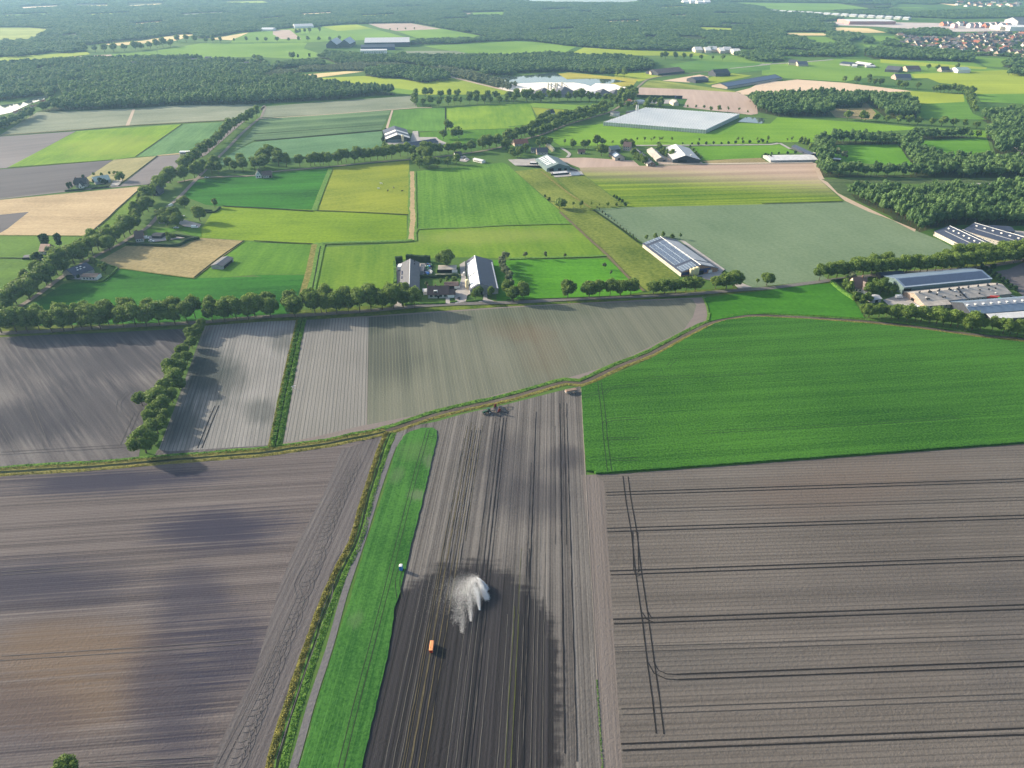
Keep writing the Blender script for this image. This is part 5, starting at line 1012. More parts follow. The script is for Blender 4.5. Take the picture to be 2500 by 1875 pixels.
me = bpy.data.meshes.new('scattered_trees'); me.vertices.add(len(pos)); me.vertices.foreach_set('co', np.array(pos, dtype=np.float32).ravel())
a = me.attributes.new('sc', 'FLOAT_VECTOR', 'POINT'); a.data.foreach_set('vector', np.array(scs, dtype=np.float32).ravel())
o = obj('distant_trees', me); lab(o, 'remaining smaller field and roadside trees of the farther landscape', 'trees', kind='stuff'); o.modifiers.new('scatter', 'NODES').node_group = gn_group(WC3, 'tree_scatter')
print('wood trees', NWOOD[0], 'trees', len(TREES))
# ================================================================ BUILDINGS
def corr(name, c, c2=None, rough=.55, per=.9, axis=0, spec=.35, met=0.0):
    t = NT(name); x, y, z = t.sep(t.coord()); s = t.m_('SINE', t.m_('MULTIPLY', (x, y)[axis], 2*math.pi/per))
    n = t.rng(t.noise(t.coord(), .25, 5, .65), .3, .7); c2 = c2 or tuple(v*.72 for v in c)
    t.col(t.mix(n, c2, c)); t.b.inputs['Roughness'].default_value = rough; t.b.inputs['Specular IOR Level'].default_value = spec; t.b.inputs['Metallic'].default_value = met
    t.bump(s, .03, .6); return t.m
rGrey = corr('grey_fibre_roof', (.085,.088,.105)); rDark = corr('dark_blue_grey_roof', (.038,.050,.085)); rBlue = corr('blue_steel_roof', (.16,.22,.30), spec=.5, rough=.4)
rTan = corr('weathered_cement_roof', (.40,.37,.33), (.24,.22,.20)); rWhite = corr('white_roof', (.62,.62,.62)); rGreen = corr('green_grey_roof', (.13,.18,.185)); rSilver = corr('silver_roof', (.42,.43,.45), spec=.5)
rTile = corr('brown_tiles', (.10,.065,.06), per=.35); rRed = corr('red_tiles', (.30,.105,.065), per=.35); rBlack = corr('black_tiles', (.035,.037,.045), per=.35); rVerd = corr('verdigris_roof', (.27,.38,.36)); rOrange = corr('orange_tiles', (.42,.16,.08), per=.35)
def brick(name, c):
    t = NT(name); b = t.node('ShaderNodeTexBrick', {'Vector': t.mapp(0, (1,1,1)), 'Color1': c, 'Color2': tuple(v*.75 for v in c), 'Mortar': (.35,.33,.3), 'Scale': 3.0}); t.col(b.outputs[0]); return t.m
wBrick = brick('orange_brick', (.34,.17,.10)); wBrickD = brick('brown_brick', (.17,.095,.07)); wBrickP = brick('pale_brick', (.42,.27,.19))
wWhite = plain('white_wall', (.66,.65,.62)); wGrey = plain('grey_wall', (.30,.30,.31)); wDark = plain('dark_boarding', (.035,.04,.055)); wGreen = plain('green_grey_sheeting', (.10,.15,.15)); wBlue = plain('blue_sheeting', (.03,.045,.14)); wCream = plain('cream_wall', (.55,.50,.38))
mOpen = plain('dark_opening', (.012,.013,.015), .9, .05); mGlass = plain('window_glass', (.03,.04,.05), .1, .6); mFrame = plain('white_frame', (.75,.75,.73)); mPanelW = plain('translucent_sheet', (.66,.70,.72), .35, .4); mGold = plain('cream_silo_skin', (.62,.54,.33), .4, .3); mSteel = plain('galvanised_steel', (.45,.46,.47), .4, .5)
mSolar = plain('solar_cells', (.045,.065,.115), .3, .25); mSolarL = plain('panel_frame', (.36,.44,.52), .4, .4)
class B:
    def __init__(s, name, label, cat, sp, w=None, hw=3.0, hr=6.0, wall=None, roof=None, ridge='x', over=.4, rf=.5, group=None, thick=.18):
        P = [Vector(p) for p in (gp(sp) if isinstance(sp, str) else sp)]
        a, b = P[0], P[1]; u = (b-a).normalized(); n = Vector((-u.y, u.x)); s.L = (b-a).length
        if w is None: w = (P[2]-b).dot(n)
        if w < 0: a, b = b, a; u = -u; w = -w
        s.W = w; s.e = empty(name, (a.x, a.y, 0), math.atan2(u.y, u.x)); lab(s.e, label, cat, group)
        s.ridge = ridge; s.hw = hw; s.hr = hr; s.over = over
        s.RL, s.RA = (s.L, s.W) if ridge == 'x' else (s.W, s.L); s.rf = rf; ra = s.RA*rf; s.ra = ra
        mb = MB(); pr = [(0,0,-.4),(0,s.RA,-.4),(0,s.RA,hw-.05),(0,ra,hr-.05),(0,0,hw-.05)]
        mb.prism([s.m(0, p[1], p[2]) for p in pr], s.dv(s.RL)); s.part(mb, 'wall', wall or wWhite)
        mb = MB(); o = over; k0 = (hr-hw)/max(ra, .01); k1 = (hr-hw)/max(s.RA-ra, .01)
        for (p, q) in (((-o, hw-o*k0), (ra, hr)), ((s.RA+o, hw-o*k1), (ra, hr))):
            mb.prism([s.m(-o, p[0], p[1]), s.m(-o, q[0], q[1]), s.m(-o, q[0], q[1]+thick), s.m(-o, p[0], p[1]+thick)], s.dv(s.RL+2*o))
        s.roof = s.part(mb, 'roof', roof or rGrey)
        if ridge == 'y' : pass
    def m(s, l, a, z): return (l, a, z) if s.ridge == 'x' else (a, l, z)
    def dv(s, l): return (l, 0, 0) if s.ridge == 'x' else (0, l, 0)
    def part(s, mb, name, mat, parent=None):
        o = mb.obj(name, mat, parent or s.e)
        bm_fix(o.data); return o
    def zat(s, a):
        return s.hw+(s.hr-s.hw)*(a/s.ra) if a <= s.ra else s.hw+(s.hr-s.hw)*((s.RA-a)/(s.RA-s.ra))
    def patch(s, mb, side, l0, l1, t0, t1, lift=.2, th=.10):
        a = [(t*s.ra if side == 0 else s.RA-t*(s.RA-s.ra)) for t in (t0, t1)]
        mb.prism([s.m(l0, a[0], s.zat(a[0])+lift), s.m(l0, a[1], s.zat(a[1])+lift), s.m(l0, a[1], s.zat(a[1])+lift+th), s.m(l0, a[0], s.zat(a[0])+lift+th)], s.dv(l1-l0))
    def panel(s, name, mat, side, l0, l1, t0, t1, lift=.2, frac=True):
        if frac: l0 *= s.RL; l1 *= s.RL
        mb = MB(); s.patch(mb, side, l0, l1, t0, t1, lift); return s.part(mb, name, mat)
    def solar(s, side, l0, l1, t0, t1, nl=30, nt=4):
        p = s.panel('solar_panel', mSolar, side, l0, l1, t0, t1, .22); mb = MB(); l0 *= s.RL; l1 *= s.RL
        for i in range(nl+1): l = l0+(l1-l0)*i/nl; s.patch(mb, side, l-.09, l+.09, t0, t1, .30, .06)
        for i in range(nt+1): t = t0+(t1-t0)*i/nt; s.patch(mb, side, l0, l1, max(0, t-.006), t+.006, .33, .05)
        s.part(mb, 'panel_frame', mSolarL, p)
    def fbox(s, name, mat, face, c, z, w, h, out=.07, frac=True, parent=None):
        mb = MB()
        ex = s.L if face in 'fb' else s.W
        if frac: c = c*ex
        if face == 'f': mb.box(c-w/2, c+w/2, -out, .02, z, z+h)
        elif face == 'b': mb.box(c-w/2, c+w/2, s.W-.02, s.W+out, z, z+h)
        elif face == 'l': mb.box(-out, .02, c-w/2, c+w/2, z, z+h)
        else: mb.box(s.L-.02, s.L+out, c-w/2, c+w/2, z, z+h)
        return s.part(mb, name, mat, parent)
    def windows(s, face, n, z, w=1.2, h=1.2, lo=.1, hi=.9, frame=True):
        for i in range(n):
            c = lo+(hi-lo)*(i+.5)/n
            f = s.fbox('window', mFrame if frame else mGlass, face, c, z, w+.3, h+.3, .06)
            if frame: s.fbox('pane', mGlass, face, c, z+.15, w, h, .09, parent=f)
    def chimney(s, l=.3, h=1.3, mat=None):
        mb = MB(); x, y, z = s.m(l*s.RL, s.ra, s.hr); mb.box(x-.4, x+.4, y-.4, y+.4, z-.6, z+h); s.part(mb, 'chimney', mat or wBrickD)
    def boxes(s, name, mat, pts, sz=(1,1,.8), side=0):
        """small roof vents: (l, t) along the slope"""
        for l, t in pts:
            a = t*s.ra if side == 0 else s.RA-t*(s.RA-s.ra); x, y, z = s.m(l*s.RL, a, s.zat(a)); mb = MB()
            mb.box(x-sz[0]/2, x+sz[0]/2, y-sz[1]/2, y+sz[1]/2, z-.1, z+.2+sz[2]); s.part(mb, name, mat)
    def ridge_cap(s, mat, w=.5):
        mb = MB(); r = s.ra; z = s.hr+.19
        mb.prism([s.m(-s.over, r-w, z-w*.3), s.m(-s.over, r, z+.08), s.m(-s.over, r+w, z-w*.3)], s.dv(s.RL+2*s.over)); s.part(mb, 'ridge_cap', mat)
def bm_fix(me):
    import bmesh
    b = bmesh.new(); b.from_mesh(me); bmesh.ops.recalc_face_normals(b, faces=b.faces); b.to_mesh(me); b.free()
# --- poultry barn with solar roof
b = B('poultry_barn', 'long brick poultry barn with a blue solar roof right of the bright pasture', 'barn', 'C3:1135,290 1458,538 1778,508', None, 3.2, 7.6, wBrick, rDark, rf=.5)
b.solar(0, .13, .80, .10, .93, 26, 3); b.solar(0, .86, .985, .08, .80, 8, 5); b.solar(0, .0, .06, .1, .9, 4, 5)
b.panel('light_roof_sheeting', rSilver, 1, .10, .82, .12, .95); b.panel('light_roof_sheeting', rSilver, 1, .86, .98, .12, .95)
b.fbox('gable_cladding', wBlue, 'r', .36, 1.0, b.W*.70, 2.2, .08); b.fbox('gable_cladding', wBlue, 'r', .5, 3.2, b.W*.60, 1.3, .10); b.fbox('door', mOpen, 'r', .55, 0, 4, 3.0, .16); b.fbox('door', wWhite, 'r', .80, 0, 3, 2.6, .14); b.ridge_cap(mFrame, .35)
b.windows('f', 14, 1.3, .9, .7)
# --- central farm
b = B('barn', 'long grey-roofed barn at the left of the central farmyard', 'barn', 'C2:1397,690 1396,455 1250,455', None, 3.6, 6.6, wBrickD, rGrey)
b.ridge_cap(mSteel, .3); b.boxes('roof_vent', mOpen, [(.97,.5),(.86,.5)], (.8,.8,.5), 0); b.windows('f', 8, 1.2); b.boxes('roof_vent', wBlue, [(.55,.12),(.60,.12),(.65,.12),(.45,.12),(.40,.12)], (.9,.7,.6), 1); b.fbox('door', mOpen, 'l', .5, 0, 4, 3.2)
b = B('shed', 'small flat-roofed annex on the right side of the grey-roofed barn', 'shed', 'C2:1400,522 1428,522', 14, 2.8, 3.2, wGrey, rGrey); b.windows('r', 3, 1)
b = B('barn', 'slate-blue barn with two white roof panels at the right of the central farm', 'barn', 'C2:2062,682 2008,440 1790,445', None, 3.8, 8.2, wGrey, rDark, rf=.66)
b.panel('roof_panel', mPanelW, 1, .44, .90, .10, .92); b.panel('roof_panel', mPanelW, 1, .04, .40, .10, .92); b.panel('eave_gutter', mFrame, 0, .0, .92, .0, .06); b.ridge_cap(mFrame, .5); b.fbox('door', mFrame, 'l', .32, 0, 2.2, 2.6, .1); b.fbox('door', mOpen, 'l', .66, 0, 4, 3.2, .1); b.windows('f', 7, 1.5)
b = B('open_shed', 'low open-fronted shed beneath the very broad tree', 'shed', 'C2:1558,506 1706,504', 8, 2.8, 3.6, wDark, rTan); 
for i in range(4): b.fbox('bay', mOpen, 'f', .14+.2*i, .1, 5.8, 2.3, .05)
b.fbox('door', mFrame, 'f', .92, .1, 4, 2.3, .08)
b = B('house', 'farmhouse with dark red roof and pale windows facing the main road', 'house', 'C2:1468,722 1645,718', 10, 3.0, 7.2, wBrickP, rTile)
b.windows('f', 4, .9, 2.2, 1.5, .05, .95); b.chimney(.38, 1.2); b.chimney(.0, 1.0); b.fbox('door', mOpen, 'f', .5, 0, 1.2, 2.2, .1); mb = MB(); x = b.L*.38; mb.box(x-1.3, x+1.3, 1.0, 3.2, 3.4, 5.3); d_ = b.part(mb, 'dormer', mFrame); mb = MB(); mb.box(x-1, x+1, .93, 1.0, 3.8, 5.0); b.part(mb, 'pane', mGlass, d_)
b = B('garage', 'white-doored garage with brown roof joined to the right end of the farmhouse', 'garage', 'C2:1648,718 1700,714', 8, 2.6, 5.0, wBrickP, rTile); b.fbox('door', mFrame, 'f', .3, .1, 4.2, 2.2)
b = B('garage', 'small flat white garage at the left end of the dark red roofed farmhouse', 'garage', 'C2:1430,692 1466,690', 5, 2.4, 2.7, wWhite, rSilver); b.fbox('door', mFrame, 'f', .5, .1, 2.6, 2.1)
b = B('open_shed', 'open brown shed between the farmhouse and the garden lawn', 'shed', 'C2:1612,645 1726,640', 7, 2.6, 3.6, wDark, rTile); b.fbox('bay', mOpen, 'f', .35, .1, 7, 2.2, .06); b.fbox('bay', mOpen, 'f', .7, .1, 3, 2.2, .06); b.fbox('door', mFrame, 'f', .9, .1, 4, 2.1)
def silo(sp, r, h, label, mat=None, group=None, cone=True):
    g = gp(sp)[0]; e = empty('silo', (g[0], g[1], 0)); lab(e, label, 'silo', group)
    mb = MB(); z0 = 1.6 if cone else 0; mb.rings(([(r*.25, z0-.9), (r, z0+.6)] if cone else [(r, -.2)])+[(r, h-.6), (r*.9, h-.3), (r*.3, h)], 18); mb.obj('tank', mat or mGold, e, smooth=False)
    if cone:
        for a in range(4):
            m2 = MB(); c, s_ = math.cos(a*math.pi/2+.78)*r*.92, math.sin(a*math.pi/2+.78)*r*.92; m2.tube((c, s_, -.3), (c, s_, 2.6), .09); m2.obj('leg', mSteel, e)
    m3 = MB()
    for k in range(1, 5): z = z0+.6+(h-z0-1.2)*k/5; m3.rings([(r*1.02, z-.05), (r*1.02, z+.05)], 18)
    m3.obj('hoop', mSteel, e)
    return e
silo('C2:1802,648', 1.5, 8, 'cream cylindrical silo at the front left of the white-panelled barn')
silo('C3:1542,536', 1.4, 6.2, 'leftmost cream feed silo at the gable of the solar barn'); silo('C3:1566,536', 1.5, 7.2, 'second cream feed silo at the gable of the solar barn'); silo('C3:1590,534', 1.5, 7.6, 'right cream feed silo at the gable of the solar barn')
silo('C4:1240,668', 1.8, 6.2, 'left cream silo before the blue-roofed barn'); silo('C4:1278,665', 1.8, 6.2, 'right cream silo before the blue-roofed barn')
silo('B2:1258,442', 1.7, 9.5, 'tall pale silo beside the striped barn')
g = gp('C2:1775,525')[0]; t_ = empty('milk_tank', (g[0], g[1], 0)); lab(t_, 'small blue and white tank on legs left of the white-panelled barn', 'tank'); m2 = MB(); m2.tube((0,-1.5,1.4), (0,1.5,1.4), 1.0, seg=14); m2.obj('tank', wWhite, t_)
for s_ in (-1, 1): m2 = MB(); m2.box(-.8,.8,s_*1.0-.15,s_*1.0+.15,-.2,.7); m2.obj('support', wBlue, t_)
# --- right-hand farm
b = B('barn', 'very long blue-roofed barn at the back of the right-hand farm', 'barn', 'C4:1182,690 1918,618', 21, 5.6, 8.0, wGreen, rBlue, thick=.25); b.panel('roof_edge', mPanelW, 0, 0, 1, .0, .03); b.ridge_cap(mPanelW, .35); b.fbox('door', mOpen, 'f', .045, 0, 6, 4.4); b.fbox('door', mOpen, 'l', .4, 0, 5, 4.2)
b.panel('solar_panel', mSolar, 0, .02, .98, .12, .9)
b = B('brick_barn', 'long brick pig barn with weathered grey roof and many small vents', 'barn', 'C4:1350,795 2090,712', 19, 3.0, 6.0, wBrick, rTan)
rr_ = random.Random(3); b.boxes('roof_vent', mOpen, [(rr_.uniform(.03,.97), rr_.choice((.3,.32,.6,.62,.95))) for _ in range(20)], (.9,.7,.6), 0); b.boxes('skylight', wWhite, [(rr_.uniform(.05,.95), rr_.choice((.2,.5,.85))) for _ in range(8)], (1.1,.9,.15), 0); b.boxes('chimney', wDark, [(i/9+.05, .98) for i in range(9)], (.8,.8,1.4), 0)
b.windows('f', 16, 1.2, 1.4, .8); b.fbox('door', mOpen, 'l', .5, 0, 3, 2.6); b.panel('walkway', wDark, 0, .475, .495, .0, 1.0, .3)
b = B('shed', 'low brick annex with flat grey roof before the brick pig barn', 'shed', 'C4:1375,815 1590,800', 9, 2.6, 3.2, wBrick, rTan); b.windows('f', 4, 1)
b = B('shed', 'small blue-grey lean-to halfway along the brick pig barn', 'shed', 'C4:1585,775 1705,762', 5, 2.4, 2.8, wBlue, rBlue)
b = B('barn', 'pale blue arched barn behind the shelter belt at the right edge', 'barn', 'C4:1755,900 2420,845', 19, 4.0, 8.0, wDark, rBlue); b.boxes('skylight', wWhite, [(i/10+.02, .8) for i in range(8)], (1.4,2.6,.2), 0); b.panel('upper_sheeting', rSilver, 0, 0, 1, .55, .98, .2)
b = B('barn', 'low white-roofed shed at the right edge, behind the shelter belt', 'barn', 'C4:1930,925 2520,890', 10, 2.6, 3.6, wDark, rWhite)
b = B('house', 'brown hip-gabled house in the garden of the right-hand farm', 'house', 'C4:768,668 880,672', 12, 3.2, 9.0, wCream, rTile); b.windows('f', 3, .9, 1.3, 1.3); b.chimney(.7, 1.4); b.windows('r', 3, .9)
b = B('house', 'front gable wing of the garden house at the right-hand farm', 'house', 'C4:880,690 925,680', 8, 3.0, 7.0, wWhite, rTile, ridge='y'); b.windows('f', 2, 1)
b = B('shed', 'small grey garden shed left of the right-hand farmyard', 'shed', 'C4:928,762 1002,752', 7, 2.6, 3.6, wGrey, rSilver); b.fbox('door', mOpen, 'f', .5, 0, 2.4, 2)
b = B('shed', 'dark low building along the road behind the garden trees', 'shed', 'C4:1000,560 1190,545', 6, 3.0, 4.0, wDark, rDark)
for sp_, la_, ww in (('C4:1445,190 1790,362 1990,320', 'left one of the twin dark blue barns before the dense wood', None), ('C4:1690,178 2260,352 2480,318', 'right one of the twin dark blue barns before the dense wood', None)):
    b = B('barn', la_, 'barn', sp_, ww, 3.6, 7.6, wBrickP, rDark); b.boxes('roof_vent', wWhite, [((i+.6)/8, .72) for i in range(7)], (1.6,.9,.5), 0); b.ridge_cap(mFrame, .35); b.panel('eave_gutter', mFrame, 1, 0, 1, 0, .04); b.panel('roof_band', rSilver, 0, .1, .95, .40, .43); b.windows('f', 16, 1.2, 1, .7)
b = B('shed', 'dark blue machine shed between the right twin barn and the wood', 'shed', 'C4:1935,190 2115,200', 14, 4.5, 6.0, wDark, rDark); b.fbox('door', wWhite, 'f', .7, .1, 6, 2.5)
# --- striped barn farm
b = B('barn', 'large blue-grey barn with two white stripes across its roof', 'barn', 'B2:1114,446 1322,436', 58, 4.2, 9.5, wDark, rDark, ridge='y')
for s_ in (0, 1): b.panel('roof_panel', wWhite, s_, .01, .19, .03, .97); b.panel('roof_panel', wWhite, s_, .42, .56, .03, .97)
b.fbox('gable_cladding', rGreen, 'f', .45, .5, 24, 3.4); b.fbox('door', mOpen, 'f', .72, 0, 5, 4)
b = B('barn', 'long low slate-roofed building right of the striped barn', 'barn', 'B2:1288,500 1556,458', 15, 3.2, 6.0, wBrickD, rDark); b.windows('f', 9, 1.1, 1.5, 1.1); b.ridge_cap(wWhite, .2); b.fbox('door', mOpen, 'f', .2, 0, 3, 2.6)
b = B('shed', 'small brick house in front of the striped barn', 'house', 'B2:1165,508 1225,500', 7, 2.8, 5.5, wBrickP, rBlack); b.windows('f', 2, 1); b.chimney()
b = B('house', 'white-gabled cottage below the middle lane, left', 'house', 'B2:17,745 66,742', 9, 3.4, 8.2, wWhite, rBlack, ridge='y'); b.windows('f', 2, .8, 1.4, 1.4); b.windows('f', 1, 3.8, 1.2, 1.2, .35, .65); b.chimney()
b = B('barn', 'brown-roofed barn joined to the white-gabled cottage', 'barn', 'B2:78,745 155,738', 9, 3.0, 6.5, wBrickD, rTile); b.windows('f', 3, 1); b.fbox('door', mOpen, 'f', .8, 0, 2.5, 2.4)
b = B('house', 'blue-black house with white walls right of the copse', 'house', 'B2:1702,580 1758,576', 10, 3, 7, wWhite, rBlack); b.windows('f', 3, .9); b.chimney()
b = B('shed', 'long white greenhouse-like shed right of the copse', 'shed', 'B2:1848,600 1922,618', 6, 2.4, 3.2, wWhite, rWhite); b.windows('f', 5, .6, 1.6, 1.0)
# --- middle farms
b = B('house', 'red-roofed house beside the lane among the middle farms', 'house', 'B3:58,476 172,468', 11, 3, 7.5, wBrickP, rRed); b.windows('f', 4, .9); b.chimney(.5)
b = B('house', 'two-gabled grey house with tall chimney left of the hay bales', 'house', 'B3:246,548 338,545', 10, 3.2, 7.5, wBrickP, rGrey); b.windows('f', 3, .9); b.chimney(.3, 3.0); b.chimney(.9, 1.5)
b = B('house', 'small white house left of the two-gabled grey house', 'house', 'B3:196,530 240,530', 7, 2.8, 5.5, wWhite, rGrey); b.windows('f', 2, .9)
b = B('barn', 'big green-grey barn with pale skylight strips above the rough pasture', 'barn', 'B3:232,612 328,692 522,676', None, 4.0, 8.4, wGreen, rGreen)
for i in range(6): b.panel('skylight', mPanelW, 0, .08+i*.13, .13+i*.13, .20, .62)
b.panel('skylight', mPanelW, 0, .1, .85, .70, .92); b.fbox('door', mOpen, 'r', .2, 0, 5, 3.8); b.fbox('door', mOpen, 'r', .55, 0, 4, 3.2); b.fbox('door', mOpen, 'r', .8, 0, 3, 2.8)
b = B('shed', 'long white-roofed calf shed in front of the green-grey barn', 'shed', 'B3:388,722 502,712', 6, 2.2, 2.8, wDark, rWhite); b.fbox('bay', mOpen, 'f', .5, .2, 22, 1.6, .08)
b = B('tent', 'white tunnel tent in front of the green-grey barn', 'tent', 'B3:532,726 608,722', 6, 1.2, 3.0, wWhite, rWhite); b.fbox('door', mOpen, 'l', .5, .1, 2, 1.4)
b = B('shed', 'white field shelter left of the green-grey barn', 'shed', 'B3:190,628 236,630', 5, 2.2, 2.8, wWhite, rWhite); b.fbox('bay', mOpen, 'f', .5, .1, 8, 1.8)
b = B('shed', 'tiny brown hut in the orchard of the middle farms', 'shed', 'B3:592,540 650,540', 6, 2.4, 4.6, wBrickD, rTile); b.fbox('door', mOpen, 'f', .5, .1, 2, 1.9)
b = B('barn', 'dark barn with white solar panel beside the light green round tree', 'barn', 'B3:903,596 985,592', 24, 3.2, 6.4, wBrickD, rDark, ridge='y'); b.panel('solar_panel', mSolarL, 0, .1, .62, .15, .85); b.fbox('door', mOpen, 'f', .4, 0, 3, 2.8)
b = B('house', 'tall pink-brown brick house among trees of the middle farms', 'house', 'B3:968,508 1030,514', 9, 5.0, 9.5, wBrickP, rTile); b.windows('f', 3, .8); b.windows('f', 3, 3.2); b.chimney()
b = B('barn', 'dark green-roofed barn left of the tall brick house', 'barn', 'B3:870,530 950,520', 14, 3.6, 6.5, wDark, rGreen)
b = B('barn', 'left long grey shed of the middle farms with a row of roof vents', 'barn', 'B3:1050,530 1180,645 1238,636', None, 2.6, 5.0, wBrickD, rGrey); b.boxes('roof_vent', wDark, [((i+.5)/9, .8) for i in range(9)], (1,1,.9), 1); b.windows('r', 2, .8)
b = B('barn', 'second long brown-grey shed left of the white-roofed hall', 'barn', 'B3:1172,522 1252,606 1318,592', None, 2.8, 5.4, wBrickD, rTan); b.windows('r', 2, .8); b.boxes('roof_vent', wDark, [(.3,.8),(.6,.8)], (1,1,.9), 1)
b = B('barn', 'large silver-white roofed hall of the middle farms', 'barn', 'B3:1312,520 1390,618 1600,600', None, 4.2, 9.0, wDark, rSilver, rf=.45); b.panel('skylight', wWhite, 0, .02, .98, .6, .98); b.fbox('door', mOpen, 'r', .35, 0, 10, 4); b.boxes('roof_vent', wWhite, [(.85,.5)], (2,2,1), 1)
b = B('poultry_house', 'long low white-roofed shed at the end of the banded crop field', 'shed', 'B4:72,612 466,606', 24, 2.6, 4.6, wGrey, rWhite); b.windows('f', 16, .9, 1, .7); b.ridge_cap(rWhite, .5)
b = B('shed', 'dark slanting shed above the long low white-roofed shed', 'shed', 'B4:248,492 405,566 445,556', None, 2.6, 4.4, wDark, rDark)
silo('B4:436,560', 2.4, 4.5, 'white dome tank at the right end of the long white shed', wWhite, cone=False)
b = B('house', 'small dark-roofed house in the dry paddock by the lane', 'house', 'B3:346,212 396,206', 10, 3, 7, wWhite, rBlack); b.windows('f', 2, .9); b.chimney()
b = B('barn', 'striped blue-white greenhouse roof cut by the right edge of the photo', 'barn', 'B4:2125,480 2215,560 2400,520', None, 3.5, 7, wGrey, rDark)
for i in range(5): b.panel('roof_panel', mPanelW, 0, .05+i*.19, .15+i*.19, .05, .95)
b = B('shed', 'pale field shelter by the leafy tree in the meadow corner', 'shed', 'B4:598,598 660,604', 6, 2.4, 3, wWhite, rWhite); b.fbox('bay', mOpen, 'f', .5, .1, 8, 1.8)
# --- greenhouse
Pg = [Vector(p) for p in gp('B3:805,300 1665,368 1950,232')]; u = (Pg[1]-Pg[0]).normalized(); L = (Pg[1]-Pg[0]).length; n_ = Vector((-u.y, u.x)); Wd = (Pg[2]-Pg[1]).dot(n_); sk = (Pg[2]-Pg[1]).dot(u)
ge = empty('greenhouse', (Pg[0].x, Pg[0].y, 0), math.atan2(u.y, u.x)); lab(ge, 'huge white glass greenhouse with rows of roof bays', 'greenhouse')
tgl = NT('greenhouse_glass'); tgl.col(tgl.mix(tgl.rng(tgl.noise(tgl.coord(), .02, 4), .35, .65), (.66,.70,.72), (.80,.82,.82))); tgl.b.inputs['Roughness'].default_value = .6; tgl.b.inputs['Specular IOR Level'].default_value = .05; mGG = tgl.m; tl_ = tgl.node('ShaderNodeBsdfTranslucent', {0: (.8,.84,.84,1)}); mx_ = tgl.t.nodes.new('ShaderNodeMixShader'); mx_.inputs[0].default_value = .12; tgl.t.links.new(tgl.b.outputs[0], mx_.inputs[1]); tgl.t.links.new(tl_.outputs[0], mx_.inputs[2]); tgl.t.links.new(mx_.outputs[0], tgl.t.nodes['Material Output'].inputs[0])
NB = 40; sw = L/NB; Hh = 5.0; mb = MB()
for i in range(NB):
    x0 = i*sw; xm = x0+sw/2; x1 = x0+sw
    k = sk
    mb.poly([(x0,0,Hh),(xm,0,Hh+.45),(xm+k,Wd,Hh+.45),(x0+k,Wd,Hh)]); mb.poly([(xm,0,Hh+.45),(x1,0,Hh),(x1+k,Wd,Hh),(xm+k,Wd,Hh+.45)])
mb.obj('roof', mGG, ge)
mb = MB(); z0 = -.3
mb.poly([(0,0,z0),(L,0,z0),(L,0,Hh-.02),(0,0,Hh-.02)]); mb.poly([(L,0,z0),(L+sk,Wd,z0),(L+sk,Wd,Hh-.02),(L,0,Hh-.02)]); mb.poly([(L+sk,Wd,z0),(sk,Wd,z0),(sk,Wd,Hh-.02),(L+sk,Wd,Hh-.02)]); mb.poly([(sk,Wd,z0),(0,0,z0),(0,0,Hh-.02),(sk,Wd,Hh-.02)])
for i in range(NB): x0 = i*sw; mb.poly([(x0,-.02,Hh-.02),(x0+sw,-.02,Hh-.02),(x0+sw/2,-.02,Hh+.42)])
mb.obj('wall', plain('greenhouse_side', (.33,.38,.37), .3, .5, scale=.1), ge)
mb = MB()
for i in range(NB+1): mb.box(i*sw-.18, i*sw+.18, -.12, .0, 0, Hh)
mb.box(0, L, -.16, -.02, Hh-.25, Hh); mb.box(0, L, -.14, -.02, 2.3, 2.45)
ny = 30
for j in range(ny): y = (j+.5)*Wd/ny; xx = L+sk*(j+.5)/ny; mb.box(xx, xx+.15, y-.15, y+.15, 0, Hh)
mb.obj('frame', mFrame, ge)
mb = MB()
for i in range(NB):
    for j in range(26):
        y0 = (j+.25+.5*(i % 2))*Wd/27; y1 = y0+Wd/27*.42; xa = i*sw+sw*.52+sk*y0/Wd; xb = xa+sw*.34
        mb.poly([(xa,y0,Hh+.60),(xb,y0,Hh+.50),(xb+sk*(y1-y0)/Wd,y1,Hh+.50),(xa+sk*(y1-y0)/Wd,y1,Hh+.60)])
o_ = mb.obj('roof_vents', plain('vent_glass', (.22,.26,.28), .5, .05), ge); o_['kind'] = 'stuff'
g = gp('B3:902,215')[0]; e = empty('water_silo', (g[0], g[1], 0)); lab(e, 'round grey water silo at the left corner of the greenhouse', 'tank'); mb = MB(); mb.rings([(7.2,-.3),(7.2,4.6)], 28); mb.obj('tank', mSteel, e); mb = MB(); mb.rings([(7.4,4.6),(7.3,4.9),(.5,6.2)], 28); mb.obj('cover', rGrey, e)
b = B('boiler_house', 'dark boiler house behind the greenhouse', 'building', 'B3:1045,215 1200,185', 12, 4, 5, wDark, rDark)
for q_ in ('B3:1080,205', 'B3:1093,205'):
    g = gp(q_)[0]; e = empty('chimney_stack', (g[0], g[1], 0)); lab(e, 'slim white chimney stack beside the boiler house of the greenhouse', 'chimney', 'pair of greenhouse chimney stacks'); mb = MB(); mb.tube((0,0,0), (0,0,13), .9, .8, 10); mb.obj('shaft', wWhite, e); mb = MB(); mb.tube((0,0,13), (0,0,13.6), 1.0, 1.0, 10); mb.obj('rim', mSteel, e)
b = B('house', 'orange-roofed house where the lane meets the gravel works', 'house', 'A3:985,878 1030,880', 10, 3.2, 7.5, wBrickP, rOrange); b.windows('f', 2, 1); b.chimney()
b = B('barn', 'tan barn on the yard behind the greenhouse', 'barn', 'A3:1395,893 1440,892', 20, 4, 7, wCream, rTan, ridge='y')
b = B('shed', 'pale tunnel on the yard behind the greenhouse', 'shed', 'A3:1105,872 1160,868', 16, 2.6, 3.6, wWhite, rWhite)
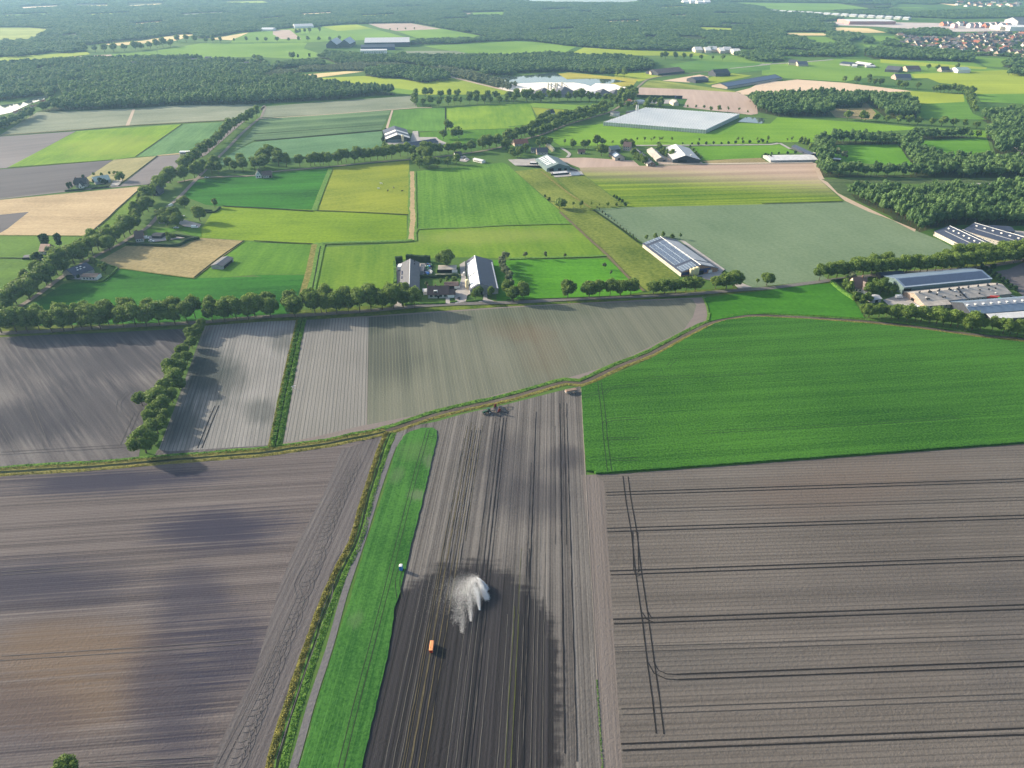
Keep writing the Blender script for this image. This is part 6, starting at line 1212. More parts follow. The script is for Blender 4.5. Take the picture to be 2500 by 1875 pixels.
# --- gravel works tents
def tent(sp, half, h, label, mat=None):
    g = gp(sp)[0]; e = empty('works_hall', (g[0], g[1], 0), .3); lab(e, label, 'hall', 'grey halls of the gravel works'); mb = MB(); mb.box(-half, half, -half, half, -.3, 3); mb.obj('wall', wGrey, e)
    mb = MB(); k = half+.6; n = len(mb.v); mb.v += [(-k,-k,3),(k,-k,3),(k,k,3),(-k,k,3),(0,0,3+h)]; mb.f += [(0,1,4),(1,2,4),(2,3,4),(3,0,4),(0,3,2,1)]; mb.obj('roof', mat or rGrey, e)
for sp_, hf, hh, la_ in (('A3:305,800',17,9,'grey pyramid-roofed hall at the left of the gravel works'), ('A3:478,800',21,11,'largest grey pyramid-roofed hall of the gravel works'), ('A3:615,792',12,7,'small grey pyramid-roofed hall in the middle of the gravel works'), ('A3:800,800',14,7,'grey pyramid-roofed hall right of the flat works hall'), ('A3:912,798',11,6,'rightmost small pyramid-roofed hall of the gravel works')): tent(sp_, hf, hh, la_)
b = B('works_hall', 'flat pale hall between the pyramid roofs of the gravel works', 'hall', 'A3:630,812 745,812', 26, 4, 6, wGrey, rSilver)
mHeap = plain('white_gravel_heap', (.80,.76,.70), .95, .05, scale=.2); hr_ = random.Random(9)
for i in range(12):
    x = 80+i*78+hr_.uniform(-20, 20); y = hr_.uniform(728, 765)
    g = G(1240+x*S6, y*S6); mb = MB(); r = hr_.uniform(5, 10); hh = r*hr_.uniform(.10, .18); rings = [(r, -.3), (r*.8, hh*.5), (r*.5, hh*.85), (r*.1, hh)]; mb.rings(rings, 12)
    for k, v_ in enumerate(mb.v): mb.v[k] = (v_[0]*hr_.uniform(.9,1.1)*1.3, v_[1]*hr_.uniform(.9,1.1), v_[2])
    o = mb.obj('gravel_heap', mHeap, None, (g[0], g[1], 0)); lab(o, 'white heap of gravel on the yard beside the lake', 'heap', 'white heaps of the gravel works')
g = gp('A3:340,752 365,752 400,750 415,752 455,742'); 
for p_ in g:
    e = empty('conveyor_tower', (p_[0], p_[1], 0)); lab(e, 'slim steel conveyor tower standing in the white gravel yard', 'tower', 'towers of the gravel works'); mb = MB(); mb.box(-1.2,1.2,-1.2,1.2,0,10); mb.obj('tower', wCream, e); mb = MB(); mb.tube((0,0,9.5), (12,-6,2), .7, .7, 6); mb.obj('conveyor', mSteel, e)
# --- far farms, each its own thing
def farb(name, label, cat, sp, w, hw, hr, wall, roof, ridge='x', win=0):
    b = B(name, label, cat, sp, w, hw, hr, wall, roof, ridge)
    if win: b.windows('f', win, hw*.3, 2.2, 1.6, frame=False)
    return b
b = farb('barn', 'long blue solar-roofed barn right of the gravel works', 'barn', 'A3:1850,752 A4:170,672', 34, 3.5, 8, wBrickP, rDark); b.panel('solar_panel', mSolar, 0, .02, .98, .1, .9); 
farb('barn', 'short blue-roofed barn left of the long solar-roofed barn', 'barn', 'A3:1582,702 1692,692', 26, 5, 9, wDark, rDark); farb('house', 'black-roofed farmhouse behind the short blue-roofed barn', 'house', 'A3:1752,648 1875,640', 26, 5, 12, wDark, rBlack)
farb('barn', 'wide brown-roofed barn right of the lake', 'barn', 'A3:1268,640 1490,618', 38, 4, 10, wDark, rTile); farb('shed', 'small brick-coloured shed left of the wide brown-roofed barn', 'shed', 'A3:1210,632 1255,630', 16, 4, 7, wBrickP, rTile)
for la_, sp_, w_, a_, b_, wa, ro in (('left barn of the lone far pair in the green field', 'A4:222,550 298,553', 30, 5, 10, wCream, rGrey), ('right barn of the lone far pair in the green field', 'A4:305,560 388,560', 24, 4, 9, wBrickP, rDark), ('grey hall at the left of the far farm group', 'A4:655,550 745,560', 24, 4, 7, wGrey, rDark), ('low white arched barn of the far farm group', 'A4:758,568 800,570', 14, 3, 6, wWhite, rWhite),
  ('long white-roofed barn of the far farm group', 'A4:780,548 900,565', 16, 4, 7, wDark, rWhite), ('blue hall right of the long white-roofed far barn', 'A4:880,572 955,574', 18, 3, 5, wGrey, rSilver), ('grey roofed double barn in the middle of the far farms', 'A4:1035,606 1148,616', 30, 5, 11, wDark, rGrey), ('brown-roofed house right of the far double barn', 'A4:1225,605 1340,602', 22, 4, 10, wBrickP, rTile),
  ('dark-roofed farm with pale front among round trees, far right', 'A4:1130,675 1260,676', 24, 4, 10, wBrickD, rDark), ('dark-roofed far house left of the white barn', 'A4:1515,610 1582,610', 18, 4, 10, wBrickD, rBlack), ('white barn standing alone at the far right', 'A4:1650,618 1755,616', 26, 6, 10, wWhite, rVerd), ('pale far shed below the town', 'A4:1640,460 1675,460', 20, 4, 6, wWhite, rWhite)):
    farb('barn' if 'house' not in la_ else 'house', la_, 'barn' if 'house' not in la_ else 'house', sp_, w_, a_, b_, wa, ro)
b = farb('barn', 'left one of the two far gabled barns in the patchwork fields', 'barn', 'A2:612,408 700,408', 80, 9, 20, wDark, rSilver, 'y'); b = farb('barn', 'right one of the two far gabled barns in the patchwork fields', 'barn', 'A2:722,402 812,402', 80, 9, 20, wDark, rSilver, 'y')
farb('hall', 'wide far hall with long pale roof above the middle fields', 'hall', 'A2:935,398 1315,393', 120, 11, 18, wDark, rSilver); farb('hall', 'long low blue hall before the wide far hall', 'hall', 'A2:905,425 1190,420', 36, 7, 12, wBlue, rDark); farb('hall', 'white glass hall in front of the long low blue hall', 'hall', 'A2:900,452 1120,450', 20, 7, 9, wWhite, rWhite, win=12)
farb('barn', 'row of white roofs at the far left edge of the wood', 'barn', 'A2:60,262 160,262', 40, 5, 9, wWhite, rWhite); farb('barn', 'far white farm above the dark clump', 'barn', 'A2:345,240 505,235', 50, 6, 12, wWhite, rSilver)
for i, (x, y, w_) in enumerate(((1580,445,60),(1665,448,50),(1700,440,70),(1790,452,40),(1830,445,60),(1905,462,60))):
    farb('hall', ['leftmost white hall of the far works','second white hall of the far works','third pale hall of the far works','fourth orange-walled hall of the far works','fifth white hall of the far works','rightmost low cream hall of the far works'][i], 'hall', 'A3:%d,%d %d,%d' % (x, y, x+w_, y), 40, 6, 12, wBrickP if i == 3 else wCream, rWhite if i % 2 else rSilver)
for i, (x, y) in enumerate(((1480,36),(1540,30),(1600,38),(1660,36))): farb('hall', 'white hall in the far cluster within the upper wood', 'hall', 'A3:%d,%d %d,%d' % (x, y, x+50, y), 60, 12, 18, wWhite, rWhite).e['group'] = 'white halls in the upper wood'
for i in range(16):
    x = 60+i*75; y = 105+i*4.2; bb = farb('greenhouse', 'far white hall in the line running across the upper right', 'hall', 'A4:%d,%d %d,%d' % (x, y, x+50, y+2), 50, 7, 10, wWhite, rWhite); bb.e['group'] = 'line of white halls, upper right'
b = farb('hall', 'very long pink-walled hall with white roof edge on the building site', 'hall', 'A4:735,208 1125,208', 110, 11, 13, plain('pink_cladding', (.42,.20,.18)), rWhite)
pr_ = random.Random(4); cols = [plain('orange_cladding', (.40,.13,.08)), plain('grey_panels', (.38,.37,.40)), plain('pink_panels', (.55,.33,.33)), wWhite]
for i in range(13):
    x = 1530+i*45; y = 232+pr_.uniform(-16, 8); farb('building_block', 'unfinished orange and grey block on the far building site', 'building', 'A4:%d,%d %d,%d' % (x, y, x+32, y), 26, pr_.uniform(7, 13), pr_.uniform(14, 15), cols[i % 4], rGrey).e['group'] = 'blocks on the far building site'
farb('hall', 'cream hall at the right of the far building site', 'hall', 'A4:2005,256 2080,256', 60, 11, 13, wCream, rWhite); farb('hall', 'large white hall at the right edge of the far building site', 'hall', 'A4:2088,262 2300,262', 90, 12, 14, wWhite, rWhite); farb('hall', 'grey curved-roof hall behind the cream hall', 'hall', 'A4:2150,222 2300,222', 80, 16, 26, wGrey, rGrey)
# --- left farmsteads
b = B('house', 'blue-black roofed farmhouse on the lane at the left, with white trim', 'house', 'B1:640,755 738,748', 11, 3.2, 8.4, wBrickD, rBlack); b.windows('f', 3, .9); b.chimney(.1); b.chimney(.9)
b = B('house', 'white front gable of the blue-black farmhouse', 'house', 'B1:668,765 700,763', 6, 2.8, 6.2, wWhite, rBlack, ridge='y'); b.windows('f', 1, .9)
b = B('barn', 'verdigris-roofed shed beside the blue-black farmhouse', 'barn', 'B1:808,730 938,710', 16, 3.2, 6.4, wGrey, rVerd); b.fbox('door', mOpen, 'f', .7, 0, 4, 2.8)
b = B('house', 'long black-roofed house with white skylights at the lane end', 'house', 'B1:1300,792 1385,770', 11, 3, 7.5, wDark, rBlack); b.boxes('skylight', wWhite, [(.3,.6),(.6,.6),(.8,.6)], (1.2,1,.15), 0); b.windows('f', 2, .9)
b = B('house', 'black thatched wing in front of the long black-roofed house', 'house', 'B1:1292,822 1345,822', 12, 2.8, 7.5, wDark, rBlack, ridge='y'); b.windows('f', 1, .9)
b = B('house', 'low slate-roofed house with white skylights right beside the diagonal road', 'house', 'C1:640,560 800,500', 14, 2.8, 6.6, wGrey, rDark); b.boxes('skylight', wWhite, [(.35,.5),(.5,.5),(.42,.75),(.6,.75),(.7,.5)], (1.3,1.1,.2), 0)
b = B('shed', 'flat brown-roofed wing in front of the slate-roofed house', 'shed', 'C1:690,568 820,568', 7, 2.6, 3.4, wWhite, rTile); b.windows('f', 4, .8)
b = B('field_shed', 'grey lean-to shed in the green meadow right of the dry field', 'shed', 'C1:1882,478 1972,408 1895,392', None, 2.8, 4.0, wGrey, rGrey); b.fbox('bay', mOpen, 'f', .5, .1, b.L*.8, 2.0, .06); b.ridge_cap(mSteel, .2)
b = B('house', 'brick house with purple-grey roof beside the diagonal road', 'house', 'C1:1150,250 1218,242', 11, 3.2, 8, wBrick, rTile); b.windows('f', 3, .9); b.chimney()
b = B('shed', 'black garage in the courtyard of the brick house', 'garage', 'C1:1285,218 1362,220', 8, 2.6, 3.4, wDark, rBlack); b.fbox('door', mOpen, 'f', .5, .1, 5, 2)
b = B('house', 'red-roofed left farmhouse almost hidden by the grey tree', 'house', 'C1:340,352 415,352', 10, 3, 7, wBrick, rRed); b.windows('f', 2, .9)
b = B('garage', 'grey-roofed garage right of the red-roofed left farmhouse', 'garage', 'C1:500,358 590,335', 8, 2.6, 4.4, wGrey, rGrey)
b = B('shed', 'small dark animal shed in the left meadow', 'shed', 'C1:205,395 255,393', 5, 2, 2.6, wGrey, rDark); b.fbox('bay', mOpen, 'f', .5, .1, 7, 1.5)
b = B('house', 'dark house hidden among trees of the wooded garden', 'house', 'C1:1340,90 1390,88', 9, 3, 7.5, wBrickD, rBlack); b.windows('f', 2, .9)
for i, (x, y) in enumerate(((1480,540),(1610,530),(1730,515),(2060,560),(745,505),(265,615),(150,700),(560,640),(1100,560))):
    b = B('villa', 'white villa showing between the trees of the far left woods', 'house', 'A1:%d,%d %d,%d' % (x, y, x+50, y), 12, 5, 9, wWhite, rGrey, group='villas in the far left woods')
for i in range(9):
    x = 30+hr_.uniform(0, 300); y = 988-x*.40+hr_.uniform(-5, 12)
    b = B('boat_house', 'small dark red river cabin on the bank of the bright river', 'cabin', 'A1:%f,%f %f,%f' % (x+70, y, x+88, y-3), 6, 2.0, 3.6, wBrickD, rRed, group='river cabins')
# --- town
hm = []
for ro_, wa_ in ((rTile, wWhite), (rGrey, wBrickP), (rRed, wCream), (rBlack, wBrickP)):
    mb = MB(); mb.prism([(0,0,-.4),(0,9,-.4),(0,9,5),(0,4.5,9),(0,0,5)], (13,0,0)); nw = len(mb.f); mb.prism([(-.4,-.5,4.6),(-.4,4.5,9.05),(-.4,4.5,9.3),(-.4,-.5,4.85)], (13.8,0,0)); mb.prism([(-.4,9.5,4.6),(-.4,4.5,9.05),(-.4,4.5,9.3),(-.4,9.5,4.85)], (13.8,0,0)); mb.box(9,10,4,5,8,10.5)
    me = new_mesh('town_house', mb.v, mb.f, [wa_, ro_], [0]*nw+[1]*(len(mb.f)-nw)); bm_fix(me); hm.append(me)
tp = gp('A4:1130,305 1300,330 1650,330 1700,305 2300,290 2300,500 2130,480 1900,470 1600,440 1250,410 1180,360'); cnt = 0; tr2 = random.Random(21)
xs = [p[0] for p in tp]; ys = [p[1] for p in tp]
while cnt < 270:
    x = tr2.uniform(min(xs), max(xs)); y = tr2.uniform(min(ys), max(ys)); x = round(x/26)*26+tr2.uniform(-3,3); y = round(y/32)*32+tr2.uniform(-3,3)
    if inside(np.array([[x, y]]), tp)[0]:
        o = obj('town_house', hm[tr2.choice((0,0,1,1,2,3))], None, (x, y, 0)); o.rotation_euler = (0,0,tr2.choice((.5,.5,2.07))+tr2.uniform(-.1,.1)); s_ = tr2.uniform(.9,1.3); o.scale = (s_,s_,s_)
        lab(o, 'small pitched-roof house of the far town, upper right', 'house', 'houses of the far town'); cnt += 1
for i in range(26):
    x = 1650+i*22+tr2.uniform(-8,8); y = 20+tr2.uniform(0, 40); g = G(1860+x*S6, y*S6); o = obj('town_house', hm[i % 4], None, (g[0], g[1], 0)); o.scale = (2,2,1.2); o.rotation_euler = (0,0,tr2.uniform(0,3)); lab(o, 'pale house block in the hazy village at the top right corner', 'house', 'hazy village at the top right')
# ================================================================ VEHICLES, MACHINES, ANIMALS, SPRINKLER
mRubber = plain('tyre_rubber', (.02,.02,.02), .9, .1)
def paint(name, c): return plain(name, c, .3, .5, var=.04)
pWhite = paint('white_paint', (.75,.75,.74)); pBlueP = paint('blue_plastic', (.02,.18,.55)); pOrange = paint('orange_paint', (.55,.13,.045)); pRedP = paint('red_paint', (.55,.05,.03)); pGreenP = paint('green_paint', (.03,.22,.06)); pBlackP = paint('dark_paint', (.03,.03,.035)); pPeach = paint('pale_orange_lid', (.62,.25,.10))
ZB = .45
def wheel_part(e, x, y, r, w, z=None):
    mb = MB(); mb.tube((x, y-w/2, r if z is None else z), (x, y+w/2, r if z is None else z), r, seg=14); o = mb.obj('wheel', mRubber, e); m2 = MB(); m2.tube((x, y-w/2-.02, r), (x, y+w/2+.02, r), r*.5, seg=10); m2.obj('rim', mSteel, o)
def car(sp, head, col, label, van=False, z=ZB, group=None):
    g = gp(sp)[0]; e = empty('van' if van else 'car', (g[0], g[1], z), R(head)); lab(e, label, 'van' if van else 'car', group)
    mb = MB(); L = 5.2 if van else 4.4; h = 2.2 if van else .85
    if van: mb.prism([(-2.6,-.95,.4),(2.5,-.95,.4),(2.6,-.95,1.0),(1.9,-.95,1.3),(1.5,-.95,2.3),(-2.6,-.95,2.35)], (0,1.9,0))
    else: mb.prism([(-2.15,-.88,.35),(2.1,-.88,.35),(2.2,-.88,.75),(1.1,-.88,.92),(-1.2,-.88,.95),(-2.2,-.88,.85)], (0,1.76,0))
    o = mb.obj('body', col, e); bm_fix(o.data)
    if not van:
        mb = MB(); mb.prism([(-1.6,-.78,.9),(1.0,-.78,.9),(.35,-.72,1.42),(-1.1,-.72,1.42)], (0,1.5,0)); o = mb.obj('cabin', mGlass, e); bm_fix(o.data); mb = MB(); mb.box(-1.15,.35,-.7,.7,1.42,1.46); mb.obj('roof', col, o)
    else:
        mb = MB(); mb.prism([(1.92,-.85,1.3),(1.54,-.85,2.2),(1.60,-.85,2.2),(1.98,-.85,1.3)], (0,1.7,0)); o = mb.obj('windscreen', mGlass, e); bm_fix(o.data)
    for x in (-1.35, 1.35):
        for y in (-.85, .85): wheel_part(e, x, y, .33, .2)
    return e
car('C2:1728,726', 90, pBlackP, 'dark car parked before the dark red roofed farmhouse'); car('C2:1236,478', 88, pWhite, 'white delivery truck left of the grey-roofed barn', True).scale = (1.5,1.4,1.5)
car('C4:1152,722', 10, pWhite, 'white van in the yard below the blue-roofed barn', True); car('C4:1300,812', -60, pWhite, 'white van at the lower edge of the right-hand farmyard', True)
car('C1:1232,222', 20, pWhite, 'white van beside the brick house on the diagonal road', True); car('C1:1280,245', -10, pWhite, 'white car in the courtyard of the brick house')
car('C1:1490,133', 0, pWhite, 'white car on the lawn edge of the wooded garden'); car('C1:1645,130', 0, pWhite, 'white van at the right of the wooded garden', True); car('C1:1540,36', 60, pWhite, 'white car parked between the garden trees'); car('C1:545,332', 0, pWhite, 'white caravan-like van beside the left farmhouse garage', True)
car('B1:1742,675', 0, pWhite, 'white car driving on the middle lane near its left end', z=.35); car('C1:735,497', 10, pWhite, 'white car behind the slate-roofed house by the diagonal road'); car('B1:1445,915', 80, pWhite, 'white van in the wooded garden drive', True)
car('B3:1320,605', 20, pBlackP, 'dark car before the white-roofed hall'); car('B2:1775,580', 40, pBlackP, 'dark car in the yard of the blue-black house'); car('B2:1790,590', 40, pWhite, 'white car in the yard of the blue-black house')
car('B2:1195,492', 20, pWhite, 'white car in front of the striped barn'); car('B2:1160,495', 10, pWhite, 'white van at the left in front of the striped barn', True)
# white livestock trailer in the row crop
g = gp('B1:1566,478')[0]; e = empty('trailer', (g[0], g[1], .3), .1); lab(e, 'white box trailer at the edge of the row crop, upper left', 'trailer'); mb = MB(); mb.box(-6,6,-2,2,1.0,4.2); mb.obj('box', pWhite, e)
for x in (-3.5, -2, 3.5):
    for y in (-1.7, 1.7): wheel_part(e, x, y, .55, .4)
mb = MB(); mb.box(6, 8.5, -.15, .15, .7, .9); mb.obj('drawbar', mSteel, e); mb = MB(); mb.box(-5,5,-2.05,-2.0,1.6,2.6); mb.obj('side_opening', mOpen, e)
def tractor(g, head, col, label, z=.15, sc=1):
    e = empty('tractor', (g[0], g[1], z), head, sc); lab(e, label, 'tractor')
    mb = MB(); mb.prism([(.2,-.4,.9),(2.6,-.4,.8),(2.6,-.4,1.5),(.2,-.4,1.75)], (0,.8,0)); o = mb.obj('bonnet', col, e); bm_fix(o.data)
    mb = MB(); mb.box(-1.4,.5,-.45,.45,.6,1.2); mb.obj('chassis', pBlackP, e)
    mb = MB(); mb.prism([(-1.3,-.75,1.1),(.3,-.75,1.1),(.15,-.65,2.6),(-1.2,-.65,2.6)], (0,1.5,0)); o = mb.obj('cab', mGlass, e); bm_fix(o.data); mb = MB(); mb.box(-1.35,.3,-.8,.8,2.6,2.75); mb.obj('cab_roof', col, o)
    for y in (-.95, .95): wheel_part(e, -.8, y, .9, .5); wheel_part(e, 2.0, y*.9, .6, .35)
    return e
g0 = gp('E1:690,142')[0]; g1 = gp('E1:930,85')[0]; hd = math.atan2(g1[1]-g0[1], g1[0]-g0[0])
tractor(g0, hd+math.pi, paint('dark_green_paint', (.02,.07,.035)), 'tractor parked by the ditch with a folded dark cultivator behind it')
g = gp('E1:800,118')[0]; e = empty('cultivator', (g[0], g[1], .15), hd); lab(e, 'dark red wide cultivator behind the tractor beside the ditch', 'farm machine')
for nm_, bx in (('drawbar', (-5.5,-1,-.15,.15,.7,.95)), ('main_frame', (-1,1.2,-2.6,2.6,.8,1.1)), ('main_frame', (2.2,2.6,-3.2,3.2,.7,1.0)), ('roller', (3.2,3.9,-3.3,3.3,.1,.7))):
    mb = MB(); mb.box(*bx); mb.obj(nm_, pBlackP, e)
for y in (-2.4,-1.2,0,1.2,2.4):
    mb = MB(); mb.tube((.2,y,.9), (.6,y,.05), .08); mb.tube((.6,y,.05), (1.1,y,.0), .06); mb.obj('tine', mSteel, e)
for y in (-1, 1): mb = MB(); mb.prism([(-.6,y*2.6-.1,.9),(1,y*2.6-.1,.9),(1,y*2.6-.1,3.0),(-.2,y*2.6-.1,2.7)], (0,.2,0)); mb.obj('folded_wing', plain('rusty_red', (.16,.035,.03)), e)
for y in (-1.4, 1.4): wheel_part(e, 2.4, y, .5, .35)
mb = MB(); mb.tube((4,-2,.3), (8,-1.2,.15), .09); mb.tube((8,-1.2,.15), (9,.6,.15), .09); mb.tube((4,1.5,.2), (9,.6,.15), .09); mb.obj('marker_arm', pBlackP, e)
# flat trailer at the ditch
g = gp('D2:1936,518')[0]; e = empty('flat_trailer', (g[0], g[1], .15), hd-.1); lab(e, 'pinkish loaded flat trailer parked at the corner of the leafy crop', 'trailer'); mb = MB(); mb.box(-3.4,3.4,-1.1,1.1,.9,1.1); mb.obj('bed', mSteel, e)
mb = MB(); mb.prism([(-3.3,-1.1,1.1),(3.3,-1.1,1.1),(2.9,-.9,1.9),(-2.9,-.9,1.9)], (0,2.0,0)); o = mb.obj('load', plain('pinkish_cover', (.20,.14,.11)), e); bm_fix(o.data); mb = MB(); mb.box(3.6,5,-.1,.1,.7,.85); mb.obj('drawbar', pBlackP, e)
for x in (-1.8,-.8,2.2):
    for y in (-1.1,1.1): wheel_part(e, x, y, .42, .28)
# red spreader and tractors at the right farm
tractor(gp('C4:2000,752')[0], -.4, pGreenP, 'green tractor on the grass beside the brick pig barn', .4, 1.1)
g = gp('C4:1965,735')[0]; e = empty('spreader', (g[0], g[1], .4), -.15); lab(e, 'red slurry spreader beside the brick pig barn', 'farm machine'); mb = MB(); mb.tube((-6,0,1.7), (2,0,1.7), 1.1, seg=14); mb.obj('tank', pRedP, e); mb = MB(); mb.box(2,5,-.15,.15,.8,1.0); mb.obj('drawbar', pRedP, e)
for x in (-3,-1):
    for y in (-1.1,1.1): wheel_part(e, x, y, .8, .5)
# portable toilet
g = gp('D5:858,240')[0]; e = empty('portable_toilet', (g[0], g[1], .42), -.12); lab(e, 'bright blue portable toilet with white roof standing in the crop strip', 'toilet')
mb = MB(); mb.box(-.58,.58,-.58,.58,0,2.05); mb.obj('cabin', pBlueP, e); mb = MB(); mb.prism([(-.64,-.64,2.05),(.64,-.64,2.05),(.5,-.64,2.28),(0,-.64,2.38),(-.5,-.64,2.28)], (0,1.28,0)); o = mb.obj('roof', pWhite, e); bm_fix(o.data)
mb = MB(); mb.box(-.42,.42,-.62,-.58,.12,1.95); d = mb.obj('door', paint('dark_blue_plastic', (.015,.12,.42)), e); mb = MB(); mb.box(.28,.36,-.66,-.62,.95,1.15); mb.obj('handle', pWhite, d)
for x in (-.45,.45): mb = MB(); mb.box(x-.06,x+.06,-.65,.65,-.35,0); mb.obj('skid', mSteel, e)
mb = MB(); mb.tube((.45,.45,2.1), (.45,.45,2.6), .05); mb.obj('vent_pipe', pWhite, e)
# orange pump unit
g = gp('D7:568,1472')[0]; a_ = gp('D7:582,1360')[0]; e = empty('pump_unit', (g[0], g[1], .15), math.atan2(a_[1]-g[1], a_[0]-g[0])); lab(e, 'small orange pump unit standing alone on the wet soil', 'pump')
mb = MB(); mb.box(0,3.9,-.62,.62,.35,1.55); o = mb.obj('housing', pOrange, e); mb = MB(); mb.prism([(-.05,-.66,1.55),(-.05,.66,1.55),(-.05,.5,1.72),(-.05,-.5,1.72)], (4.0,0,0)); o = mb.obj('lid', pPeach, e); bm_fix(o.data)
mb = MB(); mb.box(-.08,0,-.5,.5,.45,1.45); p = mb.obj('end_panel', pRedP, e); mb = MB(); mb.tube((-.14,0,1.0), (-.06,0,1.0), .26, seg=14); mb.obj('fan_opening', mOpen, p)
for y in (-.7,.7):
    for x in (.9, 3.0): wheel_part(e, x, y, .38, .2)
mb = MB(); mb.tube((3.9,0,.5), (5.0,0,.3), .06); mb.obj('drawbar', mSteel, e); mb = MB(); mb.tube((1.0,.35,1.7), (1.0,.35,2.2), .07); mb.obj('exhaust', pBlackP, e)
# white pump tripod beside the ditch
g = gp('D2:172,494')[0]; e = empty('irrigation_stand', (g[0], g[1], .15)); lab(e, 'small white irrigation stand beside the straight ditch in the pale field', 'stand')
for k in range(3): a = k*2.09; mb = MB(); mb.tube((0,0,1.4), (math.cos(a)*1.1, math.sin(a)*1.1, 0), .07); mb.obj('leg', pWhite, e)
mb = MB(); mb.tube((-.8,0,1.5), (1.4,.3,1.9), .14); mb.obj('barrel', pWhite, e)
# cattle in the yellowing pasture, goats
def cow(sp, head, body, label, s=1.0, group=None):
    g = gp(sp)[0]; e = empty('cow', (g[0], g[1], .3), R(head), s); lab(e, label, 'cow', group)
    me = bpy.data.meshes.new('body'); P = [((-.75,0,1.05),.34),((-.3,0,1.05),.38),((.25,0,1.0),.40),((.7,0,1.05),.36),((1.0,0,1.22),.22),((1.3,0,1.30),.17),((1.55,0,1.12),.10)]
    v = [p for p, r in P]; r_ = [r for p, r in P]; ed = [(i, i+1) for i in range(6)]
    for (x, y, root) in ((-.7,.2,0),(-.7,-.2,0),(.65,.2,3),(.65,-.2,3)):
        b0 = len(v); v += [(x, y, .7),(x+(-.08 if root == 0 else .03), y, .38),(x, y, .0)]; r_ += [.15,.08,.06]; ed += [(root, b0),(b0, b0+1),(b0+1, b0+2)]
    b0 = len(v); v += [(-1.1,0,1.15),(-1.18,0,.6)]; r_ += [.05,.03]; ed += [(0,b0),(b0,b0+1)]
    me.from_pydata(v, ed, []); o = obj('body', me, e); md = o.modifiers.new('skin', 'SKIN')
    for i, sv in enumerate(me.skin_vertices[0].data): sv.radius = (r_[i], r_[i])
    me.skin_vertices[0].data[2].use_root = True; o.modifiers.new('ss', 'SUBSURF').levels = 1; me.materials.append(body)
mBl = plain('dark_hide', (.03,.025,.022)); mWh = plain('white_hide', (.7,.68,.62))
cow('B2:1130,858', 80, mBl, 'black cow grazing right of centre in the yellowing pasture', 1.3); cow('B2:1180,832', 120, mBl, 'dark cow behind the black one in the yellowing pasture', 1.1); cow('B2:1250,860', 30, mBl, 'dark cow nearest the tan strip in the yellowing pasture', 1.1)
cow('B2:1075,798', 170, mWh, 'white cow at the back of the yellowing pasture', 1.3); cow('B2:1053,838', 200, mWh, 'pale cow left of the black one in the yellowing pasture', 1.1)
# hay bales, junk, containers
for i, p_ in enumerate(gp('B3:335,478 345,488 356,498 366,508 378,520')):
    e = empty('hay_bale', (p_[0], p_[1], .4), 1.0); lab(e, 'large cream round bale in the diagonal line by the grey house', 'bale', 'cream round bales'); mb = MB(); mb.tube((-2.2,0,1.9), (2.2,0,1.9), 1.9, seg=16); mb.obj('bale', plain('bale_wrap', (.55,.48,.33)) if i == 0 else bpy.data.materials['bale_wrap'], e)
jr = random.Random(2); jm = [wWhite, pBlueP, pGreenP, mSteel, wBrickD, wDark]
for i in range(26):
    g = G(620+jr.uniform(1440,1500)*S6, 520+jr.uniform(432,520)*S6); mb = MB(); a, b_, c = jr.uniform(.5,1.6), jr.uniform(.4,1.2), jr.uniform(.4,1.3); mb.prism([(-a,-b_,0),(a,-b_,0),(a*.8,-b_*.8,c),(-a*.9,-b_*.7,c*.9)], (0,2*b_,0)); o = mb.obj('scrap_crate', jm[i % 6], None, (g[0], g[1], .45)); bm_fix(o.data); o.rotation_euler = (0,0,jr.uniform(0,3)); lab(o, 'crate or scrap item in the cluttered yard right of the grey-roofed barn', 'crate', 'clutter beside the grey-roofed barn')
for i, x in enumerate((1425,1440,1455)):
    g = gp('A3:%d,833' % x)[0]; e = empty('container', (g[0], g[1], .3)); lab(e, 'dark container at the end of the long hedge in the pink field', 'container', 'containers by the pink field'); mb = MB(); mb.box(-3,3,-1.5,1.5,0,4.5); mb.obj('box', wBlue, e); mb = MB(); mb.box(-2.8,2.8,-1.6,-1.5,.2,4.2); mb.obj('door', wDark, e)
hedge('A3:1085,820 1200,824 1420,828', 4, 4, 'long dark hedge at the lower edge of the pink field')
# white fences of the horse paddock: posts
# ---------------------------------------------------------------- sprinkler and its spray
gN = gp('D7:1190,512')[0]; e = empty('sprinkler_gun', (gN[0], gN[1], .15), -.6); lab(e, 'wheeled sprinkler gun throwing white water over the wet soil', 'sprinkler')
mb = MB(); mb.box(-.9,.9,-.08,.08,.45,.6); mb.box(-.08,.08,-1.0,1.0,.45,.6); mb.obj('frame', mSteel, e)
for y in (-1.0, 1.0): wheel_part(e, -.6, y, .45, .15)
mb = MB(); mb.tube((0,0,.5), (0,0,1.6), .09); mb.obj('riser', mSteel, e); mb = MB(); mb.tube((0,0,1.6), (1.0,0,2.0), .08, .04); mb.obj('nozzle', pWhite, e)
tws = NT('water_drops'); tws.col((.90,.92,.94)); tws.b.inputs['Roughness'].default_value = .4; tws.b.inputs['Emission Strength'].default_value = 0.0
wr = np.random.default_rng(5)
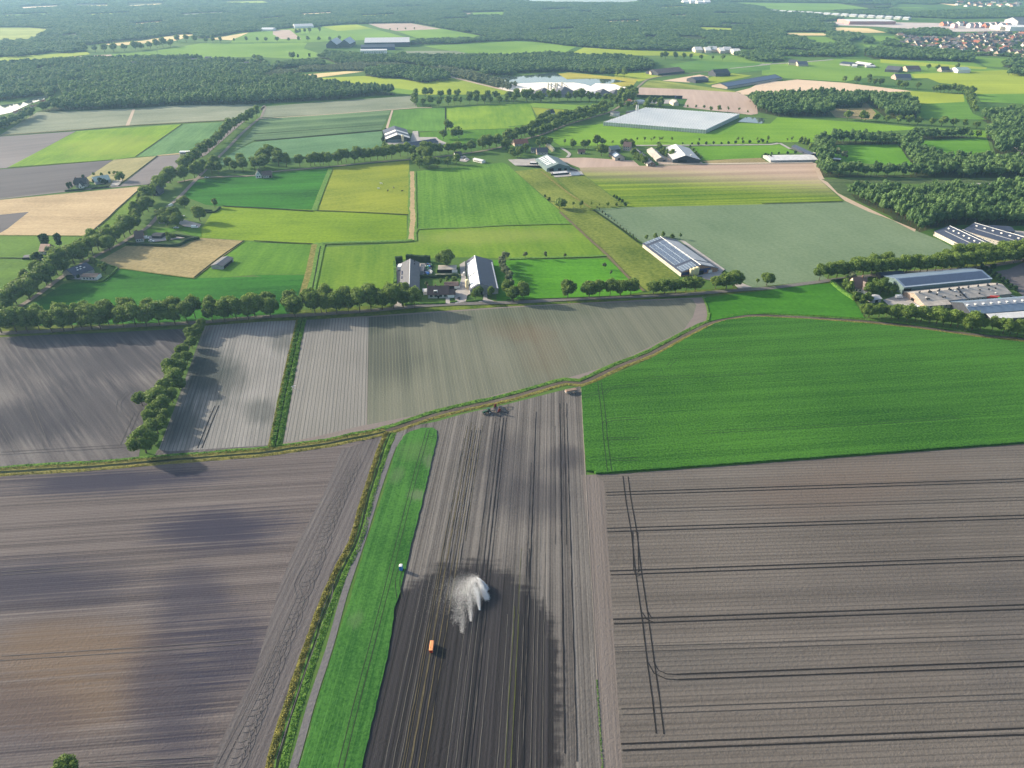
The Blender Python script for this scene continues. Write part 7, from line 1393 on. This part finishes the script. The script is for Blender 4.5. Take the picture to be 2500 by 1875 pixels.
def jet(src, end, apex, n, spread0, spread1, size, tmin=0.0, tmax=1.0, drift=(0,0), pw=1.0):
    a = np.array(gp(src)[0]); b_ = np.array(gp(end)[0]); t = tmin+(tmax-tmin)*wr.uniform(0, 1, n)**pw
    P = a[None]+(b_-a)[None]*t[:,None]; z = 1.9*(1-t)+apex*4*t*(1-t)+.2
    sp = spread0+(spread1-spread0)*t; off = wr.normal(size=(n,3))*sp[:,None]; P = P+off[:,:2]; z = np.maximum(.15, z+off[:,2]*.8)
    k = np.abs(wr.normal(size=n))[:,None]; P = P+np.array(drift)[None]*k*t[:,None]
    return np.column_stack([P, z]), size
def drops(P, size):
    m = len(P); a = wr.normal(size=(m,3)); a /= np.linalg.norm(a, axis=1)[:,None]; b_ = np.cross(a, wr.normal(size=(m,3))); b_ /= np.linalg.norm(b_, axis=1)[:,None]; c = np.cross(a, b_); s = size*wr.uniform(.4, 1.3, (m,1))
    V = np.concatenate([P+a*s, P-a*s*.4+b_*s, P-a*s*.4-b_*s*.5+c*s*.85, P-a*s*.4-b_*s*.5-c*s*.85], 1).reshape(-1,3); i = np.arange(m)[:,None]*4
    return V, np.concatenate([np.concatenate([i,i+1,i+2],1), np.concatenate([i,i+2,i+3],1), np.concatenate([i,i+3,i+1],1), np.concatenate([i+1,i+3,i+2],1)])
VS = []; FS = []; nn0 = 0
gx = (-2.2, .6)
for args in (('D7:1192,500','D7:1314,606',.7,34000,.08,.42,.055), ('D7:1196,508','D7:1318,732',.9,26000,.12,.5,.055,.4,1.0), ('D7:1195,515','D7:1285,715',.9,4000,.2,.8,.05,.2,1.0), ('D7:1165,560','D7:1222,885',1.0,6500,1.0,.16,.05,.25,1.0), ('D7:1130,560','D7:1185,800',1.0,2500,.6,.7,.045,.1,1.0),
             ('D7:1085,570','D7:1104,1035',1.0,5000,1.5,.22,.045,.1,1.0), ('D7:1000,600','D7:985,1190',1.0,3600,1.8,.4,.045,.0,1.0), ('D7:950,600','D7:900,1060',1.0,2200,2.0,.8,.045,.0,1.0), ('D7:1190,505','D7:850,680',1.2,5000,.5,3.6,.045,0,1), ('D7:1160,525','D7:720,800',1.0,3500,.8,5.0,.04,0,1), ('D7:1170,525','D7:980,790',1.2,3000,.6,2.6,.045)):
    P, sz = jet(*args); v, f = drops(P, sz); VS.append(v); FS.append(f+nn0); nn0 += len(v)
o = obj('water_spray', new_mesh('water_spray', np.concatenate(VS), np.concatenate(FS), tws.m)); lab(o, 'white fan of irrigation water and drifting mist above the dark wet soil', 'water spray', kind='stuff')
# ================================================================ HAZE
hz = bpy.data.materials.new('haze'); hz.use_nodes = True; hz.node_tree.nodes.clear()
ho = hz.node_tree.nodes.new('ShaderNodeOutputMaterial'); hv = hz.node_tree.nodes.new('ShaderNodeVolumePrincipled')
hv.inputs['Color'].default_value = (.38, .66, 1.0, 1); hv.inputs['Density'].default_value = 0.68e-4; hv.inputs['Anisotropy'].default_value = .25
hz.node_tree.links.new(hv.outputs[0], ho.inputs['Volume'])
mb = MB(); mb.box(-17000, 17000, -1500, 17000, -1.5, 225)
o = mb.obj('haze', hz); lab(o, 'thin bluish evening haze over the whole landscape', 'haze', kind='stuff')
